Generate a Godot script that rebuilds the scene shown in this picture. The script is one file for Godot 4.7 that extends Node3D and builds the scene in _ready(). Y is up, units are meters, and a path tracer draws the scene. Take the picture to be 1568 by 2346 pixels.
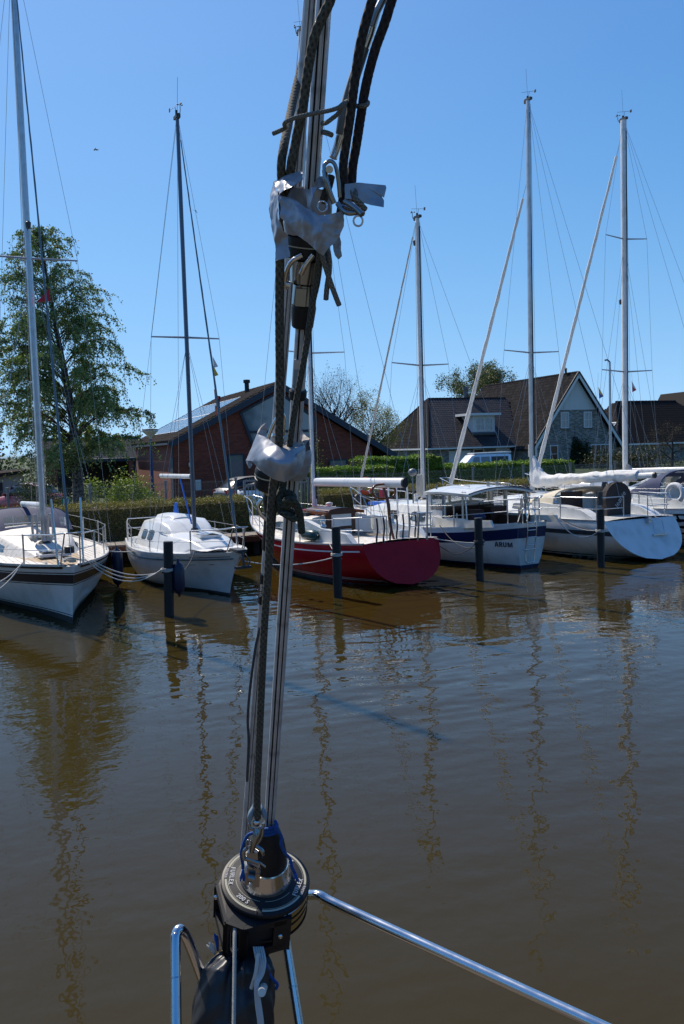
extends Node3D
# A small marina seen from the bow of a moored sailboat: furler and ropes in front, yachts in boxes, houses behind.

const TURN := 0.4625          # the row of boxes runs this much away from the picture plane
const ORIGIN := Vector3(-3.34, 0, -16.66)
const EYE := 3.1
var M := {}
var used := {}
var lens := Transform3D()
var rng := RandomNumberGenerator.new()
var bump := FastNoiseLite.new()

class G:
	var st := SurfaceTool.new()
	func _init():
		st.begin(Mesh.PRIMITIVE_TRIANGLES)
		st.set_color(Color.WHITE)
		st.set_smooth_group(-1)
	func flat(): st.set_smooth_group(-1)
	func smooth(n := 1): st.set_smooth_group(n)
	func color(c: Color): st.set_color(c)
	func tri(a: Vector3, b: Vector3, c: Vector3):
		st.add_vertex(a); st.add_vertex(b); st.add_vertex(c)
	func quad(a: Vector3, b: Vector3, c: Vector3, d: Vector3):
		tri(a, b, c); tri(a, c, d)
	func box(c: Vector3, s: Vector3, b := Basis()):
		var v := []
		for i in 8:
			v.append(c + b * Vector3(s.x * (0.5 if i & 1 else -0.5), s.y * (0.5 if i & 2 else -0.5), s.z * (0.5 if i & 4 else -0.5)))
		for f in [[0, 1, 3, 2], [5, 4, 6, 7], [4, 0, 2, 6], [1, 5, 7, 3], [2, 3, 7, 6], [4, 5, 1, 0]]:
			quad(v[f[3]], v[f[2]], v[f[1]], v[f[0]])
	func bar(a: Vector3, b: Vector3, w: float, h: float, up := Vector3.UP):
		var d := (b - a).normalized()
		var s := d.cross(up).normalized()
		box((a + b) / 2, Vector3(a.distance_to(b), h, w), Basis(d, s.cross(d), s))
	func loft(rows: Array, closed := false):
		for i in rows.size() - 1:
			var p = rows[i]
			var q = rows[i + 1]
			var n: int = p.size()
			for j in (n if closed else n - 1):
				var k := (j + 1) % n
				quad(p[j], p[k], q[k], q[j])
	func fan(pts):
		var c := Vector3.ZERO
		for p in pts: c += p
		c /= pts.size()
		for i in pts.size():
			tri(c, pts[i], pts[(i + 1) % pts.size()])
	func tube(pts: Array, r, n := 8, caps := true, squash := 1.0, side := Vector3.ZERO):
		var rows := []
		var nrm := Vector3.ZERO
		for i in pts.size():
			var d: Vector3 = (pts[mini(i + 1, pts.size() - 1)] - pts[maxi(i - 1, 0)]).normalized()
			if i == 0:
				nrm = side if side != Vector3.ZERO else (Vector3.UP if absf(d.y) < 0.9 else Vector3.RIGHT)
			nrm = (nrm - d * nrm.dot(d)).normalized()
			var bi := d.cross(nrm)
			var row := PackedVector3Array()
			var rr: float = r[i] if r is Array else r
			for k in n:
				var a := TAU * k / n
				row.append(pts[i] + (nrm * cos(a) + bi * sin(a) * squash) * rr)
			rows.append(row)
		smooth(1)
		loft(rows, true)
		flat()
		if caps:
			fan(rows[0]); fan(rows[-1])
	func lathe(prof: Array, n: int, x := Transform3D(), a0 := 0.0, a1 := TAU):
		# prof: Vector2(radius, height) from one end to the other
		var rows := []
		var whole := a1 - a0 > TAU - 0.001
		for p in prof:
			var row := PackedVector3Array()
			for k in (n if whole else n + 1):
				var a: float = a0 + (a1 - a0) * k / n
				row.append(x * Vector3(p.x * cos(a), p.y, p.x * sin(a)))
			rows.append(row)
		for i in rows.size() - 1:
			smooth(2 + i)
			loft([rows[i], rows[i + 1]], whole)
		flat()
	func lathe_soft(prof: Array, n: int, x := Transform3D()):
		var rows := []
		for p in prof:
			var row := PackedVector3Array()
			for k in n:
				row.append(x * Vector3(p.x * cos(TAU * k / n), p.y, p.x * sin(TAU * k / n)))
			rows.append(row)
		smooth(1)
		loft(rows, true)
		flat()
	func prism(poly: PackedVector2Array, z0: float, z1: float, x := Transform3D()):
		var t := Geometry2D.triangulate_polygon(poly)
		for i in range(0, t.size(), 3):
			for z in [z0, z1]:
				tri(x * Vector3(poly[t[i]].x, poly[t[i]].y, z), x * Vector3(poly[t[i + 1]].x, poly[t[i + 1]].y, z), x * Vector3(poly[t[i + 2]].x, poly[t[i + 2]].y, z))
		for i in poly.size():
			var p := poly[i]
			var q := poly[(i + 1) % poly.size()]
			quad(x * Vector3(p.x, p.y, z0), x * Vector3(q.x, q.y, z0), x * Vector3(q.x, q.y, z1), x * Vector3(p.x, p.y, z1))
	func done() -> Mesh:
		st.generate_normals()
		return st.commit()

func lin(r: float, g: float, b: float) -> Color:
	return Color(r, g, b).linear_to_srgb()

func mat(key: String, c: Color, rough := 0.5, metal := 0.0, spec := 0.5) -> StandardMaterial3D:
	var m := StandardMaterial3D.new()
	m.resource_name = key
	m.albedo_color = c
	m.roughness = rough
	m.metallic = metal
	m.metallic_specular = spec
	m.cull_mode = BaseMaterial3D.CULL_DISABLED
	M[key] = m
	return m

func noise_tex(freq: float, ramp: Array, size := 512, octaves := 4, type := FastNoiseLite.TYPE_SIMPLEX_SMOOTH, at := 1) -> NoiseTexture2D:
	var n := FastNoiseLite.new()
	n.noise_type = type
	n.frequency = freq
	n.fractal_octaves = octaves
	n.seed = at
	var t := NoiseTexture2D.new()
	t.width = size
	t.height = size
	t.seamless = true
	t.noise = n
	var g := Gradient.new()
	g.offsets = PackedFloat32Array()
	var o := PackedFloat32Array()
	var c := PackedColorArray()
	for e in ramp:
		o.append(e[0]); c.append(e[1])
	g.offsets = o
	g.colors = c
	t.color_ramp = g
	return t

func relief_tex(freq: float, strength: float, size := 512, octaves := 4, at := 1) -> NoiseTexture2D:
	var n := FastNoiseLite.new()
	n.noise_type = FastNoiseLite.TYPE_SIMPLEX_SMOOTH
	n.frequency = freq
	n.fractal_octaves = octaves
	n.seed = at
	var t := NoiseTexture2D.new()
	t.width = size
	t.height = size
	t.seamless = true
	t.as_normal_map = true
	t.bump_strength = strength
	t.noise = n
	return t

func textured(m: StandardMaterial3D, tex: Texture2D, scale: float, world := false):
	m.albedo_texture = tex
	m.uv1_triplanar = true
	m.uv1_world_triplanar = world
	m.uv1_scale = Vector3.ONE * scale

func rough_tex(m: StandardMaterial3D, tex: Texture2D):
	m.roughness_texture = tex
	m.roughness_texture_channel = BaseMaterial3D.TEXTURE_CHANNEL_RED

func relief(m: StandardMaterial3D, tex: Texture2D, much: float, scale := 0.0):
	m.normal_enabled = true
	m.normal_texture = tex
	m.normal_scale = much
	m.uv1_triplanar = true
	if scale > 0: m.uv1_scale = Vector3.ONE * scale

func numbered(called: String) -> String:
	used[called] = used.get(called, -1) + 1
	return called if used[called] == 0 else "%s_%03d" % [called, used[called]]

func tag(o: Node3D, label: String, category: String, group := "", kind := "") -> Node3D:
	if label: o.set_meta("label", label)
	if category: o.set_meta("category", category)
	if group: o.set_meta("group", group)
	if kind: o.set_meta("kind", kind)
	return o

func thing(called: String, label: String, category: String, x := Transform3D(), group := "") -> Node3D:
	var o := Node3D.new()
	o.name = numbered(called)
	add_child(o)
	o.transform = x
	return tag(o, label, category, group)

func part(called: String, g, m: Material, parent: Node3D, x := Transform3D()) -> MeshInstance3D:
	var o := MeshInstance3D.new()
	o.name = called
	o.mesh = g.done() if g is G else g
	o.material_override = m
	o.transform = x
	parent.add_child(o, true)
	return o

func single(called: String, g, m: Material, label: String, category: String, group := "", x := Transform3D()) -> MeshInstance3D:
	var o := part(numbered(called), g, m, self, x)
	tag(o, label, category, group)
	return o

func struct(called: String, g, m: Material) -> MeshInstance3D:
	var o := part(numbered(called), g, m, self)
	o.set_meta("kind", "structure")
	return o

func mar(u: float, v: float, y := 0.0) -> Vector3:
	return ORIGIN + Vector3(cos(TURN) * u - sin(TURN) * v, y, -sin(TURN) * u - cos(TURN) * v)

func mar_frame(u: float, v: float, y := 0.0, turn := 0.0) -> Transform3D:
	# local x along the row to the right, local z towards the camera, y up
	return Transform3D(Basis(Vector3.UP, TURN + turn), mar(u, v, y))

func at(px: float, py: float, depth: float) -> Vector3:
	return lens * Vector3((px - 784.0) / 2031.7 * depth, (1173.0 - py) / 2031.7 * depth, -depth)

func curve(pts: Array, steps := 6) -> Array:
	# Catmull-Rom through the points
	var out := []
	for i in pts.size() - 1:
		var a: Vector3 = pts[maxi(i - 1, 0)]
		var b: Vector3 = pts[i]
		var c: Vector3 = pts[i + 1]
		var d: Vector3 = pts[mini(i + 2, pts.size() - 1)]
		for k in steps:
			out.append(b.cubic_interpolate(c, a, d, float(k) / steps))
	out.append(pts[-1])
	return out

func sag(a: Vector3, b: Vector3, drop: float, n := 10) -> Array:
	var out := []
	for i in n + 1:
		var t := float(i) / n
		out.append(a.lerp(b, t) + Vector3.DOWN * drop * 4 * t * (1 - t))
	return out

func pieces(called: String, meshes: Array, mats: Array, where: Array, parent: Node3D, most := 300):
	# alike pieces: the nearest as parts of their own, the rest as one part of kind stuff
	var eye := Vector3(0, EYE, 0)
	var base := parent.global_transform
	where.sort_custom(func(p, q): return (base * p.origin).distance_squared_to(eye) < (base * q.origin).distance_squared_to(eye))
	for i in mini(most, where.size()):
		var k := rng.randi() % mats.size()
		part(called, meshes[i % meshes.size()], mats[k], parent, where[i])
	if where.size() > most:
		var per := {}
		for i in range(most, where.size()):
			var k := rng.randi() % mats.size()
			if not per.has(k): per[k] = []
			per[k].append(where[i])
		for k in per:
			var mm := MultiMesh.new()
			mm.transform_format = MultiMesh.TRANSFORM_3D
			mm.mesh = meshes[0]
			mm.instance_count = per[k].size()
			for i in per[k].size(): mm.set_instance_transform(i, per[k][i])
			var o := MultiMeshInstance3D.new()
			o.name = called + "_field"
			o.multimesh = mm
			o.material_override = mats[k]
			parent.add_child(o, true)
			o.set_meta("kind", "stuff")

func set_camera():
	lens = Transform3D(Basis(Vector3.RIGHT, deg_to_rad(-4.17)) * Basis(Vector3.BACK, deg_to_rad(-1.72)), Vector3(0, EYE, 0))
	var cam := Camera3D.new()
	cam.name = "camera"
	cam.transform = lens
	cam.fov = 60.0
	cam.near = 0.05
	cam.far = 3000.0
	add_child(cam)
	cam.current = true

func sun_direction() -> Vector3:
	# towards the sun: high, ahead and to the left
	var az := deg_to_rad(37.0)
	var el := deg_to_rad(48.0)
	return Vector3(-sin(az) * cos(el), sin(el), -cos(az) * cos(el))

func sky_color(dir: Vector3) -> Color:
	# clear spring air: pale at the horizon, deeper overhead, a broad pale aureole towards the sun
	var e := clampf(dir.y, 0.0, 1.0)
	var c := Color(0.395 * exp(-5.5 * e) + 0.02, 0.60 * exp(-3.35 * e) + 0.08, 0.76 * exp(-1.65 * e) + 0.20)
	var near := maxf(dir.dot(sun_direction()), 0.0)
	c += Color(0.21, 0.28, 0.36) * pow(near, 3.0)
	c += Color(0.5, 0.5, 0.48) * pow(near, 60.0)
	return c

func set_sky():
	var env := Environment.new()
	env.background_mode = Environment.BG_SKY
	env.tonemap_mode = Environment.TONE_MAPPER_LINEAR
	env.tonemap_exposure = 1.08
	env.sdfgi_enabled = true
	env.ssao_enabled = true
	env.ssil_enabled = true
	var w := 1024
	var h := 512
	var im := Image.create_empty(w, h, false, Image.FORMAT_RGBF)
	for y in h:
		var el := PI / 2 - PI * (y + 0.5) / h
		for x in w:
			var a := TAU * (x + 0.5) / w
			var dir := Vector3(sin(a) * cos(el), sin(el), -cos(a) * cos(el))
			var c := sky_color(dir)
			if el < 0: c = Color(0.16, 0.18, 0.17)
			im.set_pixel(x, y, c)
	var pano := PanoramaSkyMaterial.new()
	pano.panorama = ImageTexture.create_from_image(im)
	var sky := Sky.new()
	sky.sky_material = pano
	env.sky = sky
	env.background_energy_multiplier = 1.0
	var we := WorldEnvironment.new()
	we.name = "environment"
	we.environment = env
	add_child(we)
	var sun := DirectionalLight3D.new()
	sun.name = "sun"
	sun.light_energy = 1.6
	sun.light_color = Color(1.0, 0.955, 0.89)
	sun.light_angular_distance = 0.5
	sun.shadow_enabled = true
	add_child(sun)
	sun.look_at_from_position(sun_direction() * 50, Vector3.ZERO)

func set_materials():
	var fine := relief_tex(0.02, 3.0, 512, 5, 3)
	var wear := noise_tex(0.012, [[0.0, Color(0.86, 0.85, 0.82)], [0.45, Color(0.97, 0.97, 0.96)], [1.0, Color.WHITE]], 512, 5, FastNoiseLite.TYPE_SIMPLEX_SMOOTH, 5)
	var dirt := noise_tex(0.02, [[0.0, Color(0.62, 0.58, 0.5)], [0.4, Color(0.9, 0.88, 0.85)], [1.0, Color.WHITE]], 512, 5, FastNoiseLite.TYPE_SIMPLEX_SMOOTH, 8)
	var m: StandardMaterial3D
	m = mat("gelcoat_white", lin(0.78, 0.785, 0.77), 0.2); textured(m, wear, 0.35)
	m = mat("gelcoat_cream", lin(0.76, 0.73, 0.66), 0.3); textured(m, wear, 0.4)
	m = mat("gelcoat_grey", lin(0.50, 0.52, 0.53), 0.25); textured(m, wear, 0.3)
	m = mat("gelcoat_red", lin(0.42, 0.007, 0.016), 0.22, 0.0, 0.32); textured(m, wear, 0.35)
	m = mat("gelcoat_navy", lin(0.008, 0.022, 0.075), 0.2)
	m = mat("gelcoat_black", lin(0.010, 0.012, 0.018), 0.25, 0.0, 0.3)
	m = mat("stripe_white", lin(0.75, 0.75, 0.74), 0.35)
	m = mat("antifoul_grey", lin(0.05, 0.06, 0.07), 0.7); textured(m, dirt, 0.8)
	m = mat("antifoul_red", lin(0.10, 0.015, 0.015), 0.7); textured(m, dirt, 0.8)
	m = mat("antifoul_blue", lin(0.16, 0.25, 0.33), 0.6); textured(m, dirt, 0.8)
	m = mat("deck_white", lin(0.78, 0.765, 0.73), 0.55); textured(m, dirt, 0.6)
	m = mat("deck_teak", lin(0.50, 0.40, 0.28), 0.7)
	textured(m, noise_tex(0.03, [[0.0, Color(0.72, 0.66, 0.58)], [0.5, Color(0.9, 0.86, 0.8)], [1.0, Color.WHITE]], 256, 4, FastNoiseLite.TYPE_SIMPLEX, 9), 1.5)
	m = mat("varnish", lin(0.24, 0.085, 0.025), 0.25)
	textured(m, noise_tex(0.03, [[0.0, Color(0.6, 0.5, 0.42)], [0.5, Color(0.9, 0.85, 0.8)], [1.0, Color.WHITE]], 256, 4, FastNoiseLite.TYPE_SIMPLEX, 19), 2.0)
	m = mat("mahogany", lin(0.055, 0.018, 0.012), 0.35)
	m = mat("window_dark", lin(0.02, 0.024, 0.028), 0.06, 0.0, 0.6)
	m = mat("window_grey", lin(0.16, 0.18, 0.21), 0.08, 0.0, 0.6)
	m = mat("chrome", lin(0.68, 0.68, 0.685), 0.1, 1.0)
	rough_tex(m, noise_tex(0.02, [[0.0, Color(0.1, 0.1, 0.1)], [1.0, Color(0.3, 0.3, 0.3)]], 256, 4))
	m.roughness = 1.0; m.uv1_triplanar = true; m.uv1_scale = Vector3.ONE * 3
	m = mat("steel_dark", lin(0.30, 0.285, 0.275), 0.24, 1.0)
	m = mat("teak_grey", lin(0.13, 0.10, 0.07), 0.8); textured(m, dirt, 2.0)
	m = mat("rail_steel", lin(0.55, 0.56, 0.57), 0.28, 1.0)
	m = mat("wire", lin(0.30, 0.31, 0.33), 0.35, 0.8)
	m = mat("alloy_silver", lin(0.56, 0.57, 0.60), 0.38, 0.75); textured(m, wear, 0.5)
	m = mat("alloy_dark", lin(0.10, 0.12, 0.16), 0.35, 0.6)
	m = mat("alloy_white", lin(0.72, 0.73, 0.74), 0.35); textured(m, wear, 0.5)
	m = mat("spreader", lin(0.36, 0.37, 0.40), 0.4, 0.5)
	m = mat("black_plastic", lin(0.016, 0.017, 0.02), 0.45); relief(m, fine, 0.12, 9.0)
	m = mat("rubber", lin(0.012, 0.012, 0.014), 0.75)
	m = mat("sailcloth", lin(0.72, 0.71, 0.68), 0.8); relief(m, fine, 0.2, 1.2)
	m = mat("sailcloth_old", lin(0.52, 0.50, 0.46), 0.85); relief(m, fine, 0.5, 2.0)
	m = mat("canvas_blue", lin(0.014, 0.028, 0.085), 0.8); relief(m, fine, 0.4, 1.5)
	m = mat("canvas_beige", lin(0.62, 0.55, 0.42), 0.85); relief(m, fine, 0.4, 1.5)
	m = mat("canvas_brown", lin(0.045, 0.036, 0.033), 0.9)
	m = mat("canvas_bright", lin(0.03, 0.16, 0.62), 0.7)
	m = mat("clear_vinyl", Color(lin(0.5, 0.5, 0.48), 0.25), 0.08)
	m.transparency = BaseMaterial3D.TRANSPARENCY_ALPHA
	m = mat("pane", Color(lin(0.2, 0.24, 0.26), 0.22), 0.03)
	m.transparency = BaseMaterial3D.TRANSPARENCY_ALPHA
	m = mat("pile_black", lin(0.008, 0.013, 0.019), 0.5); textured(m, noise_tex(0.03, [[0.0, Color(0.5, 0.5, 0.48)], [0.5, Color(0.85, 0.85, 0.85)], [0.72, Color.WHITE], [0.8, Color.WHITE]], 512, 5, FastNoiseLite.TYPE_SIMPLEX, 91), 0.9)
	m = mat("rope_white", lin(0.55, 0.52, 0.46), 0.9)
	m = mat("rope_dark", lin(0.05, 0.05, 0.055), 0.9)
	m = mat("rope_blue", lin(0.006, 0.075, 0.30), 0.8); m.vertex_color_use_as_albedo = true
	m = mat("rope_olive", lin(1.0, 1.0, 1.0), 0.92); m.vertex_color_use_as_albedo = true
	m = mat("fender_navy", lin(0.006, 0.015, 0.045), 0.4)
	m = mat("fender_green", lin(0.004, 0.05, 0.05), 0.35)
	m = mat("tape", lin(0.42, 0.44, 0.48), 0.4, 0.3)
	rough_tex(m, noise_tex(0.012, [[0.0, Color(0.28, 0.28, 0.28)], [1.0, Color(0.55, 0.55, 0.55)]], 256, 4))
	m.roughness = 1.0
	textured(m, noise_tex(0.01, [[0.0, Color(0.72, 0.72, 0.73)], [0.5, Color(0.92, 0.92, 0.93)], [1.0, Color.WHITE]], 256, 4, FastNoiseLite.TYPE_SIMPLEX, 31), 6.0)
	relief(m, fine, 0.12, 6.0)
	m = mat("tape_back", lin(0.36, 0.35, 0.36), 0.75); textured(m, dirt, 8.0)
	m = mat("foil", lin(0.55, 0.55, 0.56), 0.5, 0.35)
	textured(m, noise_tex(0.02, [[0.0, Color(0.7, 0.7, 0.7)], [0.5, Color(0.94, 0.94, 0.94)], [1.0, Color.WHITE]], 256, 5, FastNoiseLite.TYPE_SIMPLEX, 41), 3.0)
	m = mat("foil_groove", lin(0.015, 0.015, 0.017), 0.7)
	m = mat("furler_black", lin(0.012, 0.0125, 0.015), 0.5, 0.0, 0.42)
	textured(m, noise_tex(0.05, [[0.0, Color(0.7, 0.7, 0.7)], [0.6, Color(0.95, 0.95, 0.95)], [0.8, Color.WHITE], [1.0, Color(1.0, 1.0, 1.0)]], 256, 5, FastNoiseLite.TYPE_SIMPLEX, 51), 6.0)
	relief(m, relief_tex(0.05, 2.0, 512, 4, 61), 0.25, 10.0)
	m = mat("print_cream", lin(0.42, 0.40, 0.30), 0.7)
	m = mat("print_white", lin(0.5, 0.5, 0.5), 0.7)
	m = mat("print_navy", lin(0.01, 0.02, 0.06), 0.6)
	m = mat("bag_black", lin(0.020, 0.022, 0.026), 0.42); relief(m, relief_tex(0.02, 4.0, 512, 5, 71), 0.18, 5.0)
	m = mat("thimble", lin(0.20, 0.27, 0.32), 0.55)
	# land
	m = mat("brick_red", lin(0.25, 0.064, 0.037), 0.9)
	m = mat("brick_grey", lin(0.31, 0.285, 0.255), 0.9)
	m = mat("mortar", lin(0.13, 0.115, 0.10), 0.95)
	m = mat("roof_brown", lin(0.045, 0.036, 0.033), 0.95, 0.0, 0.15); textured(m, dirt, 0.7)
	m = mat("roof_tile_a", lin(0.022, 0.020, 0.022), 0.5, 0.0, 0.5)
	m = mat("roof_tile_b", lin(0.030, 0.026, 0.027), 0.55, 0.0, 0.5)
	m = mat("roof_tile_c", lin(0.018, 0.017, 0.020), 0.48, 0.0, 0.5)
	m = mat("tile_brown_a", lin(0.034, 0.031, 0.030), 0.95, 0.0, 0.12)
	m = mat("tile_brown_b", lin(0.026, 0.024, 0.024), 0.95, 0.0, 0.12)
	m = mat("tile_brown_c", lin(0.042, 0.037, 0.035), 0.95, 0.0, 0.12)
	m = mat("solar", lin(0.015, 0.022, 0.045), 0.12, 0.0, 0.7)
	m = mat("trim_blue", lin(0.022, 0.035, 0.055), 0.6)
	m = mat("trim_white", lin(0.66, 0.66, 0.64), 0.6)
	m = mat("boards_white", lin(0.62, 0.61, 0.59), 0.7)
	m = mat("glass_house", lin(0.12, 0.16, 0.19), 0.06, 0.0, 0.8)
	m = mat("glass_dark", lin(0.02, 0.022, 0.024), 0.05, 0.0, 0.6)
	m = mat("curtain", lin(0.5, 0.52, 0.52), 0.9)
	m = mat("render_grey", lin(0.34, 0.34, 0.33), 0.9)
	m = mat("corrugated", lin(0.06, 0.062, 0.064), 0.95, 0.0, 0.1)
	m = mat("lead", lin(0.10, 0.11, 0.12), 0.7)
	m = mat("timber_dark", lin(0.03, 0.027, 0.028), 0.8)
	m = mat("plank_a", lin(0.25, 0.22, 0.19), 0.85); textured(m, dirt, 1.4)
	m = mat("plank_b", lin(0.20, 0.175, 0.15), 0.85); textured(m, dirt, 1.4)
	m = mat("plank_c", lin(0.30, 0.27, 0.235), 0.85); textured(m, dirt, 1.4)
	m = mat("hardwood", lin(0.16, 0.055, 0.028), 0.75); textured(m, dirt, 1.2)
	m = mat("sheet_piling", lin(0.016, 0.013, 0.011), 0.8); textured(m, dirt, 0.8)
	m = mat("grass", lin(0.045, 0.075, 0.02), 0.95)
	textured(m, noise_tex(0.03, [[0.0, Color(0.55, 0.6, 0.4)], [0.5, Color(0.85, 0.85, 0.75)], [1.0, Color.WHITE]], 512, 5), 0.3, true)
	m = mat("paving", lin(0.19, 0.17, 0.155), 0.9)
	textured(m, noise_tex(0.04, [[0.0, Color(0.7, 0.68, 0.66)], [1.0, Color.WHITE]], 512, 5), 0.5, true)
	m = mat("leaf", lin(1, 1, 1), 0.6); m.vertex_color_use_as_albedo = true
	m.backlight_enabled = true; m.backlight = lin(0.34, 0.42, 0.07)
	m = mat("bark_dark", lin(0.045, 0.038, 0.032), 0.95); textured(m, dirt, 2.0)
	m = mat("bark_birch", lin(0.16, 0.145, 0.125), 0.9)
	textured(m, noise_tex(0.03, [[0.0, Color(0.15, 0.14, 0.13)], [0.4, Color(0.45, 0.43, 0.4)], [0.6, Color.WHITE]], 256, 4), 0.8)
	m = mat("hedge_core", lin(0.10, 0.085, 0.045), 1.0)
	m = mat("fence_post", lin(0.17, 0.19, 0.20), 0.5, 0.5)
	m = mat("fence_wire", lin(0.11, 0.125, 0.13), 0.5, 0.4)
	m = mat("buoy_orange", lin(0.62, 0.075, 0.018), 0.6)
	m = mat("box_pink", lin(0.42, 0.045, 0.085), 0.5)
	m = mat("bin_grey", lin(0.022, 0.024, 0.028), 0.6)
	m = mat("sign_green", lin(0.02, 0.22, 0.14), 0.6)
	m = mat("lamp_blue", lin(0.012, 0.04, 0.16), 0.45)
	m = mat("lamp_glass", lin(0.55, 0.55, 0.5), 0.4)
	m = mat("car_red", lin(0.35, 0.008, 0.012), 0.15); m.clearcoat_enabled = true
	m = mat("car_silver", lin(0.13, 0.14, 0.155), 0.3, 0.6); m.clearcoat_enabled = true
	m = mat("car_white", lin(0.74, 0.75, 0.76), 0.2); m.clearcoat_enabled = true
	m = mat("car_black", lin(0.008, 0.009, 0.011), 0.2)
	m = mat("light_red", lin(0.45, 0.01, 0.01), 0.2)
	m = mat("light_clear", lin(0.6, 0.62, 0.65), 0.1)
	m = mat("plate_yellow", lin(0.62, 0.38, 0.02), 0.5)
	m = mat("flag_red", lin(0.55, 0.03, 0.04), 0.85)
	m = mat("flag_yellow", lin(0.62, 0.40, 0.03), 0.85)
	m = mat("flag_blue", lin(0.02, 0.09, 0.35), 0.85)
	m = mat("flag_white", lin(0.62, 0.62, 0.62), 0.85)
	m = mat("flag_orange", lin(0.55, 0.16, 0.07), 0.85)
	m = mat("gull_grey", lin(0.20, 0.20, 0.20), 0.8)
	m = mat("instrument", lin(0.04, 0.042, 0.045), 0.5)
	m = mat("cushion_brown", lin(0.05, 0.02, 0.012), 0.6)
	# water: turbid brown canal water under a clean reflecting surface
	m = mat("water", lin(0.0365, 0.0260, 0.0050), 0.012, 0.0, 0.31)
	m.normal_enabled = true
	m.normal_texture = relief_tex(0.007, 6.0, 1024, 3, 77)
	m.normal_scale = 0.17
	m.uv1_triplanar = true
	m.uv1_world_triplanar = true
	m.uv1_scale = Vector3(0.5, 0.5, 0.5)

func build_water():
	# real small waves: a fine patch where the camera looks, a wide sheet round it
	var n1 := FastNoiseLite.new(); n1.seed = 4; n1.frequency = 1.0; n1.fractal_octaves = 2
	var n2 := FastNoiseLite.new(); n2.seed = 9; n2.frequency = 0.35; n2.fractal_octaves = 2
	var n3 := FastNoiseLite.new(); n3.seed = 14; n3.frequency = 0.055; n3.fractal_octaves = 2
	var xs := PackedFloat32Array()
	var zs := PackedFloat32Array()
	var z := 1.0
	while z > -34.0:
		zs.append(z); z -= 0.05 if z > -14.0 else 0.075
	var x := -13.0
	while x < 17.0:
		xs.append(x); x += 0.075
	var nx := xs.size()
	var nz := zs.size()
	var V := PackedVector3Array(); V.resize(nx * nz)
	var N := PackedVector3Array(); N.resize(nx * nz)
	var H := PackedFloat32Array(); H.resize(nx * nz)
	for j in nz:
		for i in nx:
			var px := xs[i]
			var pz := zs[j]
			var calm := clampf(0.5 + 1.7 * n3.get_noise_2d(px, pz * 1.6), 0.12, 1.3)
			var edge := minf(minf(px + 13.0, 17.0 - px), minf(1.0 - pz, pz + 34.0))
			var amp := calm * clampf(edge / 1.5, 0.0, 1.0)
			var a := px * 0.35 + pz * 0.94
			var b := -px * 0.94 + pz * 0.35
			H[j * nx + i] = amp * (0.0055 * n1.get_noise_2d(b * 1.2, a * 3.0) + 0.009 * n2.get_noise_2d(b * 1.0, a * 2.6))
			V[j * nx + i] = Vector3(px, H[j * nx + i], pz)
	for j in nz:
		for i in nx:
			var i0 := maxi(i - 1, 0); var i1 := mini(i + 1, nx - 1)
			var j0 := maxi(j - 1, 0); var j1 := mini(j + 1, nz - 1)
			N[j * nx + i] = Vector3(-(H[j * nx + i1] - H[j * nx + i0]) / (xs[i1] - xs[i0]), 1, -(H[j1 * nx + i] - H[j0 * nx + i]) / (zs[j1] - zs[j0])).normalized()
	var I := PackedInt32Array()
	I.resize((nx - 1) * (nz - 1) * 6)
	var k := 0
	for j in nz - 1:
		for i in nx - 1:
			var p := j * nx + i
			I[k] = p; I[k + 1] = p + nx; I[k + 2] = p + 1
			I[k + 3] = p + 1; I[k + 4] = p + nx; I[k + 5] = p + nx + 1
			k += 6
	var arr := []
	arr.resize(Mesh.ARRAY_MAX)
	arr[Mesh.ARRAY_VERTEX] = V
	arr[Mesh.ARRAY_NORMAL] = N
	arr[Mesh.ARRAY_INDEX] = I
	var am := ArrayMesh.new()
	am.add_surface_from_arrays(Mesh.PRIMITIVE_TRIANGLES, arr)
	# the calm sheet beyond the patch
	var x0 := xs[0]; var x1 := xs[nx - 1]; var z0 := zs[0]; var z1 := zs[nz - 1]
	var g := G.new()
	var B := 220.0
	g.quad(Vector3(-B, 0, B), Vector3(B, 0, B), Vector3(B, 0, z0), Vector3(-B, 0, z0))
	g.quad(Vector3(-B, 0, z0), Vector3(x0, 0, z0), Vector3(x0, 0, z1), Vector3(-B, 0, z1))
	g.quad(Vector3(x1, 0, z0), Vector3(B, 0, z0), Vector3(B, 0, z1), Vector3(x1, 0, z1))
	g.quad(Vector3(-B, 0, z1), Vector3(B, 0, z1), Vector3(B, 0, -150), Vector3(-B, 0, -150))
	var all := SurfaceTool.new()
	all.append_from(am, 0, Transform3D())
	all.append_from(g.done(), 0, Transform3D())
	struct("water", all.commit(), M.water)

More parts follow.
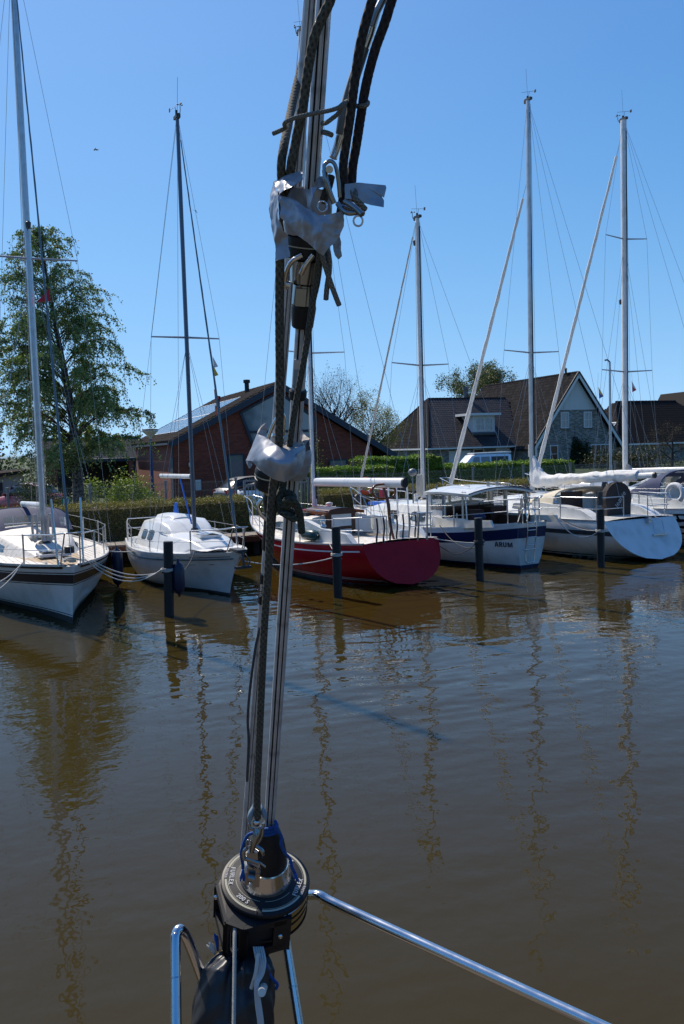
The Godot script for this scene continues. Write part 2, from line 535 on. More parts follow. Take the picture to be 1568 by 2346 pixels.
func leaf_mesh(n: int, spot: Callable, size: Vector2, shade: Callable, droop := 0.0) -> ArrayMesh:
	# n small leaf-shaped faces; spot(i) gives where, shade(i) the leaf's own colour
	var V := PackedVector3Array()
	var N := PackedVector3Array()
	var C := PackedColorArray()
	for i in n:
		var p: Vector3 = spot.call(i)
		if p.y < -900.0: continue
		var s := rng.randf_range(size.x, size.y)
		var d := Vector3(rng.randfn(), rng.randfn() - droop, rng.randfn()).normalized()
		var o := d.cross(Vector3(rng.randfn(), rng.randfn(), rng.randfn())).normalized()
		var a := p - d * s * 0.5
		var b := p + d * s * 0.6
		var l := p + o * s * 0.36
		var r := p - o * s * 0.36
		var nn := d.cross(o)
		l += nn * s * 0.08; r += nn * s * 0.08
		var c: Color = shade.call(i)
		for v in [a, l, b, a, b, r]:
			V.append(v); N.append(nn); C.append(c)
	var arr := []
	arr.resize(Mesh.ARRAY_MAX)
	arr[Mesh.ARRAY_VERTEX] = V
	arr[Mesh.ARRAY_NORMAL] = N
	arr[Mesh.ARRAY_COLOR] = C
	var am := ArrayMesh.new()
	am.add_surface_from_arrays(Mesh.PRIMITIVE_TRIANGLES, arr)
	return am

func tint(base: Color, spread: float) -> Color:
	var k := 1.0 + rng.randf_range(-spread, spread)
	return Color(base.r * k * rng.randf_range(0.85, 1.18), base.g * k, base.b * k * rng.randf_range(0.8, 1.2))

func build_ground():
	var g := G.new()
	var x := mar_frame(0, 9.3)
	g.quad(x * Vector3(-700, 0.15, 0), x * Vector3(700, 0.15, 0), x * Vector3(700, 0.15, -1600), x * Vector3(-700, 0.15, -1600))
	struct("ground", g, M.grass)
	g = G.new()
	# timber-faced bank along the water
	x = mar_frame(0, 9.3)
	var wall := struct("quay_wall", g_box(x * Transform3D(Basis(), Vector3(15, -0.15, -0.1)), Vector3(110, 0.95, 0.2)), M.sheet_piling)
	for i in 60:
		var o := part("plank", g_box(Transform3D(), Vector3(0.24, 0.95, 0.06)), M.sheet_piling, wall, x * Transform3D(Basis(Vector3.UP, rng.randf_range(-0.03, 0.03)), Vector3(-7.0 + i * 0.25, -0.12 + rng.randf_range(-0.02, 0.02), 0.035)))
		o.set_meta("kind", "structure")
	g = G.new()
	x = mar_frame(0, 0)
	g.quad(x * Vector3(-30, 0.156, -20), x * Vector3(6.8, 0.156, -15), x * Vector3(7.6, 0.156, -35.5), x * Vector3(-30, 0.156, -33))
	struct("driveway", g, M.paving)

func g_box(x: Transform3D, s: Vector3) -> G:
	var g := G.new()
	g.box(x.origin, s, x.basis)
	return g

func build_jetty():
	var t := thing("jetty", "grey plank jetty with reddish brown edge board behind the moored boats", "jetty", mar_frame(0, 8.35))
	var g := g_box(Transform3D(Basis(), Vector3(0, 0, 0)), Vector3(0.138, 0.035, 1.15))
	var pm := g.done()
	for i in 160:
		var mk: String = ["plank_a", "plank_b", "plank_c"][rng.randi() % 3]
		part("plank", pm, M[mk], t, Transform3D(Basis(Vector3.UP, rng.randf_range(-0.012, 0.012)), Vector3(-5.5 + i * 0.146, 0.56 + rng.randf_range(-0.004, 0.004), -0.55 + rng.randf_range(-0.01, 0.01))))
	part("edge_board", g_box(Transform3D(Basis(), Vector3(6.1, 0.46, 0.05)), Vector3(23.4, 0.16, 0.05)), M.hardwood, t)
	part("beam", g_box(Transform3D(Basis(), Vector3(6.1, 0.40, -1.0)), Vector3(23.4, 0.2, 0.1)), M.timber_dark, t)
	for i in 12:
		for zz in [-0.1, -0.95]:
			g = G.new()
			g.tube([Vector3(-5.2 + i * 2.05, -1.2, zz), Vector3(-5.2 + i * 2.05, 0.5, zz)], 0.1, 10)
			part("post", g, M.timber_dark, t)

func build_piles():
	var heights := [1.43, 1.47, 1.43, 1.42]
	var tips := [Vector2(-0.03, 0), Vector2(0, 0), Vector2(0.01, 0), Vector2(0, 0)]
	var says := ["black mooring post beside the white cabin boat with blue fender", "black mooring post in front of the red sailboat", "black mooring post in front of the blue banded motorsailer", "black mooring post in front of the white yacht with beige sprayhood"]
	for i in 4:
		var p := mar(3.58 * i, 0)
		var t := thing("mooring_post", says[i], "mooring post", Transform3D(Basis(), p), "steel posts in front of the boxes")
		var g := G.new()
		var h: float = heights[i]
		g.lathe([Vector2(0.092, -1.5), Vector2(0.092, h - 0.012), Vector2(0.085, h), Vector2(0, h)], 18)
		part("pipe", g, M.pile_black, t, Transform3D(Basis(Vector3.BACK, tips[i].x), Vector3.ZERO))
		g = G.new()
		g.lathe([Vector2(0.09, 0.83), Vector2(0.098, 0.83), Vector2(0.098, 0.86), Vector2(0.09, 0.86)], 18)
		part("collar", g, M.pile_black, t)

func hedge(called: String, label: String, u0: float, u1: float, v0: float, v1: float, top: float, base: Color, n: int, size: Vector2, wave := 0.06, group := ""):
	var t := thing(called, label, "hedge", mar_frame(u0, v0), group)
	var w := u1 - u0
	var d := v1 - v0
	var g := G.new()
	g.box(Vector3(w / 2, (top - 0.12 + 0.1) / 2, -d / 2), Vector3(w - 0.1, top - 0.22, d - 0.16))
	part("stems", g, M.hedge_core, t)
	var f := FastNoiseLite.new(); f.seed = int(u0 * 7 + v0); f.frequency = 0.9
	var place := func(_i):
		var r := rng.randf()
		var a := rng.randf() * w
		var lump := f.get_noise_2d(a * 1.2, 3.0) * wave
		var inward := absf(rng.randfn()) * 0.05
		if r < 0.52:
			var yy := rng.randf_range(0.15, top)
			return Vector3(a, yy, -inward + 0.02 + 0.05 * f.get_noise_2d(a * 2.0, yy * 2.5 + 40.0) - 0.08 * pow(maxf(0.0, (yy / top - 0.8) * 5.0), 2.0))
		if r < 0.97:
			var zz := rng.randf() * d
			var crown := 0.05 * (1.0 - pow(absf(zz / d - 0.5) * 2.0, 2.0))
			return Vector3(a, top + lump + crown + 0.05 * f.get_noise_2d(a * 3.0, zz * 3.0) - inward + (0.07 if rng.randf() < 0.06 else 0.0), -zz)
		return Vector3(-0.02 if r < 0.985 else w + 0.02, rng.randf_range(0.15, top), -rng.randf() * d)
	var old := FastNoiseLite.new(); old.seed = 5; old.frequency = 0.5
	var rng_shade := func(_i):
		return tint(base, 0.45)
	part("foliage", leaf_mesh(n, place, size, rng_shade), M.leaf, t)
	return t

func build_hedges():
	var olive := Color(0.225, 0.19, 0.05)
	var fresh := Color(0.19, 0.275, 0.035)
	hedge("clipped_hedge", "clipped olive brown hedge behind the jetty, left of the gate", -12.0, 5.6, 10.1, 11.5, 1.58, olive, 120000, Vector2(0.022, 0.05))
	hedge("clipped_hedge", "long clipped olive hedge below the wire fence, right of the gate", 8.2, 31.0, 10.3, 11.6, 1.62, olive, 130000, Vector2(0.022, 0.05))
	hedge("leafy_hedge", "low bright green hedge between fence and brick house wall", 11.3, 16.0, 19.0, 20.4, 2.12, fresh, 14000, Vector2(0.05, 0.11), 0.12)
	hedge("leafy_hedge", "tall bright green leafy hedge left of the white van", 15.4, 19.6, 20.5, 22.5, 2.5, fresh, 26000, Vector2(0.05, 0.12), 0.2)
	hedge("leafy_hedge", "bright green hedge before the white van and tiled house", 19.4, 27.5, 20.0, 21.6, 2.02, fresh, 30000, Vector2(0.05, 0.12), 0.15)

func build_fence():
	var t := thing("wire_fence", "grey double wire mesh fence with square posts above the hedges", "fence", mar_frame(0, 12.0))
	var pm := g_box(Transform3D(), Vector3(0.07, 2.05, 0.06)).done()
	var cm := g_box(Transform3D(), Vector3(0.11, 0.03, 0.09)).done()
	var panel := G.new()
	for i in 49:
		panel.box(Vector3(0.06 + i * 0.0485, 1.15, 0), Vector3(0.006, 1.95, 0.006))
	var pn := panel.done()
	var rail := G.new()
	for k in 8:
		for s in [-1, 1]:
			rail.box(Vector3(1.22, 0.22 + k * 0.265, s * 0.007), Vector3(2.38, 0.008, 0.008))
	var rl := rail.done()
	var first := true
	for i in range(-4, 14):
		var xx := 0.9 + i * 2.42
		part("post", pm, M.fence_post, t, Transform3D(Basis(), Vector3(xx, 1.15, 0)))
		part("post_cap", cm, M.fence_post, t, Transform3D(Basis(), Vector3(xx, 2.18, 0)))
		if xx > 5.0 and xx < 7.0: continue
		part("mesh_panel", pn, M.fence_wire, t, Transform3D(Basis(), Vector3(xx, 0, 0)))
		part("double_rails", rl, M.fence_wire, t, Transform3D(Basis(), Vector3(xx, 0, 0)))
	# gate of upright bars
	var gt := thing("bar_gate", "grey upright bar gate with small white notice, beside the silver car", "gate", mar_frame(5.75, 11.2))
	var fr := G.new()
	for p in [Vector3(0, 1.1, 0), Vector3(2.3, 1.1, 0)]: fr.box(p, Vector3(0.07, 2.0, 0.07))
	for yy in [0.3, 1.95, 2.08]: fr.box(Vector3(1.15, yy, 0), Vector3(2.23, 0.05, 0.04))
	part("frame", fr, M.fence_post, gt)
	var bm := g_box(Transform3D(), Vector3(0.022, 1.62, 0.022)).done()
	for i in 17:
		part("bar", bm, M.fence_post, gt, Transform3D(Basis(), Vector3(0.13 + i * 0.128, 1.13, 0)))
	var sp := G.new()
	for i in 22: sp.box(Vector3(0.08 + i * 0.1, 2.13, 0), Vector3(0.014, 0.07, 0.014))
	part("spikes", sp, M.fence_post, gt)
	part("notice", g_box(Transform3D(), Vector3(0.42, 0.3, 0.012)), M.flag_white, gt, Transform3D(Basis(), Vector3(0.75, 1.72, 0.04)))
	part("notice", g_box(Transform3D(), Vector3(0.22, 0.3, 0.012)), M.render_grey, gt, Transform3D(Basis(), Vector3(0.75, 1.36, 0.04)))
	# small green emergency sign on the left panel
	var sg := thing("assembly_sign", "small square green sign with white symbol on the left fence", "sign", mar_frame(0.15, 11.93, 1.66))
	part("plate", g_box(Transform3D(), Vector3(0.25, 0.25, 0.012)), M.sign_green, sg)
	var sy := G.new()
	for q in [[-0.06, 0.05, 0.03, 0.12], [0.0, -0.03, 0.14, 0.03], [0.07, 0.03, 0.03, 0.12], [-0.03, -0.08, 0.05, 0.03], [0.0, 0.07, 0.04, 0.04]]:
		sy.box(Vector3(q[0], q[1], 0.008), Vector3(q[2], q[3], 0.006))
	part("symbol", sy, M.flag_white, sg)
	# lifebuoy, extinguisher box, waste bin along the jetty
	var lb := thing("lifebuoy", "orange ring lifebuoy with white bands on a post before the hedge", "lifebuoy", mar_frame(9.6, 9.9, 1.78))
	var ring := []
	for i in 25: ring.append(Vector3(cos(TAU * i / 24), sin(TAU * i / 24), 0) * 0.235)
	var g := G.new(); g.tube(ring, 0.062, 12, false, 0.7, Vector3(1, 0, 0))
	part("ring", g, M.buoy_orange, lb)
	for a in [0.35, 1.9, 3.5, 5.05]:
		g = G.new()
		var seg := []
		for k in 4: seg.append(Vector3(cos(a + k * 0.07), sin(a + k * 0.07), 0) * 0.235)
		g.tube(seg, 0.066, 12, true, 0.72, Vector3(cos(a), sin(a), 0))
		part("band", g, M.flag_white, lb)
	part("post", g_box(Transform3D(), Vector3(0.06, 1.9, 0.06)), M.fence_post, lb, Transform3D(Basis(), Vector3(-0.03, -0.7, -0.1)))
	var ex := thing("extinguisher_box", "faded pink fire extinguisher box with black diamond mark on a post", "box", mar_frame(10.3, 9.9, 1.38))
	g = G.new(); g.box(Vector3(0, 0.28, 0), Vector3(0.26, 0.56, 0.2)); g.box(Vector3(0, 0.57, 0), Vector3(0.275, 0.02, 0.215))
	part("cabinet", g, M.box_pink, ex)
	g = G.new(); g.prism(PackedVector2Array([Vector2(0, -0.09), Vector2(0.05, 0), Vector2(0, 0.09), Vector2(-0.05, 0)]), 0.101, 0.105, Transform3D(Basis(), Vector3(0.02, 0.36, 0)))
	part("diamond_mark", g, M.print_navy, ex)
	part("post", g_box(Transform3D(), Vector3(0.06, 1.75, 0.06)), M.fence_post, ex, Transform3D(Basis(), Vector3(-0.1, -0.38, -0.135)))
	var wb := thing("waste_bin", "dark grey bin on a post right of the pink extinguisher box", "bin", mar_frame(10.85, 9.9, 1.55))
	g = G.new(); g.box(Vector3(0, 0.22, 0), Vector3(0.46, 0.44, 0.3))
	part("body", g, M.bin_grey, wb)
	part("lid", g_box(Transform3D(), Vector3(0.48, 0.03, 0.32)), M.bin_grey, wb, Transform3D(Basis(), Vector3(0, 0.456, 0)))
	part("post", g_box(Transform3D(), Vector3(0.06, 1.5, 0.06)), M.fence_post, wb, Transform3D(Basis(), Vector3(0, -0.68, -0.19)))

func slope_frame(a: Vector3, b: Vector3, c: Vector3) -> Transform3D:
	# a: lower left corner, b: lower right, c: a point up the slope; x along the eave, y up the slope, z out
	var x := (b - a).normalized()
	var y := (c - a)
	y = (y - x * y.dot(x)).normalized()
	return Transform3D(Basis(x, y, x.cross(y)), a)

func tile_mesh(w: float, h: float) -> Mesh:
	# one pantile: a shallow S across, thick at its lower edge
	var g := G.new()
	var rows := []
	for e in [[0.0, 0.0], [0.0, 0.022], [h * 1.06, 0.0]]:
		var row := PackedVector3Array()
		for i in 6:
			var t := i / 5.0
			var z: float = 0.03 * sin(t * TAU * 0.8 + 0.6) + 0.034
			row.append(Vector3((t - 0.5) * w * 1.02, e[0], z + e[1]))
		rows.append(row)
	g.smooth(1); g.loft([rows[1], rows[2]])
	g.smooth(2); g.loft([rows[0], rows[1]])
	return g.done()

func lay_tiles(parent: Node3D, f: Transform3D, poly: PackedVector2Array, tw: float, th: float, mats: Array, hole := Rect2(), most := 300):
	var lo := poly[0]; var hi := poly[0]
	for p in poly:
		lo = lo.min(p); hi = hi.max(p)
	var where := []
	var y := lo.y
	while y < hi.y:
		var x := lo.x + tw / 2
		while x < hi.x:
			var c := Vector2(x, y + th * 0.5)
			if Geometry2D.is_point_in_polygon(c, poly) and not hole.has_point(c):
				where.append(f * Transform3D(Basis(Vector3.BACK, rng.randf_range(-0.012, 0.012)), Vector3(x + rng.randf_range(-0.006, 0.006), y, 0.012 + rng.randf_range(-0.004, 0.006))))
			x += tw
		y += th
	pieces("tile", [tile_mesh(tw, th)], mats, where, parent, most)

func under(parent: Node3D, called: String, f: Transform3D, poly: PackedVector2Array, thick: float, m: Material) -> MeshInstance3D:
	var g := G.new()
	g.prism(poly, -thick, -0.002, f)
	return part(called, g, m, parent)

func brick_tex(base: Color, joint: Color, spread: float, at: int) -> ImageTexture:
	# fine masonry tone for walls too far away to tell single bricks: mottled courses, 2.2 m a side
	var r := RandomNumberGenerator.new(); r.seed = at
	var n := 512
	var im := Image.create_empty(n, n, false, Image.FORMAT_RGB8)
	im.fill(joint)
	var rows := 32
	var ch := n / rows
	for j in rows:
		var cols := 10
		var cw := n / float(cols)
		for i in cols + 1:
			var k := 1.0 + r.randf_range(-spread, spread)
			var c := Color(base.r * k * r.randf_range(0.92, 1.08), base.g * k, base.b * k * r.randf_range(0.92, 1.08))
			var x0 := int(i * cw - (cw / 2 if j % 2 else 0.0))
			im.fill_rect(Rect2i(x0, j * ch + 2, int(cw) - 2, ch - 3), c)
	return ImageTexture.create_from_image(im)

func window_at(parent: Node3D, c: Vector3, w: float, h: float, b: Basis, frame: Material, glass: Material, bars := Vector2i(1, 1), sill := true, back: Material = null):
	# a window on a wall whose outward direction is b.z: frame proud, glass set back
	var x := Transform3D(b, c)
	var t := 0.09
	var g := G.new()
	g.box(Vector3(0, h / 2 - t / 2, 0.02), Vector3(w, t, 0.09))
	g.box(Vector3(0, -h / 2 + t / 2, 0.02), Vector3(w, t, 0.09))
	for s in [-1, 1]: g.box(Vector3(s * (w / 2 - t / 2), 0, 0.02), Vector3(t, h - 2 * t, 0.09))
	var o := part("window", g, frame, parent, x)
	for i in range(1, bars.x):
		part("glazing_bar", g_box(Transform3D(), Vector3(0.05, h - 2 * t, 0.05)), frame, o, Transform3D(Basis(), Vector3(-w / 2 + w * i / bars.x, 0, 0.03)))
	for j in range(1, bars.y):
		part("glazing_bar", g_box(Transform3D(), Vector3(w - 2 * t, 0.045, 0.045)), frame, o, Transform3D(Basis(), Vector3(0, -h / 2 + h * j / bars.y, 0.03)))
	part("pane", g_box(Transform3D(), Vector3(w - 1.6 * t, h - 1.6 * t, 0.015)), glass, o, Transform3D(Basis(), Vector3(0, 0, 0.008)))
	if sill:
		part("sill", g_box(Transform3D(), Vector3(w + 0.16, 0.06, 0.14)), M.timber_dark, o, Transform3D(Basis(), Vector3(0, -h / 2 - 0.035, 0.05)))
	return o

func build_brick_house():
	M.brick_red.albedo_texture = brick_tex(Color(1, 1, 1) * 0.92, Color(0.80, 0.82, 0.84), 0.12, 3)
	M.brick_red.uv1_triplanar = true
	M.brick_red.uv1_scale = Vector3.ONE * 0.45
	var base := Vector3(-9.9, 0.15, -53.0)
	var t := thing("brick_house", "red brick house with solar panels and large gable glazing", "house", Transform3D(Basis(Vector3.UP, 0.36), base))
	# local: x along the gable front to the right, z towards the camera, depth goes to -z
	var W := 12.8; var D := 16.5; var eL := 3.55; var apex := Vector2(6.6, 6.9); var eR := 2.9
	var g := G.new()
	g.prism(PackedVector2Array([Vector2(0, 0), Vector2(W, 0), Vector2(W, eR), Vector2(apex.x, apex.y - 0.15), Vector2(0, eL)]), -D, 0)
	part("wall", g, M.brick_red, t)
	# roof slabs
	var e := 0.35
	var sl := (apex.y - eL) / apex.x
	var sr := (apex.y - 2.25) / (14.3 - apex.x)
	g = G.new()
	g.prism(PackedVector2Array([Vector2(-0.25, eL - 0.25 * sl), Vector2(apex.x, apex.y), Vector2(apex.x, apex.y + 0.2), Vector2(-0.3, eL - 0.25 * sl + 0.18)]), -D - e, e)
	g.prism(PackedVector2Array([Vector2(apex.x + 0.004, apex.y), Vector2(14.3, 2.25), Vector2(14.35, 2.42), Vector2(apex.x + 0.004, apex.y + 0.2)]), -D - e, e)
	var roof := part("roof", g, M.roof_brown, t)
	# tiles of the sunny slope, laid as low ribs
	var f := slope_frame(Vector3(-0.3, eL - 0.25 * sl + 0.19, -D - e), Vector3(-0.3, eL - 0.25 * sl + 0.19, e), Vector3(apex.x, apex.y + 0.21, e))
	var len := Vector2(apex.x + 0.3, apex.y + 0.2 - (eL - 0.25 * sl + 0.18)).length()
	lay_tiles(t, f, PackedVector2Array([Vector2(0, 0), Vector2(D + 2 * e, 0), Vector2(D + 2 * e, len), Vector2(0, len)]), 0.33, 0.38, [M.roof_brown, M.tile_brown_a, M.tile_brown_b], Rect2(1.2, 1.2, 13.0, 4.6))
	# solar panels
	for i in 8:
		for j in 2:
			var c := Vector3(2.1 + i * 1.62, 2.35 + j * 2.35, 0.09)
			var o := part("solar_panel", g_box(Transform3D(), Vector3(1.58, 2.3, 0.04)), M.solar, roof, f * Transform3D(Basis(), c))
			var fr := G.new()
			for s in [-1, 1]:
				fr.box(Vector3(s * 0.795, 0, 0.005), Vector3(0.03, 2.32, 0.05))
				fr.box(Vector3(0, s * 1.155, 0.005), Vector3(1.56, 0.03, 0.05))
			part("frame", fr, M.alloy_silver, o)
	# verge boards, gutter, downpipe
	g = G.new()
	g.bar(Vector3(-0.3, eL - 0.25 * sl - 0.02, e + 0.03), Vector3(apex.x, apex.y + 0.0, e + 0.03), 0.04, 0.36)
	g.bar(Vector3(apex.x, apex.y + 0.0, e + 0.03), Vector3(14.35, 2.25, e + 0.03), 0.04, 0.36)
	part("verge_board", g, M.trim_blue, t)
	g = G.new()
	g.bar(Vector3(-0.36, eL - 0.25 * sl + 0.04, -D - e), Vector3(-0.36, eL - 0.25 * sl + 0.04, e), 0.13, 0.12)
	part("gutter", g, M.trim_blue, t)
	g = G.new(); g.tube([Vector3(-0.06, 0, -0.1), Vector3(-0.06, eL - 0.1, -0.1)], 0.04, 8)
	part("downpipe", g, M.trim_blue, t)
	# chimneys
	for q in [[5.8, -4.5, 0.22], [3.6, -3.6, 0.18]]:
		var y0: float = eL + q[0] * sl
		g = G.new(); g.lathe([Vector2(q[2] * 0.7, y0 - 0.2), Vector2(q[2] * 0.7, y0 + 0.75), Vector2(q[2] * 1.05, y0 + 0.75), Vector2(q[2] * 1.05, y0 + 0.95), Vector2(0, y0 + 0.98)], 12, Transform3D(Basis(), Vector3(q[0], 0.15, q[1])))
		part("flue", g, M.timber_dark, t)
	# gable glazing under the ridge: blue frames, pale panes in three storeys of panes
	var gx := G.new()
	var glass := G.new()
	var x0 := 4.15
	var yt := func(xx: float): return eL + xx * sl - 0.42
	glass.prism(PackedVector2Array([Vector2(x0, yt.call(x0)), Vector2(6.6, yt.call(6.6)), Vector2(6.6, 2.2), Vector2(5.2, 2.2)]), 0.02, 0.05)
	glass.prism(PackedVector2Array([Vector2(6.603, yt.call(6.6)), Vector2(9.0, yt.call(6.6) - 1.7), Vector2(8.0, 2.2), Vector2(6.603, 2.2)]), 0.02, 0.05)
	var big := part("gable_glazing", glass, M.glass_house, t)
	gx.bar(Vector3(x0, yt.call(x0), 0.09), Vector3(5.2, 2.2, 0.09), 0.1, 0.16)
	gx.bar(Vector3(x0, yt.call(x0), 0.09), Vector3(6.6, yt.call(6.6), 0.09), 0.1, 0.14)
	gx.bar(Vector3(6.6, yt.call(6.6), 0.09), Vector3(9.0, yt.call(6.6) - 1.7, 0.09), 0.1, 0.14)
	gx.bar(Vector3(9.0, yt.call(6.6) - 1.7, 0.09), Vector3(8.0, 2.2, 0.09), 0.1, 0.16)
	gx.bar(Vector3(6.6, 2.2, 0.088), Vector3(6.6, yt.call(6.6), 0.088), 0.1, 0.16)
	gx.bar(Vector3(4.65, 4.05, 0.086), Vector3(8.6, 4.05, 0.086), 0.1, 0.16)
	gx.bar(Vector3(5.05, 2.95, 0.084), Vector3(8.2, 2.95, 0.084), 0.1, 0.3)
	part("frame", gx, M.trim_blue, big)
	window_at(t, Vector3(3.75, 1.75, 0.02), 1.05, 2.0, Basis(), M.trim_blue, M.glass_house, Vector2i(1, 1), false)
	window_at(t, Vector3(10.4, 1.55, 0.02), 1.25, 1.3, Basis(), M.trim_blue, M.glass_house, Vector2i(1, 1), false)
	window_at(t, Vector3(7.6, 1.2, 0.02), 1.2, 2.1, Basis(), M.trim_blue, M.glass_dark, Vector2i(1, 1), false)
	# door on the sunny side, near the corner, and a white meter box
	g = G.new(); g.box(Vector3(-0.02, 1.3, -0.75), Vector3(0.08, 2.6, 0.9))
	part("door", g, M.trim_blue, t)
	g = G.new(); g.box(Vector3(1.35, 0.95, 0.08), Vector3(0.32, 0.62, 0.16)); g.box(Vector3(1.35, 1.05, 0.17), Vector3(0.2, 0.2, 0.03))
	part("meter_box", g, M.trim_white, t)
	g = G.new(); g.lathe([Vector2(0, 2.05), Vector2(0.12, 2.05), Vector2(0.14, 2.25), Vector2(0.04, 2.4), Vector2(0, 2.4)], 10, Transform3D(Basis(), Vector3(0.95, 0, 0.13)))
	part("wall_lamp", g, M.trim_white, t)
	# post under the long right eave
	part("porch_post", g_box(Transform3D(), Vector3(0.16, 2.3, 0.16)), M.trim_blue, t, Transform3D(Basis(), Vector3(13.7, 1.15, -0.4)))
	# open carport to the left, flat dark roof
	var c := thing("carport", "dark flat roofed carport against the sunny brick wall", "carport", Transform3D(Basis(Vector3.UP, 0.36), base + Basis(Vector3.UP, 0.36) * Vector3(-3.3, 0, -13.5)))
	part("roof", g_box(Transform3D(), Vector3(5.4, 0.22, 5.0)), M.trim_blue, c, Transform3D(Basis(), Vector3(0, 2.55, 0)))
	part("back_wall", g_box(Transform3D(), Vector3(5.2, 2.4, 0.12)), M.timber_dark, c, Transform3D(Basis(), Vector3(0, 1.2, -2.3)))
	for s in [-2.45, 2.45]:
		part("post", g_box(Transform3D(), Vector3(0.14, 2.44, 0.14)), M.trim_blue, c, Transform3D(Basis(), Vector3(s, 1.22, 2.2)))
	# barn with corrugated roof behind
	var b := thing("brick_barn", "low brick barn with corrugated roof behind the birch", "barn", Transform3D(Basis(Vector3.UP, 0.32), Vector3(-27.5, 0.15, -86)))
	g = G.new()
	g.prism(PackedVector2Array([Vector2(-1, 0), Vector2(8, 0), Vector2(8, 2.6), Vector2(-1, 2.6)]), -8, 0)
	part("wall", g, M.brick_red, b)
	g = G.new()
	var rows := []
	for k in 2:
		var row := PackedVector3Array()
		for i in 95:
			row.append(Vector3(-1.4 + i * 0.105, (2.55 if k == 0 else 4.6) + 0.03 * (i % 2), 0.4 - k * 4.4))
		rows.append(row)
	g.loft(rows)
	g.quad(Vector3(-1.4, 4.6, -4.0), Vector3(8.4, 4.6, -4.0), Vector3(8.4, 2.5, -8.4), Vector3(-1.4, 2.5, -8.4))
	part("roof", g, M.corrugated, b)
	part("ridge", g_box(Transform3D(), Vector3(10, 0.16, 0.3)), M.timber_dark, b, Transform3D(Basis(), Vector3(3.5, 4.66, -4.0)))
	# garage at the far left with a sloping roof
	var s := thing("garage", "low grey garage with sloping roof behind the red car", "garage", Transform3D(Basis(Vector3.UP, 0.45), Vector3(-22.5, 0.15, -50)))
	g = G.new()
	g.prism(PackedVector2Array([Vector2(-8, 0), Vector2(4.4, 0), Vector2(4.4, 1.95), Vector2(-8, 0.9)]), -6, 0)
	part("wall", g, M.render_grey, s)
	g = G.new(); g.prism(PackedVector2Array([Vector2(-8.3, 0.9), Vector2(4.8, 2.0), Vector2(4.8, 2.2), Vector2(-8.3, 1.1)]), -6.3, 0.5)
	part("roof", g, M.roof_brown, s)
	part("door", g_box(Transform3D(), Vector3(2.6, 1.5, 0.08)), M.timber_dark, s, Transform3D(Basis(), Vector3(1.9, 0.75, 0.045)))

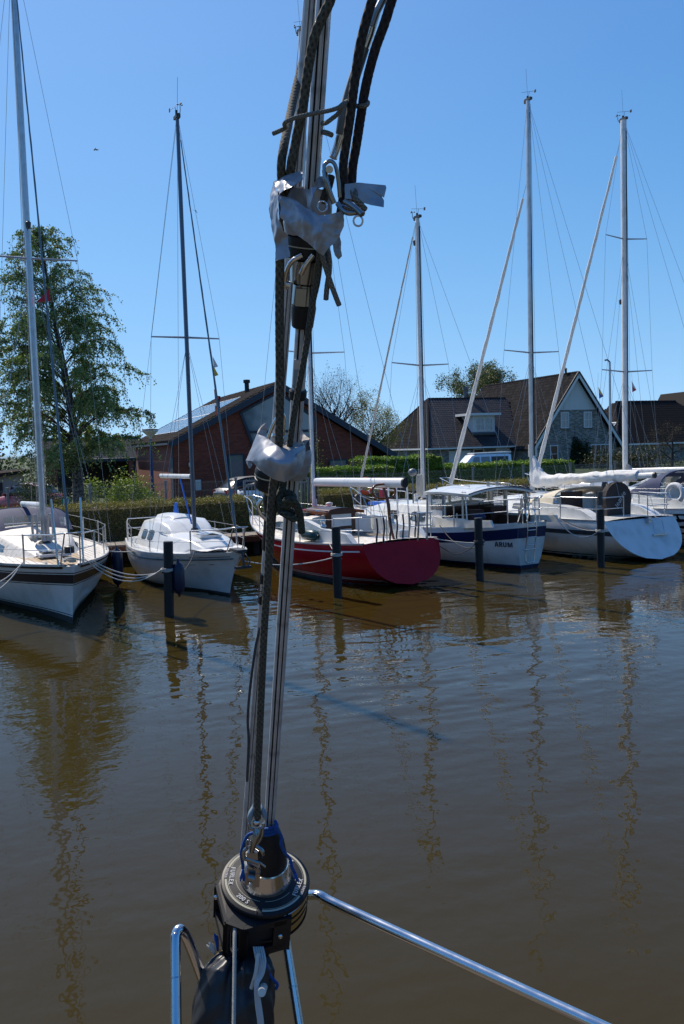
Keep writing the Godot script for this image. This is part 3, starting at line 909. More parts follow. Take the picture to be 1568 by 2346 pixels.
func build_tiled_house():
	M.brick_grey.albedo_texture = brick_tex(Color(1, 1, 1) * 0.82, Color(0.93, 0.93, 0.9), 0.32, 7)
	M.brick_grey.uv1_triplanar = true
	M.brick_grey.uv1_scale = Vector3.ONE * 0.28
	var t := thing("tiled_house", "large grey brick house with dark tiled roofs, white dormer and boarded gable", "house", Transform3D(Basis(Vector3.UP, 0.349), Vector3(20.6, 0.15, -95.0)))
	# local x: along the gable front, z towards the camera
	var W := 11.0; var R := 10.2; var E := 2.6; var L := 20.0
	var g := G.new()
	g.prism(PackedVector2Array([Vector2(0.3, 0), Vector2(W - 0.3, 0), Vector2(W - 0.3, E), Vector2(W / 2, R - 0.5), Vector2(0.3, E)]), -L, 0)
	part("gable_wall", g, M.brick_grey, t)
	# wing
	var wx := -10.3; var wz0 := -3.7; var wz1 := -18.5; var wr := 8.2; var rz := (wz0 + wz1) / 2; var rx := -6.9
	part("wing_wall", g_box(Transform3D(), Vector3(10.2, 2.65, 13.9)), M.brick_grey, t, Transform3D(Basis(), Vector3(wx / 2 + 0.3, 1.325, rz)))
	part("garage_door", g_box(Transform3D(), Vector3(2.6, 2.2, 0.06)), M.boards_white, t, Transform3D(Basis(), Vector3(-6.6, 1.1, wz0 - 0.42)))
	part("side_panel", g_box(Transform3D(), Vector3(1.9, 2.4, 0.06)), M.boards_white, t, Transform3D(Basis(), Vector3(-1.2, 1.2, wz0 - 0.42)))
	# boarded gable top: single upright boards
	var zz := 0.0
	var y0 := 6.25
	var sl := (R - E) / (W / 2)
	var bw := 0.16
	var xx := 0.3
	while xx < W - 0.3:
		var cx := xx + bw / 2
		var h := R - 0.42 - absf(cx - W / 2) * sl
		if h > y0 + 0.05:
			part("board", g_box(Transform3D(), Vector3(bw - 0.015, h - y0, 0.05)), M.boards_white, t, Transform3D(Basis(), Vector3(cx, (h + y0) / 2, 0.03)))
		xx += bw
	# roofs: slabs carrying tiles
	var ov := 0.55
	var a := Vector3(-0.45, E - 0.45 * sl * 0.4, -L - 0.3)
	var ridge := R + 0.05
	var fl := slope_frame(Vector3(-0.35, E - 0.35 * sl, -L - 0.3), Vector3(-0.35, E - 0.35 * sl, ov), Vector3(W / 2, ridge, ov))
	var len := Vector2(W / 2 + 0.35, ridge - (E - 0.35 * sl)).length()
	var fr := slope_frame(Vector3(W + 0.35, E - 0.35 * sl, ov), Vector3(W + 0.35, E - 0.35 * sl, -L - 0.3), Vector3(W / 2, ridge, ov))
	var D := L + 0.3 + ov
	var slab := PackedVector2Array([Vector2(0, 0), Vector2(D, 0), Vector2(D, len), Vector2(0, len)])
	var main := under(t, "main_roof", fl, slab, 0.14, M.roof_tile_c)
	under(t, "main_roof", fr, slab, 0.14, M.roof_tile_c)
	# wing roof: front slope and hip
	var e0 := 2.55
	var p0 := Vector3(wx - 0.4, e0, wz0 + 0.4)
	var p1 := Vector3(0.35, e0, wz0 + 0.4)
	var p2 := Vector3(rx, wr, rz)
	var p3 := Vector3(wx - 0.4, e0, wz1 - 0.4)
	var ff := slope_frame(p0, p1, p2)
	var inv := ff.affine_inverse()
	var top_r := inv * Vector3(3.6, wr, rz)
	var q2 := inv * p2
	var front := PackedVector2Array([Vector2(0, 0), Vector2(p1.x - p0.x, 0), Vector2(top_r.x, top_r.y), Vector2(q2.x, q2.y)])
	var fh := slope_frame(p3, p0, p2)
	var h2 := fh.affine_inverse() * p2
	var hip := PackedVector2Array([Vector2(0, 0), Vector2(p3.distance_to(p0), 0), Vector2(h2.x, h2.y)])
	under(t, "wing_roof", ff, front, 0.1, M.roof_tile_c)
	under(t, "hip_roof", fh, hip, 0.1, M.roof_tile_c)
	var dark := [M.roof_tile_a, M.roof_tile_b, M.roof_tile_c]
	var brown := [M.tile_brown_a, M.tile_brown_b, M.tile_brown_b, M.tile_brown_c]
	lay_tiles(t, ff, front, 0.33, 0.42, dark, Rect2(6.2, 1.6, 3.2, 3.1), 150)
	lay_tiles(t, fh, hip, 0.33, 0.42, [M.tile_brown_b, M.tile_brown_b, M.tile_brown_a], Rect2(), 60)
	lay_tiles(t, fl, slab, 0.33, 0.42, brown, Rect2(), 90)
	# ridge and hip tiles
	var rt := G.new(); rt.lathe([Vector2(0.14, -0.24), Vector2(0.17, 0.0), Vector2(0.15, 0.24)], 8)
	var rm := rt.done()
	var lines := [[Vector3(W / 2, ridge, ov), Vector3(W / 2, ridge, -L)], [p2, Vector3(3.4, wr, rz)], [p0 + Vector3(0, 0.06, 0), p2], [p3 + Vector3(0, 0.06, 0), p2]]
	for l in lines:
		var n := int(l[0].distance_to(l[1]) / 0.44)
		var d: Vector3 = (l[1] - l[0]).normalized()
		var s := d.cross(Vector3.UP).normalized()
		for i in n:
			part("ridge_tile", rm, M.tile_brown_b, t, Transform3D(Basis(s, d, s.cross(d)), l[0] + d * (0.22 + i * 0.44)))
	# white barge boards and gutters
	for s in [-1, 1]:
		g = G.new()
		g.bar(Vector3(W / 2, R - 0.12, ov + 0.05), Vector3(W / 2 + s * (W / 2 + 0.35), E - 0.35 * sl - 0.16, ov + 0.05), 0.05, 0.42)
		part("barge_board", g, M.trim_white, t)
		g = G.new()
		g.bar(Vector3(W / 2, R + 0.12, ov + 0.05), Vector3(W / 2 + s * (W / 2 + 0.4), E - 0.35 * sl + 0.08, ov + 0.05), 0.08, 0.2)
		part("verge_tile", g, M.roof_tile_c, t)
	g = G.new(); g.bar(p0 + Vector3(-0.08, -0.06, 0.08), p1 + Vector3(0, -0.06, 0.08), 0.14, 0.16)
	part("gutter", g, M.trim_white, t)
	g = G.new(); g.bar(p3 + Vector3(-0.08, -0.06, 0), p0 + Vector3(-0.08, -0.06, 0.08), 0.14, 0.16)
	part("gutter", g, M.trim_white, t)
	g = G.new(); g.box(Vector3(-0.05, 2.0, ov - 0.5), Vector3(1.0, 1.3, 0.2))
	part("eave_end", g, M.trim_white, t)
	# gable windows
	for c in [[4.0, 5.15, 1.05, 1.75], [6.95, 5.15, 1.05, 1.75]]:
		window_at(t, Vector3(c[0], c[1], 0.03), c[2], c[3], Basis(), M.trim_white, M.glass_house, Vector2i(2, 2))
	window_at(t, Vector3(2.6, 1.55, 0.03), 1.0, 1.9, Basis(), M.trim_white, M.glass_dark, Vector2i(1, 2))
	window_at(t, Vector3(8.6, 1.25, 0.03), 2.6, 2.4, Basis(), M.trim_white, M.glass_dark, Vector2i(4, 2), false)
	window_at(t, Vector3(-4.3, 1.9, wz0 - 0.42), 1.3, 0.9, Basis(), M.trim_white, M.glass_dark, Vector2i(1, 1), false)
	# dormer
	var dz := -5.1
	var dr := part("dormer", g_box(Transform3D(), Vector3(2.7, 2.0, 2.8)), M.boards_white, t, Transform3D(Basis(), Vector3(-3.0, 5.0, dz - 1.4)))
	part("dormer_roof", g_box(Transform3D(), Vector3(3.9, 0.26, 3.5)), M.trim_white, dr, Transform3D(Basis(), Vector3(-0.1, 1.13, 0.25)))
	part("apron", g_box(Transform3D(), Vector3(3.0, 0.25, 0.3)), M.lead, dr, Transform3D(Basis(Vector3.RIGHT, 0.6), Vector3(0, -1.0, 1.5)))
	for s in [-1, 1]:
		window_at(dr, Vector3(s * 0.55, 0.05, 1.41), 1.08, 1.45, Basis(), M.trim_white, M.glass_house, Vector2i(2, 2), false)
	# chimney and roof vents
	g = G.new(); g.lathe([Vector2(0.2, 0), Vector2(0.2, 1.2), Vector2(0.32, 1.2), Vector2(0.32, 1.5), Vector2(0, 1.5)], 10, Transform3D(Basis(), Vector3(-1.9, wr - 0.1, rz - 0.3)))
	part("flue", g, M.lead, t)
	g = G.new(); g.lathe([Vector2(0.12, 0), Vector2(0.12, 0.5), Vector2(0.2, 0.5), Vector2(0, 0.7)], 8, Transform3D(Basis(), Vector3(W / 2 - 0.3, ridge, -1.4)))
	part("vent", g, M.timber_dark, t)
	g = G.new(); g.box(Vector3(1.8, 4.9, -3.2), Vector3(0.3, 0.9, 0.3))
	part("vent", g, M.timber_dark, t)

func build_far_house():
	var t := thing("hipped_house", "brown tiled hipped roof house at the right edge with skylight", "house", Transform3D(Basis(Vector3.UP, 0.35), Vector3(34.5, 0.15, -108.0)))
	var g := G.new()
	g.box(Vector3(8, 1.2, -6), Vector3(17, 2.4, 11.5))
	part("wall", g, M.brick_grey, t)
	var A := Vector3(-1, 2.3, 0.3); var B := Vector3(17, 2.3, 0.3); var C := Vector3(17, 2.3, -12.3); var D := Vector3(-1, 2.3, -12.3)
	var r0 := Vector3(3.4, 7.7, -6); var r1 := Vector3(13, 7.7, -6)
	var ff := slope_frame(A, B, r0)
	var iv := ff.affine_inverse()
	var a2 := iv * r0; var b2 := iv * r1
	var front := PackedVector2Array([Vector2(0, 0), Vector2(18, 0), Vector2(b2.x, b2.y), Vector2(a2.x, a2.y)])
	var fh := slope_frame(D, A, r0)
	var h2 := fh.affine_inverse() * r0
	var hip := PackedVector2Array([Vector2(0, 0), Vector2(12.6, 0), Vector2(h2.x, h2.y)])
	under(t, "front_roof", ff, front, 0.12, M.tile_brown_b)
	var hr := under(t, "hip_roof", fh, hip, 0.12, M.tile_brown_b)
	lay_tiles(t, ff, front, 0.36, 0.45, [M.tile_brown_b, M.tile_brown_b], Rect2(), 120)
	lay_tiles(t, fh, hip, 0.36, 0.45, [M.tile_brown_a, M.tile_brown_b, M.tile_brown_c], Rect2(), 120)
	for p in [[9.0, 2.6], [6.6, 2.6]]:
		var o := part("skylight", g_box(Transform3D(), Vector3(1.0, 1.7, 0.1)), M.trim_white, hr, fh * Transform3D(Basis(), Vector3(p[0], p[1], 0.1)))
		part("pane", g_box(Transform3D(), Vector3(0.84, 1.5, 0.02)), M.glass_house, o, Transform3D(Basis(), Vector3(0, 0, 0.06)))
	g = G.new(); g.bar(A + Vector3(0, -0.05, 0.08), B + Vector3(0, -0.05, 0.08), 0.14, 0.2); g.bar(D + Vector3(-0.08, -0.05, 0), A + Vector3(-0.08, -0.05, 0), 0.14, 0.2)
	part("gutter", g, M.trim_white, t)
	var rt := G.new(); rt.lathe([Vector2(0.14, -0.24), Vector2(0.17, 0.0), Vector2(0.15, 0.24)], 8)
	var rm := rt.done()
	for l in [[r0, r1], [A, r0]]:
		var n := int(l[0].distance_to(l[1]) / 0.5)
		var d: Vector3 = (l[1] - l[0]).normalized()
		var s := d.cross(Vector3.UP).normalized()
		for i in n:
			part("ridge_tile", rm, M.tile_brown_b, t, Transform3D(Basis(s, d, s.cross(d)), l[0] + d * (0.25 + i * 0.5)))
	# thatched cap of another roof behind with a steel flue
	var k := thing("thatched_roof_house", "thatched brown roof tip with steel flue behind the hipped house", "house", Transform3D(Basis(Vector3.UP, 0.2), Vector3(53.5, 0.15, -132)))
	g = G.new()
	g.prism(PackedVector2Array([Vector2(-5, 0), Vector2(5, 0), Vector2(5, 3.4), Vector2(1.6, 9.7), Vector2(-1.6, 9.7), Vector2(-5, 3.4)]), -8, 0)
	part("roof", g, M.tile_brown_c, k)
	g = G.new(); g.lathe([Vector2(0.2, 9.4), Vector2(0.2, 10.6), Vector2(0.3, 10.6), Vector2(0.3, 11.0), Vector2(0, 11.0)], 8, Transform3D(Basis(), Vector3(-0.6, 0, -1)))
	part("flue", g, M.rail_steel, k)

func car_body(prof: Array, w: float, m: Material, parent: Node3D, called := "body"):
	# prof: [x, y_low, y_high, half width low, half width high]
	var rows := []
	for p in prof:
		var x: float = p[0]; var lo: float = p[1]; var hi: float = p[2]; var a: float = p[3]; var b: float = p[4]
		var row := PackedVector3Array()
		var mid := (lo + hi) / 2
		for q in [[-a * 0.9, lo], [-a, lo + 0.1], [-a * 1.0, mid], [-b, hi - 0.06], [-b * 0.86, hi], [0, hi + 0.025], [b * 0.86, hi], [b, hi - 0.06], [a, mid], [a, lo + 0.1], [a * 0.9, lo]]:
			row.append(Vector3(x, q[1], q[0]))
		rows.append(row)
	var g := G.new()
	g.smooth(1)
	g.loft(rows, true)
	g.flat()
	g.fan(rows[0]); g.fan(rows[-1])
	return part(called, g, m, parent)

func wheel(parent: Node3D, p: Vector3, r: float):
	var x := Transform3D(Basis(Vector3.RIGHT, PI / 2), p)
	var g := G.new()
	g.lathe([Vector2(r * 0.62, -0.1), Vector2(r * 0.95, -0.1), Vector2(r, -0.06), Vector2(r, 0.06), Vector2(r * 0.95, 0.1), Vector2(r * 0.62, 0.1)], 24, x)
	var w := part("wheel", g, M.rubber, parent)
	g = G.new()
	g.lathe([Vector2(0, -0.07), Vector2(r * 0.62, -0.085), Vector2(r * 0.62, 0.085), Vector2(0, 0.07)], 20, x)
	for k in 5:
		g.box(x * Vector3(cos(TAU * k / 5) * r * 0.3, 0, sin(TAU * k / 5) * r * 0.3), Vector3(0.05, r * 0.6, 0.19), Basis(Vector3.BACK, -TAU * k / 5 + PI / 2))
	part("rim", g, M.alloy_silver, w)

func car(label: String, called: String, x: Transform3D, paint: Material, L: float, H: float, category := "car"):
	# nose towards +x
	var t := thing(called, label, category, x, "cars parked beyond the fence")
	var h := L / 2
	car_body([[-h, 0.45, 0.75, 0.72, 0.66], [-h + 0.12, 0.28, 0.95, 0.84, 0.76], [-h + 0.5, 0.22, 1.0, 0.88, 0.82], [-0.3, 0.2, 0.98, 0.9, 0.84], [h - 1.5, 0.2, 0.94, 0.9, 0.82], [h - 0.5, 0.22, 0.82, 0.87, 0.74], [h - 0.1, 0.28, 0.68, 0.78, 0.62], [h, 0.35, 0.55, 0.6, 0.5]], 0.9, paint, t)
	car_body([[-h + 0.35, 0.9, 0.98, 0.8, 0.76], [-h + 0.75, 0.9, H - 0.12, 0.81, 0.62], [-h + 1.3, 0.9, H - 0.02, 0.82, 0.62], [-0.1, 0.9, H, 0.82, 0.63], [0.35, 0.9, H - 0.06, 0.82, 0.62], [h - 1.25, 0.88, 0.95, 0.8, 0.74]], 0.9, M.car_black, t, "windows")
	var g := G.new()
	var rows := []
	for q in [[-h + 0.72, H - 0.11], [-h + 1.3, H + 0.015], [-0.1, H + 0.035], [0.35, H - 0.03]]:
		var row := PackedVector3Array()
		for k in 7:
			var s := (k - 3) / 3.0
			row.append(Vector3(q[0], q[1] + 0.03 * (1 - s * s), s * 0.57))
		rows.append(row)
	g.smooth(1); g.loft(rows)
	part("roof", g, paint, t)
	for s in [-1, 1]:
		for xx in [-0.42, 0.5]:
			g = G.new(); g.bar(Vector3(xx - 0.08, 0.92, s * 0.835), Vector3(xx - 0.16, H - 0.06, s * 0.64), 0.03, 0.07, Vector3.BACK)
			part("pillar", g, paint, t)
		wheel(t, Vector3(-h + 0.78, 0.32, s * 0.8), 0.32)
		wheel(t, Vector3(h - 0.82, 0.32, s * 0.8), 0.32)
		g = G.new(); g.box(Vector3(-h + 0.1, 0.82, s * 0.66), Vector3(0.12, 0.2, 0.26))
		part("tail_light", g, M.light_red, t)
		g = G.new(); g.box(Vector3(h - 0.22, 0.66, s * 0.58), Vector3(0.2, 0.14, 0.3))
		part("headlight", g, M.light_clear, t)
		g = G.new(); g.box(Vector3(0.62, 1.0, s * 0.95), Vector3(0.1, 0.13, 0.2))
		part("mirror", g, paint, t)
	part("number_plate", g_box(Transform3D(), Vector3(0.02, 0.11, 0.52)), M.plate_yellow, t, Transform3D(Basis(), Vector3(-h - 0.012, 0.6, 0)))
	return t

func build_street():
	# red hatchback: its rear quarter towards us, mostly behind the left boat's mast
	car("red hatchback parked before the grey garage at the left edge", "parked_car", Transform3D(Basis(Vector3.UP, 2.72), Vector3(-16.7, 0.16, -47.0)), M.car_red, 4.1, 1.5)
	car("silver hatchback parked beside the red brick house", "parked_car", Transform3D(Basis(Vector3.UP, 0.62), Vector3(-4.6, 0.16, -47.5)), M.car_silver, 4.4, 1.5)
	car("white car bonnet showing behind the bar gate", "parked_car", Transform3D(Basis(Vector3.UP, -0.5), Vector3(-3.3, 0.16, -44.0)), M.car_white, 3.9, 1.42)
	# white camper van behind the tall hedge
	var v := thing("parked_van", "white van with dark rear window behind the bright green hedge", "van", Transform3D(Basis(Vector3.UP, PI + 0.25), Vector3(11.7, 0.16, -74.0)), "cars parked beyond the fence")
	car_body([[-2.4, 0.4, 1.0, 0.9, 0.88], [-2.35, 0.3, 1.95, 0.95, 0.8], [-2.1, 0.3, 2.02, 0.96, 0.82], [0.6, 0.3, 2.04, 0.96, 0.82], [1.1, 0.3, 1.94, 0.96, 0.78], [1.75, 0.3, 1.25, 0.95, 0.84], [2.3, 0.32, 1.05, 0.9, 0.76], [2.45, 0.4, 0.8, 0.8, 0.7]], 0.95, M.car_white, v)
	for s in [-1, 1]:
		for q in [[-2.05, -0.55], [-0.4, 0.35], [0.5, 1.2]]:
			var g := G.new()
			g.quad(Vector3(q[0], 1.25, s * 0.965), Vector3(q[1], 1.25, s * 0.965), Vector3(q[1] - (0.25 if q[1] > 1.0 else 0.0), 1.82, s * 0.895), Vector3(q[0], 1.82, s * 0.895))
			part("side_window", g, M.car_black if q[0] < -1 else M.window_grey, v)
		wheel(v, Vector3(-1.5, 0.33, s * 0.85), 0.33)
		wheel(v, Vector3(1.5, 0.33, s * 0.85), 0.33)
	part("pop_top", g_box(Transform3D(), Vector3(3.3, 0.09, 1.5)), M.car_white, v, Transform3D(Basis(Vector3.BACK, -0.015), Vector3(-0.75, 2.12, 0)))
	# blue street lamp
	var l := thing("street_lamp", "blue street lamp with wide cream bowl shade beside the brick house", "street lamp", Transform3D(Basis(), Vector3(-10.1, 0.15, -47.5)))
	var g2 := G.new(); g2.tube([Vector3(0, 0, 0), Vector3(0, 1.2, 0), Vector3(0, 3.75, 0)], [0.11, 0.085, 0.06], 10)
	part("pole", g2, M.lamp_blue, l)
	g2 = G.new(); g2.lathe([Vector2(0.06, 3.7), Vector2(0.09, 3.8), Vector2(0.42, 4.1), Vector2(0.42, 4.16)], 20)
	part("lamp_shade", g2, M.lamp_glass, l)
	g2 = G.new(); g2.lathe([Vector2(0.43, 4.16), Vector2(0.4, 4.22), Vector2(0, 4.26)], 20)
	part("lid", g2, M.lead, l)

# ---- trees ----

func grow(g: G, tips: Array, p: Vector3, d: Vector3, length: float, r: float, level: int, conf: Dictionary):
	var n := 4
	var pts := [p]
	var q := p
	var dd := d
	for i in n:
		dd = (dd + Vector3(rng.randfn(), rng.randfn(), rng.randfn()) * conf.wander + Vector3.UP * conf.lift * (1.0 if level > 0 else 0.4)).normalized()
		q += dd * length / n
		pts.append(q)
	var radii := []
	for i in n + 1: radii.append(lerpf(r, r * conf.taper, float(i) / n))
	g.tube(pts, radii, 7 if level == 0 else (5 if level == 1 else 3), false)
	if level >= conf.levels:
		for k in pts.size():
			if k > 0: tips.append(pts[k])
		return
	if level >= conf.levels - 1: tips.append(pts[-1])
	var kids: int = conf.kids[mini(level, conf.kids.size() - 1)]
	for k in kids:
		var t := (0.3 if level == 0 else 0.15) + (0.7 if level == 0 else 0.85) * (k + rng.randf()) / kids
		var i := mini(int(t * n), n - 1)
		var o: Vector3 = pts[i].lerp(pts[i + 1], t * n - i)
		var side := dd.cross(Vector3(rng.randfn(), rng.randfn(), rng.randfn())).normalized()
		var nd: Vector3 = (dd * conf.along + side).normalized()
		grow(g, tips, o, nd, length * conf.shrink * rng.randf_range(0.75, 1.2) * (1.15 - 0.45 * t), lerpf(r, r * conf.taper, t) * 0.6, level + 1, conf)

func tree(called: String, label: String, p: Vector3, height: float, conf: Dictionary, bark: Material, leaves: int, size: Vector2, base: Color, scatter: float, group := ""):
	var t := thing(called, label, "tree", Transform3D(Basis(), p), group)
	rng.seed = conf.seed
	var g := G.new()
	var tips := []
	grow(g, tips, Vector3(0, -0.2, 0), Vector3(conf.get("lean", 0.0), 1, 0).normalized(), height * conf.trunk, conf.girth, 0, conf)
	part("trunk", g, bark, t)
	if leaves > 0:
		var where := func(_i):
			var c: Vector3 = tips[rng.randi() % tips.size()]
			return c + Vector3(rng.randfn(), rng.randfn(), rng.randfn()) * scatter
		part("crown", leaf_mesh(leaves, where, size, func(_i): return tint(base, 0.35)), M.leaf, t)
	return t

func build_birch():
	# tall weeping birch: one leader, side limbs that arch out, leaf-hung twigs that drop
	rng.seed = 77
	var t := thing("birch_tree", "tall loose crowned birch in young leaf behind the left boat", "tree", Transform3D(Basis(), Vector3(-11.9, 0.15, -40.0)))
	var g := G.new()
	var H := 13.0
	var axis := func(k: float): return Vector3(-0.85 * pow(k, 1.3) + 0.25 * sin(k * 5.0), H * k, 0.3 * sin(k * 4.0))
	var pts := []
	var rad := []
	for i in 15:
		pts.append(axis.call(i / 14.0)); rad.append(lerpf(0.30, 0.03, pow(i / 14.0, 0.8)))
	g.tube(pts, rad, 9, false)
	part("trunk", g, M.bark_birch, t)
	g = G.new()
	var spots := []
	for i in 150:
		var k := 0.16 + 0.84 * pow((i + rng.randf()) / 150.0, 1.0)
		var o: Vector3 = axis.call(k)
		var az := rng.randf() * TAU
		var reach: float = 5.0 * pow(1.0 - k, 0.55) * clampf(k / 0.25, 0.6, 1.0) * rng.randf_range(0.5, 1.12)
		var out := Vector3(cos(az), 0, sin(az))
		var limb := []
		var lr := []
		for s in 6:
			var q := s / 5.0
			limb.append(o + out * reach * q + Vector3.UP * (reach * 1.25 * q - reach * 1.0 * q * q) + Vector3(rng.randfn(), rng.randfn(), rng.randfn()) * 0.07 * q)
			lr.append(lerpf(0.042 * (1.2 - k), 0.006, q))
		g.tube(limb, lr, 4, false)
		var twigs := int(6 + reach * 6.0)
		for w in twigs:
			var q := rng.randf_range(0.25, 1.0)
			var s0 := mini(int(q * 5), 4)
			var b: Vector3 = limb[s0].lerp(limb[s0 + 1], q * 5 - s0)
			var drop := rng.randf_range(0.35, 1.1) * (0.6 if k > 0.85 else 1.0)
			var sway := Vector3(rng.randfn(), 0, rng.randfn()) * 0.32 + out * 0.25
			var tw := []
			for s in 5:
				var e := s / 4.0
				tw.append(b + sway * e * 0.9 + Vector3.UP * (0.12 * sin(e * PI) - drop * e * e))
			g.tube(tw, [0.007, 0.006, 0.005, 0.004, 0.003], 3, false)
			for s in 4:
				for c in 4:
					spots.append(tw[s].lerp(tw[s + 1], rng.randf()))
	part("limbs", g, M.bark_dark, t)
	var n := spots.size()
	var place := func(i): return spots[i % n] + Vector3(rng.randfn(), rng.randfn(), rng.randfn()) * 0.055
	part("crown", leaf_mesh(int(n * 1.7), place, Vector2(0.055, 0.115), func(_i): return tint(Color(0.185, 0.245, 0.085), 0.45), 0.8), M.leaf, t)

func bush(called: String, label: String, p: Vector3, r: Vector3, n: int, base: Color, size: Vector2, category := "bush", fill := 0.55):
	var t := thing(called, label, category, Transform3D(Basis(), p))
	var g := G.new()
	var lumps := []
	for i in 26:
		var d := Vector3(rng.randfn(), absf(rng.randfn()) * 0.9 + 0.1, rng.randfn()).normalized() * pow(rng.randf(), 0.4)
		lumps.append(Vector3(d.x * r.x, d.y * r.y, d.z * r.z))
		g.tube([Vector3(d.x * 0.1, -0.1, d.z * 0.1), Vector3(d.x * r.x * 0.5, d.y * r.y * 0.6, d.z * r.z * 0.5), lumps[-1]], [0.02, 0.014, 0.006], 4, false)
	part("stems", g, M.bark_dark, t)
	var place := func(_i):
		var c: Vector3 = lumps[rng.randi() % lumps.size()]
		var q := c + Vector3(rng.randfn() * r.x, rng.randfn() * r.y, rng.randfn() * r.z) * 0.15
		return q if q.y > 0.05 else Vector3(0, -999, 0)
	part("foliage", leaf_mesh(n, place, size, func(_i): return tint(base, 0.4)), M.leaf, t)

func build_trees():
	build_birch()
	tree("budding_tree", "nearly bare dark branching tree behind the brick house", Vector3(-0.7, 0.15, -72.0), 12.0, {"seed": 5, "trunk": 0.52, "girth": 0.24, "taper": 0.35, "wander": 0.11, "lift": 0.13, "levels": 4, "kids": [11, 7, 5, 4], "along": 0.95, "shrink": 0.62}, M.bark_dark, 1800, Vector2(0.06, 0.11), Color(0.09, 0.085, 0.03), 0.12)
	tree("budding_tree", "rounded tree with fine yellow green buds right of the bare tree", Vector3(2.6, 0.15, -76.0), 8.6, {"seed": 12, "trunk": 0.6, "girth": 0.18, "taper": 0.35, "wander": 0.13, "lift": 0.08, "levels": 4, "kids": [11, 7, 5, 4], "along": 0.75, "shrink": 0.6}, M.bark_dark, 9500, Vector2(0.06, 0.12), Color(0.25, 0.225, 0.065), 0.2)
	tree("leafy_tree", "open crowned leafy tree rising behind the tiled house roof", Vector3(19.6, 0.15, -126.0), 18.0, {"seed": 23, "trunk": 0.66, "girth": 0.42, "taper": 0.35, "wander": 0.14, "lift": 0.10, "levels": 4, "kids": [10, 6, 5, 3], "along": 0.6, "shrink": 0.52}, M.bark_dark, 26000, Vector2(0.12, 0.24), Color(0.10, 0.115, 0.04), 0.38)
	tree("bare_tree", "small bare fruit tree at the right edge before the hipped house", Vector3(30.9, 0.15, -83.0), 6.6, {"seed": 31, "trunk": 0.5, "girth": 0.17, "taper": 0.4, "wander": 0.17, "lift": 0.10, "levels": 4, "kids": [6, 5, 5, 3], "along": 0.6, "shrink": 0.62}, M.bark_dark, 900, Vector2(0.05, 0.09), Color(0.12, 0.09, 0.04), 0.12)
	rng.seed = 99
	bush("garden_shrub", "bright yellow green rounded shrub under the birch", Vector3(-11.7, 0.15, -46.0), Vector3(2.0, 2.1, 1.3), 9000, Color(0.23, 0.29, 0.04), Vector2(0.06, 0.13))
	bush("garden_shrub", "small yellow leaved shrub against the brick house right of the ropes", Vector3(-1.9, 0.15, -52.0), Vector3(1.3, 3.0, 1.0), 3600, Color(0.22, 0.20, 0.035), Vector2(0.07, 0.13))
	bush("garden_shrub", "low variegated shrub before the brick wall", Vector3(-7.3, 0.15, -42.5), Vector3(1.2, 0.75, 0.8), 3000, Color(0.18, 0.22, 0.06), Vector2(0.05, 0.1))
	bush("garden_shrub", "green shrub just behind the bar gate", mar(6.7, 13.2, 0.15), Vector3(1.0, 1.35, 0.8), 5000, Color(0.13, 0.16, 0.03), Vector2(0.04, 0.09))
	bush("climbing_ivy", "dark ivy mass on the grey brick gable beside the doors", Transform3D(Basis(Vector3.UP, 0.349), Vector3(20.6, 0.15, -95.0)) * Vector3(5.7, 0.1, 0.25), Vector3(1.35, 3.0, 0.3), 5500, Color(0.022, 0.04, 0.014), Vector2(0.12, 0.22), "ivy")
	bush("garden_shrub", "brown green shrubbery before the hipped house at the right", Vector3(29.0, 0.15, -88.0), Vector3(5.0, 2.2, 1.2), 9000, Color(0.06, 0.06, 0.02), Vector2(0.08, 0.18))
	bush("garden_shrub", "dark green undergrowth below the birch by the red car", Vector3(-14.0, 0.15, -42.5), Vector3(2.0, 2.6, 1.0), 7000, Color(0.05, 0.085, 0.02), Vector2(0.05, 0.1))
	# unseen tree belt added behind us to give the polished steel dark reflections
	var bank := func(_i):
		var a := rng.randf_range(-2.0, 2.0)
		return Vector3(26.0 * sin(a) + rng.randfn() * 1.5, (5.0 + 4.0 * sin(a * 7.0)) * pow(rng.randf(), 0.7) + 2.0, 27.0 * cos(a) + rng.randfn() * 1.5)
	var bk := single("added_bank_trees", leaf_mesh(22000, bank, Vector2(0.5, 0.9), func(_i): return tint(Color(0.05, 0.075, 0.02), 0.3)), M.leaf, "unseen leafy trees added behind the viewer for dark reflections", "trees")
	bk.set_meta("kind", "stuff")
	bush("garden_shrub", "distant dark treetops at the far left edge", Vector3(-42.0, 0.15, -90.0), Vector3(9.0, 6.0, 3.0), 9000, Color(0.05, 0.07, 0.025), Vector2(0.2, 0.4))

# ---- boats: local x forward from the stern, y up from the waterline, z to starboard ----

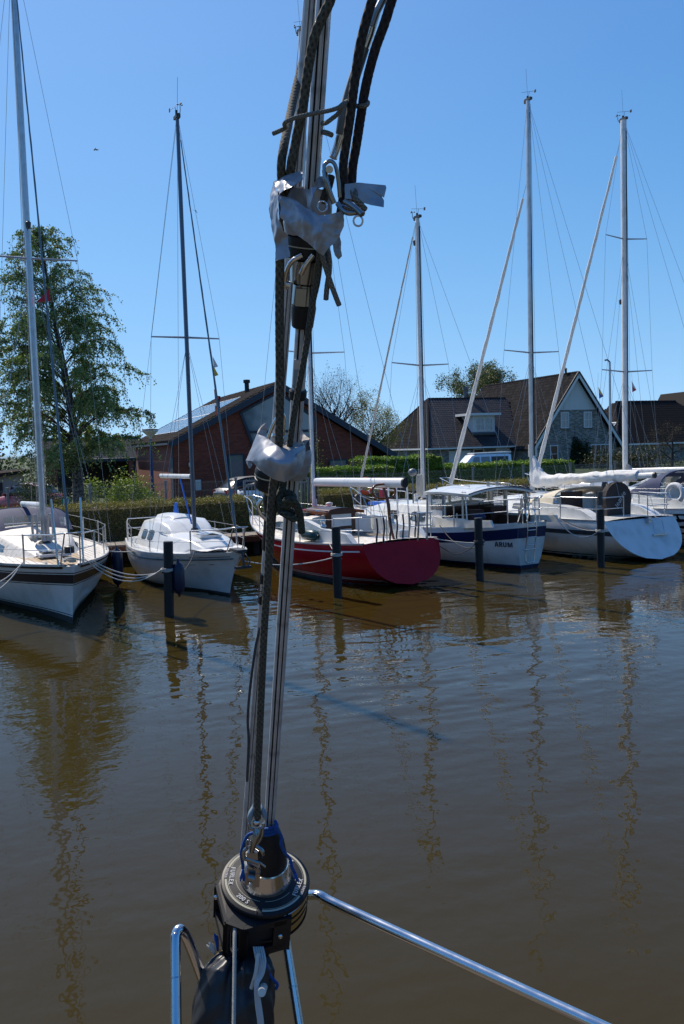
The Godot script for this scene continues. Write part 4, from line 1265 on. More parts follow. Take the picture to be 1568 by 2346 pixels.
class Hull:
	var d := {}
	func _init(conf: Dictionary): d = conf
	func sheer(s: float) -> float:
		var m: float = d.mid
		if s < 0.4:
			var t := s / 0.4
			return lerpf(d.aft, m, 1 - (1 - t) * (1 - t))
		var t2 := (s - 0.4) / 0.6
		return lerpf(m, d.fore, t2 * t2)
	func bottom(s: float) -> float:
		if s < 0.35:
			return lerpf(d.tuck, -0.4, smoothstep(0.0, 1.0, s / 0.35))
		if s > 0.75:
			return lerpf(-0.4, -0.25, (s - 0.75) / 0.25)
		return -0.4
	func deck(s: float) -> float:
		var b: float = d.beam / 2
		var m := 0.42
		if s < m:
			return b * lerpf(d.tran, 1.0, sin(s / m * PI / 2))
		return b * maxf(0.0, 1.0 - pow((s - m) / (1 - m), d.full))
	func x(s: float, y: float) -> float:
		var a: float = d.st0 + d.st1 * y + d.get("st2", 0.0) * y * y
		var b: float = d.len - d.rake * (1.0 - clampf(y / d.fore, -0.3, 1.0)) - 0.12 * d.rake * sin(PI * clampf(y / d.fore, 0, 1))
		return lerpf(a, b, s)
	func half(s: float, y: float) -> float:
		var lo := bottom(s)
		var k := clampf((y - lo) / maxf(sheer(s) - lo, 0.01), 0.0, 1.0)
		var round_ := pow(1.0 - pow(1.0 - k, d.get("bil", 2.4)), d.get("fil", 0.62))
		var vee := pow(k, 0.75)
		return deck(s) * lerpf(round_, vee, smoothstep(0.45, 1.0, s))
	func p(s: float, y: float, side: float, out := 0.0) -> Vector3:
		return Vector3(x(s, y), y, side * (half(s, y) + out))
	func rim(s: float, side: float, up := 0.0, inset := 0.0) -> Vector3:
		return p(s, sheer(s), side, -inset) + Vector3(0, up, 0)

func hull_skin(h: Hull, n := 36, m := 14) -> G:
	var g := G.new()
	for side in [-1.0, 1.0]:
		var rows := []
		for i in n + 1:
			var s := i / float(n)
			var row := PackedVector3Array()
			for j in m + 1:
				var k := j / float(m)
				var y := lerpf(h.bottom(s), h.sheer(s), k)
				row.append(h.p(s, y, side))
			rows.append(row)
		g.smooth(1 if side < 0 else 2)
		g.loft(rows)
	g.flat()
	return g

func transom(h: Hull) -> G:
	var g := G.new()
	var lo := h.bottom(0); var hi := h.sheer(0)
	var n := 16
	g.smooth(1)
	for j in n:
		var y0 := lerpf(lo, hi, j / float(n)); var y1 := lerpf(lo, hi, (j + 1) / float(n))
		g.quad(h.p(0, y0, -1), h.p(0, y0, 1), h.p(0, y1, 1), h.p(0, y1, -1))
	return g

func hull_band(h: Hull, lo: Callable, hi: Callable, s0 := 0.0, s1 := 1.0, out := 0.004, with_transom := false, sides := [-1.0, 1.0]) -> G:
	var g := G.new()
	var n := 40
	for side in sides:
		var rows := []
		for i in n + 1:
			var s := lerpf(s0, s1, i / float(n))
			var row := PackedVector3Array()
			for j in 5:
				var y: float = lerpf(lo.call(s), hi.call(s), j / 4.0)
				row.append(h.p(s, maxf(y, h.bottom(s)), side, out))
			rows.append(row)
		g.smooth(1 if side < 0 else 2)
		g.loft(rows)
	if with_transom:
		var a: float = lo.call(0.0); var b: float = hi.call(0.0)
		var o := Vector3(-out, 0, 0)
		g.flat()
		g.quad(h.p(0, a, -1, out) + o, h.p(0, a, 1, out) + o, h.p(0, b, 1, out) + o, h.p(0, b, -1, out) + o)
	return g

func deck_skin(h: Hull, s0 := 0.0, s1 := 0.995, up := 0.0, inset := 0.0, camber := 0.05) -> G:
	var g := G.new()
	var rows := []
	for i in 25:
		var s := lerpf(s0, s1, i / 24.0)
		var row := PackedVector3Array()
		var y := h.sheer(s)
		var b := maxf(h.half(s, y) - inset, 0.0)
		for j in 9:
			var t := j / 4.0 - 1.0
			row.append(Vector3(h.x(s, y), y + up + camber * (1 - t * t) * b, t * b))
		rows.append(row)
	g.smooth(1); g.loft(rows)
	return g

func rim_rail(h: Hull, w: float, t: float, s0 := 0.0, s1 := 1.0) -> G:
	var g := G.new()
	for side in [-1.0, 1.0]:
		var rows := []
		for i in 41:
			var s := lerpf(s0, s1, i / 40.0)
			var a := h.rim(s, side, -0.01, -0.008)
			var b := h.rim(s, side, -0.01, minf(w, h.deck(s)))
			rows.append(PackedVector3Array([a, a + Vector3(0, t, 0), b + Vector3(0, t, 0), b]))
		g.loft(rows, true)
	return g

func cabin_skin(st: Array) -> G:
	# stations: [x, half width low, half width high, y low, y high]
	var g := G.new()
	var rows := []
	for q in st:
		var row := PackedVector3Array()
		var a: float = q[1]; var b: float = q[2]; var lo: float = q[3]; var hi: float = q[4]
		var r := minf(0.06, (hi - lo) * 0.4)
		for e in [[-a, lo], [-b, hi - r], [-b + r * 0.5, hi - r * 0.25], [-b + r * 1.4, hi], [-b * 0.5, hi + 0.03 * b * 2], [0, hi + 0.045 * b * 2], [b * 0.5, hi + 0.03 * b * 2], [b - r * 1.4, hi], [b - r * 0.5, hi - r * 0.25], [b, hi - r], [a, lo]]:
			row.append(Vector3(q[0], e[1], e[0]))
		rows.append(row)
	g.smooth(1); g.loft(rows); g.flat()
	g.fan(rows[0]); g.fan(rows[-1])
	return g

func on_cabin(st: Array, x: float, f: float, side: float, out := 0.006) -> Vector3:
	for i in st.size() - 1:
		if x >= st[i][0] and x <= st[i + 1][0]:
			var t: float = (x - st[i][0]) / (st[i + 1][0] - st[i][0])
			var a := lerpf(st[i][1], st[i + 1][1], t); var b := lerpf(st[i][2], st[i + 1][2], t)
			var lo := lerpf(st[i][3], st[i + 1][3], t); var hi := lerpf(st[i][4], st[i + 1][4], t) - 0.06
			return Vector3(x, lerpf(lo, hi, f), side * (lerpf(a, b, f) + out))
	return Vector3.ZERO

func cabin_window(st: Array, x0: float, x1: float, f0: float, f1: float, side: float, out := 0.006, slant := 0.0) -> G:
	var g := G.new()
	var n := 6
	var rows := []
	for i in n + 1:
		var t := i / float(n)
		var cut := 0.12 * (f1 - f0) * (1.0 if i == 0 or i == n else 0.0)
		rows.append(PackedVector3Array([on_cabin(st, lerpf(x0, x1, t), f0 + cut, side, out), on_cabin(st, lerpf(x0 + slant, x1 - slant, t), f1 - cut, side, out)]))
	g.smooth(1); g.loft(rows)
	return g

func wire(parent: Node3D, called: String, a: Vector3, b: Vector3, r := 0.004, m: Material = null):
	var g := G.new()
	g.tube([a, b], r, 5, false)
	return part(called, g, m if m else M.wire, parent)

func mast_rig(t: Node3D, conf: Dictionary):
	# conf: x, foot, top, r, mat, spreaders [[height, half span, sweep]], chain (half beam at shrouds), chain_y, bow, stern (points), furl
	var x: float = conf.x
	var foot := Vector3(x, conf.foot, 0)
	var top := Vector3(x + conf.get("rake", 0.0), conf.top, 0)
	var g := G.new()
	g.tube([foot, foot.lerp(top, 0.5), foot.lerp(top, 0.85), top], [conf.r, conf.r, conf.r * 0.97, conf.r * conf.get("tip", 0.8)], 14, true, 0.68, Vector3(1, 0, 0))
	var mast := part("mast", g, conf.mat, t)
	g = G.new()
	g.box(foot.lerp(top, 0.5) + Vector3(-conf.r * 1.0, 0, 0), Vector3(0.014, (conf.top - conf.foot) * 0.94, 0.03))
	part("luff_groove", g, M.foil_groove, mast)
	g = G.new(); g.box(top + Vector3(-0.02, 0.03, 0), Vector3(0.26, 0.07, 0.09)); g.box(top + Vector3(0.1, 0.01, 0), Vector3(0.12, 0.1, 0.05))
	part("masthead", g, M.instrument, mast)
	g = G.new(); g.lathe([Vector2(conf.r * 1.5, conf.foot - 0.05), Vector2(conf.r * 1.4, conf.foot + 0.05), Vector2(conf.r, conf.foot + 0.09)], 14, Transform3D(Basis(), Vector3(x, 0, 0)))
	part("mast_collar", g, M.instrument, mast)
	# wind vane, aerial, lamp
	g = G.new()
	g.tube([top, top + Vector3(-0.03, 0.25, 0.03)], 0.006, 4)
	g.tube([top + Vector3(0.19, 0.29, -0.07), top + Vector3(-0.2, 0.22, 0.11)], 0.005, 4)
	g.box(top + Vector3(-0.2, 0.22, 0.11), Vector3(0.07, 0.08, 0.01))
	g.lathe([Vector2(0, 0), Vector2(0.03, 0), Vector2(0.03, 0.1), Vector2(0, 0.1)], 8, Transform3D(Basis(), top + Vector3(0.05, 0.05, 0.03)))
	part("wind_vane", g, M.instrument, mast)
	if conf.get("aerial", true):
		g = G.new(); g.tube([top, top + Vector3(0.02, 0.9, -0.04)], 0.004, 4)
		part("aerial", g, M.instrument, mast)
	if conf.get("cups", false):
		g = G.new()
		g.tube([top, top + Vector3(0.21, 0.03, 0), top + Vector3(0.24, 0.1, 0), top + Vector3(0.24, 0.22, 0)], 0.009, 5)
		for a in 3:
			var c := top + Vector3(0.24 + 0.06 * cos(a * 2.1), 0.22, 0.06 * sin(a * 2.1))
			g.lathe([Vector2(0, -0.025), Vector2(0.025, 0), Vector2(0, 0.025)], 6, Transform3D(Basis(), c))
			g.tube([top + Vector3(0.24, 0.22, 0), c], 0.005, 4)
		part("wind_meter", g, M.instrument, mast)
	if conf.get("lamp_y", 0.0) > 0.0:
		g = G.new(); g.lathe([Vector2(0, -0.09), Vector2(0.05, -0.07), Vector2(0.06, 0.05), Vector2(0, 0.09)], 10, Transform3D(Basis(), Vector3(x + conf.r + 0.05, conf.lamp_y, 0)))
		part("steaming_light", g, M.instrument, mast)
	var cy: float = conf.chain_y
	var cb: float = conf.chain
	var prev := {}
	for s in [-1.0, 1.0]:
		var last := Vector3(x - 0.05, cy, s * cb)
		for sp in conf.spreaders:
			var root := foot.lerp(top, (sp[0] - conf.foot) / (conf.top - conf.foot))
			var tip: Vector3 = root + Vector3(-sp[2], sp[3] if sp.size() > 3 else 0.04, s * sp[1])
			g = G.new(); g.tube([root, tip], [0.026, 0.016], 8, true, 0.5)
			part("spreader", g, conf.get("sp_mat", M.spreader), mast)
			wire(t, "shroud", last, tip, conf.get("wire", 0.0042))
			wire(t, "shroud", Vector3(x + 0.25, cy, s * cb * 0.92), root + Vector3(0, -0.12, 0), conf.get("wire", 0.0042))
			wire(t, "shroud", Vector3(x - 0.45, cy, s * cb * 0.92), root + Vector3(0, -0.15, 0), conf.get("wire", 0.0042))
			last = tip
		wire(t, "shroud", last, top + Vector3(0, -0.08, s * 0.03), conf.get("wire", 0.0042))
	var b: Vector3 = conf.bow
	var hound: Vector3 = foot.lerp(top, conf.get("frac", 0.985)) + Vector3(conf.r, 0, 0)
	if conf.has("furl"):
		g = G.new()
		var lo := b.lerp(hound, 0.035)
		var pts := []
		var rr := []
		for i in 41:
			var q := i / 40.0
			pts.append(lo.lerp(hound, q * 0.955 + 0.0) + Vector3(rng.randfn(), 0, rng.randfn()) * conf.furl * 0.06)
			rr.append(conf.furl * lerpf(1.25, 0.62, q) * (1.0 + 0.10 * sin(i * 1.9)) * (0.75 if i == 0 else 1.0))
		g.tube(pts, rr, 9)
		part("furled_sail", g, conf.get("furl_mat", M.sailcloth), t)
		wire(t, "forestay", b, hound, 0.006)
		if conf.get("drum", true):
			var ax := (hound - b).normalized()
			var sd := ax.cross(Vector3.BACK).normalized()
			g = G.new(); g.lathe([Vector2(0.02, 0), Vector2(0.1, 0.0), Vector2(0.1, 0.02), Vector2(0.05, 0.03), Vector2(0.05, 0.1), Vector2(0.1, 0.11), Vector2(0.1, 0.13), Vector2(0.03, 0.2)], 16, Transform3D(Basis(sd, ax, sd.cross(ax)), b + ax * 0.1))
			part("furler_drum", g, M.instrument, t)
	else:
		wire(t, "forestay", b, hound, 0.005)
	for e in conf.stern:
		wire(t, "backstay", e, top, 0.0042)
	for e in conf.get("halyards", []):
		wire(t, "halyard", Vector3(x + e[0], conf.foot + 0.3, e[1]), top + Vector3(e[0] * 0.4, -0.1, e[1] * 0.5), 0.005, M.rope_white)

func stanchions(t: Node3D, h: Hull, ss: Array, hgt: float, lines := 2, r := 0.0125, sides := [-1.0, 1.0], ends := []):
	for side in sides:
		var tops := []
		for s in ss:
			var p := h.rim(s, side, 0.0, 0.05)
			var g := G.new(); g.tube([p, p + Vector3(0, hgt, 0)], r, 7)
			part("stanchion", g, M.rail_steel, t)
			tops.append(p)
		for k in lines:
			var pts := []
			for p in tops: pts.append(p + Vector3(0, hgt * (1.0 - 0.46 * k) - 0.02, 0))
			var g := G.new(); g.tube(pts, 0.0055, 5)
			part("lifeline", g, M.wire, t)

func pulpit(t: Node3D, h: Hull, s0: float, hgt: float, ahead: float, r := 0.0135, mid := 0.5):
	# bow rail: one bent tube over the stem, legs, lower rail
	var tip := h.rim(1.0, 1, 0, 0)
	var L := h.rim(s0, -1, 0, 0.06); var R := h.rim(s0, 1, 0, 0.06)
	var sm := lerpf(s0, 1.0, 0.6)
	var L2 := h.rim(sm, -1, hgt, 0.02); var R2 := h.rim(sm, 1, hgt, 0.02)
	var f := Vector3(tip.x + ahead, tip.y + hgt, 0)
	var top := curve([L + Vector3(0, hgt, 0), L2, f + Vector3(-0.05, 0.02, -0.16), f + Vector3(0, 0.02, 0), f + Vector3(-0.05, 0.02, 0.16), R2, R + Vector3(0, hgt, 0)], 6)
	var g := G.new(); g.tube(top, r, 8)
	var o := part("pulpit", g, M.rail_steel, t)
	for side in [-1.0, 1.0]:
		g = G.new(); g.tube([h.rim(s0, side, 0, 0.06), h.rim(s0, side, hgt, 0.06)], r, 8)
		part("leg", g, M.rail_steel, o)
		var fr := Vector3(f.x - 0.1, f.y + 0.01, side * 0.13)
		g = G.new(); g.tube([h.rim(sm + (1.0 - sm) * 0.35, side, 0, 0.03), fr], r, 8)
		part("leg", g, M.rail_steel, o)
		g = G.new(); g.tube([h.rim(s0, side, hgt * mid, 0.06), h.rim(sm + (1.0 - sm) * 0.35, side, 0, 0.03).lerp(fr, mid)], r * 0.7, 7)
		part("lower_rail", g, M.rail_steel, o)

func pushpit(t: Node3D, h: Hull, s1: float, hgt: float, gap := 0.0, r := 0.0135, lean := 0.0):
	# stern rail in two halves
	for side in [-1.0, 1.0]:
		var a := h.rim(s1, side, 0, 0.06)
		var b := h.rim(0.015, side, 0, 0.08)
		var c := Vector3(b.x, b.y, side * maxf(gap, 0.0))
		for k in 2:
			var y := hgt * (1.0 - 0.48 * k)
			var pts := curve([a + Vector3(-lean * 0, y, 0), b + Vector3(0.08, y, 0), b + Vector3(0, y, -side * 0.08), c + Vector3(0, y, 0)], 5)
			var g := G.new(); g.tube(pts, r * (1.0 if k == 0 else 0.75), 8)
			part("stern_rail", g, M.rail_steel, t)
		for p in [a, b.lerp(a, 0.12), c]:
			var g := G.new(); g.tube([p, p + Vector3(0, hgt, 0)], r, 8)
			part("leg", g, M.rail_steel, t)

func boom(t: Node3D, x: float, y: float, length: float, r: float, m: Material, rise := 0.0, called := "boom") -> MeshInstance3D:
	var g := G.new()
	g.tube([Vector3(x - 0.12, y, 0), Vector3(x - 0.12 - length, y + rise, 0)], r, 14, true, 0.72, Vector3.UP)
	var o := part(called, g, m, t)
	g = G.new(); g.box(Vector3(x - 0.09, y, 0), Vector3(0.12, 0.08, 0.05))
	part("gooseneck", g, M.instrument, o)
	g = G.new(); g.tube([Vector3(x - 0.12 - length, y + rise, 0), Vector3(x - 0.18 - length, y + rise, 0)], r * 1.02, 14, true, 0.72, Vector3.UP)
	part("end_cap", g, M.black_plastic, o)
	return o

func winch(t: Node3D, p: Vector3, k := 1.0):
	var g := G.new()
	g.lathe([Vector2(0.07 * k, 0), Vector2(0.065 * k, 0.03 * k), Vector2(0.045 * k, 0.06 * k), Vector2(0.05 * k, 0.1 * k), Vector2(0.062 * k, 0.12 * k), Vector2(0.055 * k, 0.15 * k), Vector2(0, 0.155 * k)], 14, Transform3D(Basis(), p))
	part("winch", g, M.rail_steel, t)

func vent(t: Node3D, p: Vector3, m: Material):
	var g := G.new()
	g.lathe_soft([Vector2(0.085, 0), Vector2(0.07, 0.03), Vector2(0.055, 0.09), Vector2(0.075, 0.13), Vector2(0.1, 0.165), Vector2(0.085, 0.2), Vector2(0.0, 0.215)], 14, Transform3D(Basis(), p))
	part("deck_vent", g, m, t)

func hatch(t: Node3D, c: Vector3, s: Vector2, frame: Material, tilt := 0.0):
	var x := Transform3D(Basis(Vector3.BACK, tilt), c)
	var o := part("deck_hatch", g_box(x, Vector3(s.x, 0.05, s.y)), frame, t)
	part("pane", g_box(x * Transform3D(Basis(), Vector3(0, 0.028, 0)), Vector3(s.x - 0.1, 0.01, s.y - 0.1)), M.window_dark, o)

func sprayhood(t: Node3D, x0: float, x1: float, w: float, y0: float, y1: float, m: Material, windows := true):
	# x0: aft hoop, x1: foot of the front; a hood open aft
	var rows := []
	var n := 10
	for i in n:
		var q := i / float(n - 1)
		var x := lerpf(x0, x1, q)
		var hgt := lerpf(y1, y0 + 0.02, pow(q, 1.9))
		var ww := w * lerpf(1.0, 0.93, q)
		var row := PackedVector3Array()
		for j in 15:
			var a := PI * j / 14.0
			var e := 0.55
			row.append(Vector3(x - 0.08 * sin(a) * (1.0 - q), y0 + (hgt - y0) * pow(sin(a), e), -ww * signf(cos(a)) * pow(absf(cos(a)), 0.7)))
		rows.append(row)
	# two skins give the cloth its thickness
	var g := G.new(); g.smooth(1)
	g.loft(rows.slice(0, 3))
	if windows:
		for i in range(2, n - 1):
			for j in 14:
				if (j in [2, 3, 6, 7, 8, 11, 12]) and i > 4 and i < n - 2: continue
				g.quad(rows[i][j], rows[i][j + 1], rows[i + 1][j + 1], rows[i + 1][j])
	else:
		g.loft(rows.slice(2))
	var o := part("sprayhood", g, m, t)
	if windows:
		for js in [[2, 3], [6, 7, 8], [11, 12]]:
			g = G.new(); g.smooth(1)
			for i in range(5, n - 2):
				for j in js: g.quad(rows[i][j], rows[i][j + 1], rows[i + 1][j + 1], rows[i + 1][j])
			part("vinyl_window", g, M.clear_vinyl, o)
	g = G.new(); g.tube(Array(rows[0]), 0.018, 7)
	part("hoop", g, m, o)

func fender(called: String, label: String, top: Vector3, length: float, r: float, m: Material, tie: Vector3, axis := Vector3.DOWN):
	var t := thing(called, label, "fender", Transform3D(Basis(), top))
	var b := Basis()
	if axis != Vector3.DOWN:
		var y := -axis.normalized(); var z := y.cross(Vector3.UP).normalized()
		b = Basis(y.cross(z), y, z)
	var g := G.new()
	g.lathe_soft([Vector2(0.02, 0), Vector2(0.03, -0.05), Vector2(r * 0.7, -0.09), Vector2(r, -0.09 - r * 0.8), Vector2(r, -length + 0.09 + r * 0.8), Vector2(r * 0.7, -length + 0.09), Vector2(0.03, -length + 0.05), Vector2(0.02, -length)], 16, Transform3D(b, Vector3.ZERO))
	part("body", g, m, t)
	if tie != top:
		g = G.new(); g.tube([Vector3.ZERO, tie - top], 0.007, 5)
		part("lanyard", g, M.rope_dark, t)

func boat_frame(u: float, v: float, towards_quay: bool, turn := 0.0) -> Transform3D:
	var a := TURN + PI / 2 + turn
	if not towards_quay: a -= PI
	return Transform3D(Basis(Vector3.UP, a), mar(u, v))

func build_boat_left():
	# white yacht, bow to us, dark band between pin stripes, teak deck
	var x := boat_frame(-1.72, 9.15, false, 0.0)
	var t := thing("sailing_yacht", "white yacht with dark band, bow towards us, cut by the left edge", "sailboat", x, "sailboats moored in the boxes")
	var h := Hull.new({"len": 9.3, "beam": 3.15, "aft": 0.98, "mid": 0.92, "fore": 1.12, "tran": 0.72, "tuck": 0.05, "full": 1.9, "rake": 0.5, "st0": 0.0, "st1": -0.12, "bil": 2.8})
	part("hull", hull_skin(h), M.gelcoat_white, t)
	part("transom", transom(h), M.gelcoat_white, t)
	part("boot_top", hull_band(h, func(_s): return -0.3, func(s): return 0.075 + 0.05 * s), M.antifoul_grey, t)
	part("pinstripe", hull_band(h, func(s): return 0.10 + 0.05 * s, func(s): return 0.115 + 0.05 * s), M.gelcoat_black, t)
	part("dark_band", hull_band(h, func(s): return h.sheer(s) - 0.34, func(s): return h.sheer(s) - 0.165), M.gelcoat_black, t)
	part("pinstripe", hull_band(h, func(s): return h.sheer(s) - 0.375, func(s): return h.sheer(s) - 0.36), M.gelcoat_black, t)
	part("pinstripe", hull_band(h, func(s): return h.sheer(s) - 0.145, func(s): return h.sheer(s) - 0.125), M.gelcoat_black, t)
	part("rubbing_strake", hull_band(h, func(s): return h.sheer(s) - 0.05, func(s): return h.sheer(s) - 0.005, 0.0, 0.97, 0.012), M.gelcoat_black, t)
	part("deck", deck_skin(h), M.deck_white, t)
	part("teak_deck", deck_skin(h, 0.3, 0.97, 0.008, 0.12), M.deck_teak, t)
	# caulking lines along the teak
	var seams := G.new()
	for k in range(-11, 12):
		var pts := []
		for i in 20:
			var s := lerpf(0.34, 0.965, i / 19.0)
			var b := h.half(s, h.sheer(s)) - 0.14
			var z := k * 0.11
			if absf(z) < b:
				pts.append(Vector3(h.x(s, h.sheer(s)), h.sheer(s) + 0.0095 + 0.05 * b * (1 - pow(z / (b + 0.02), 2)), z))
		if pts.size() > 1: seams.tube(pts, 0.004, 4, false)
	part("caulking", seams, M.mahogany, t)
	part("toe_rail", rim_rail(h, 0.03, 0.045, 0.0, 0.975), M.alloy_silver, t)
	var cab := [[2.6, 1.0, 0.86, 0.94, 1.36], [3.6, 1.0, 0.86, 0.94, 1.36], [5.0, 0.88, 0.72, 0.94, 1.3], [6.0, 0.66, 0.5, 0.96, 1.18], [6.5, 0.45, 0.3, 1.0, 1.07]]
	part("coachroof", cabin_skin(cab), M.deck_white, t)
	for s in [-1.0, 1.0]:
		part("cabin_window", cabin_window(cab, 3.0, 3.9, 0.35, 0.8, s), M.window_dark, t)
		part("cabin_window", cabin_window(cab, 4.2, 5.2, 0.35, 0.8, s), M.window_dark, t)
	hatch(t, Vector3(6.9, 1.12, 0), Vector2(0.62, 0.6), M.alloy_white)
	hatch(t, Vector3(5.2, 1.36, 0), Vector2(0.5, 0.5), M.alloy_white)
	sprayhood(t, 2.55, 3.6, 1.05, 1.32, 1.86, M.canvas_blue)
	part("cockpit_coaming", cabin_skin([[0.5, 1.0, 0.94, 0.95, 1.15], [2.6, 1.08, 1.0, 0.95, 1.25]]), M.deck_white, t)
	mast_rig(t, {"x": 5.75, "foot": 1.2, "top": 13.6, "r": 0.095, "mat": M.alloy_silver, "spreaders": [[7.25, 1.0, 0.0, 0.02]], "chain": 1.42, "chain_y": 1.0, "bow": Vector3(9.0, 1.25, 0), "stern": [Vector3(0.0, 1.05, 0.5), Vector3(0, 1.05, -0.5)], "furl": 0.02, "furl_mat": M.fence_post, "drum": false, "lamp_y": 7.9, "rake": -0.1, "halyards": [[0.1, 0.1], [-0.12, 0.1], [-0.1, -0.1]]})
	var bm := boom(t, 5.75, 2.05, 3.4, 0.07, M.alloy_white, -0.12)
	# coils of rope hung on the mast foot
	for s in [-1.0, 1.0]:
		var g := G.new()
		for k in 7:
			var ring := []
			for i in 13: ring.append(Vector3(5.82 + 0.03 * k - 0.1, 1.58 + 0.3 * sin(TAU * i / 12.0), s * (0.16 + 0.05 * cos(TAU * i / 12.0)) + 0.01 * k))
			g.tube(ring, 0.009, 5, false)
		part("rope_coil", g, M.sailcloth_old, t)
	# bow furler, roller and rail
	var g2 := G.new(); g2.lathe([Vector2(0.02, 0), Vector2(0.09, 0), Vector2(0.09, 0.12), Vector2(0.03, 0.14)], 14, Transform3D(Basis(), Vector3(8.85, 1.32, 0)))
	part("furler_drum", g2, M.black_plastic, t)
	g2 = G.new(); g2.box(Vector3(8.9, 1.2, 0), Vector3(0.5, 0.05, 0.12)); g2.box(Vector3(8.5, 1.19, 0.1), Vector3(0.9, 0.04, 0.05))
	part("bow_roller", g2, M.rail_steel, t)
	pulpit(t, h, 0.84, 0.58, 0.02)
	for s in [-1.0, 1.0]:
		var g := G.new(); g.tube([Vector3(8.95, 1.1, s * 0.22), Vector3(8.75, 2.32, s * 0.26)], 0.02, 8)
		part("step_post", g, M.rail_steel, t)
	stanchions(t, h, [0.1, 0.26, 0.42, 0.58, 0.72, 0.84], 0.6)
	pushpit(t, h, 0.1, 0.62)
	for s in [-1.0, 1.0]:
		var p := h.rim(0.9, s, 0.05, 0.12)
		part("cleat", g_box(Transform3D(Basis(), p), Vector3(0.22, 0.04, 0.04)), M.rail_steel, t)
	# red club pennant below the spreader
	g2 = G.new(); g2.prism(PackedVector2Array([Vector2(0, 0), Vector2(0, -0.27), Vector2(0.28, -0.3)]), -0.004, 0.004, Transform3D(Basis(Vector3.UP, -PI / 2), Vector3(5.9, 6.62, -0.36)))
	part("pennant", g2, M.flag_red, t)
	wire(t, "flag_halyard", Vector3(5.85, 7.2, -0.33), Vector3(5.9, 1.1, -1.0), 0.003)
	return t

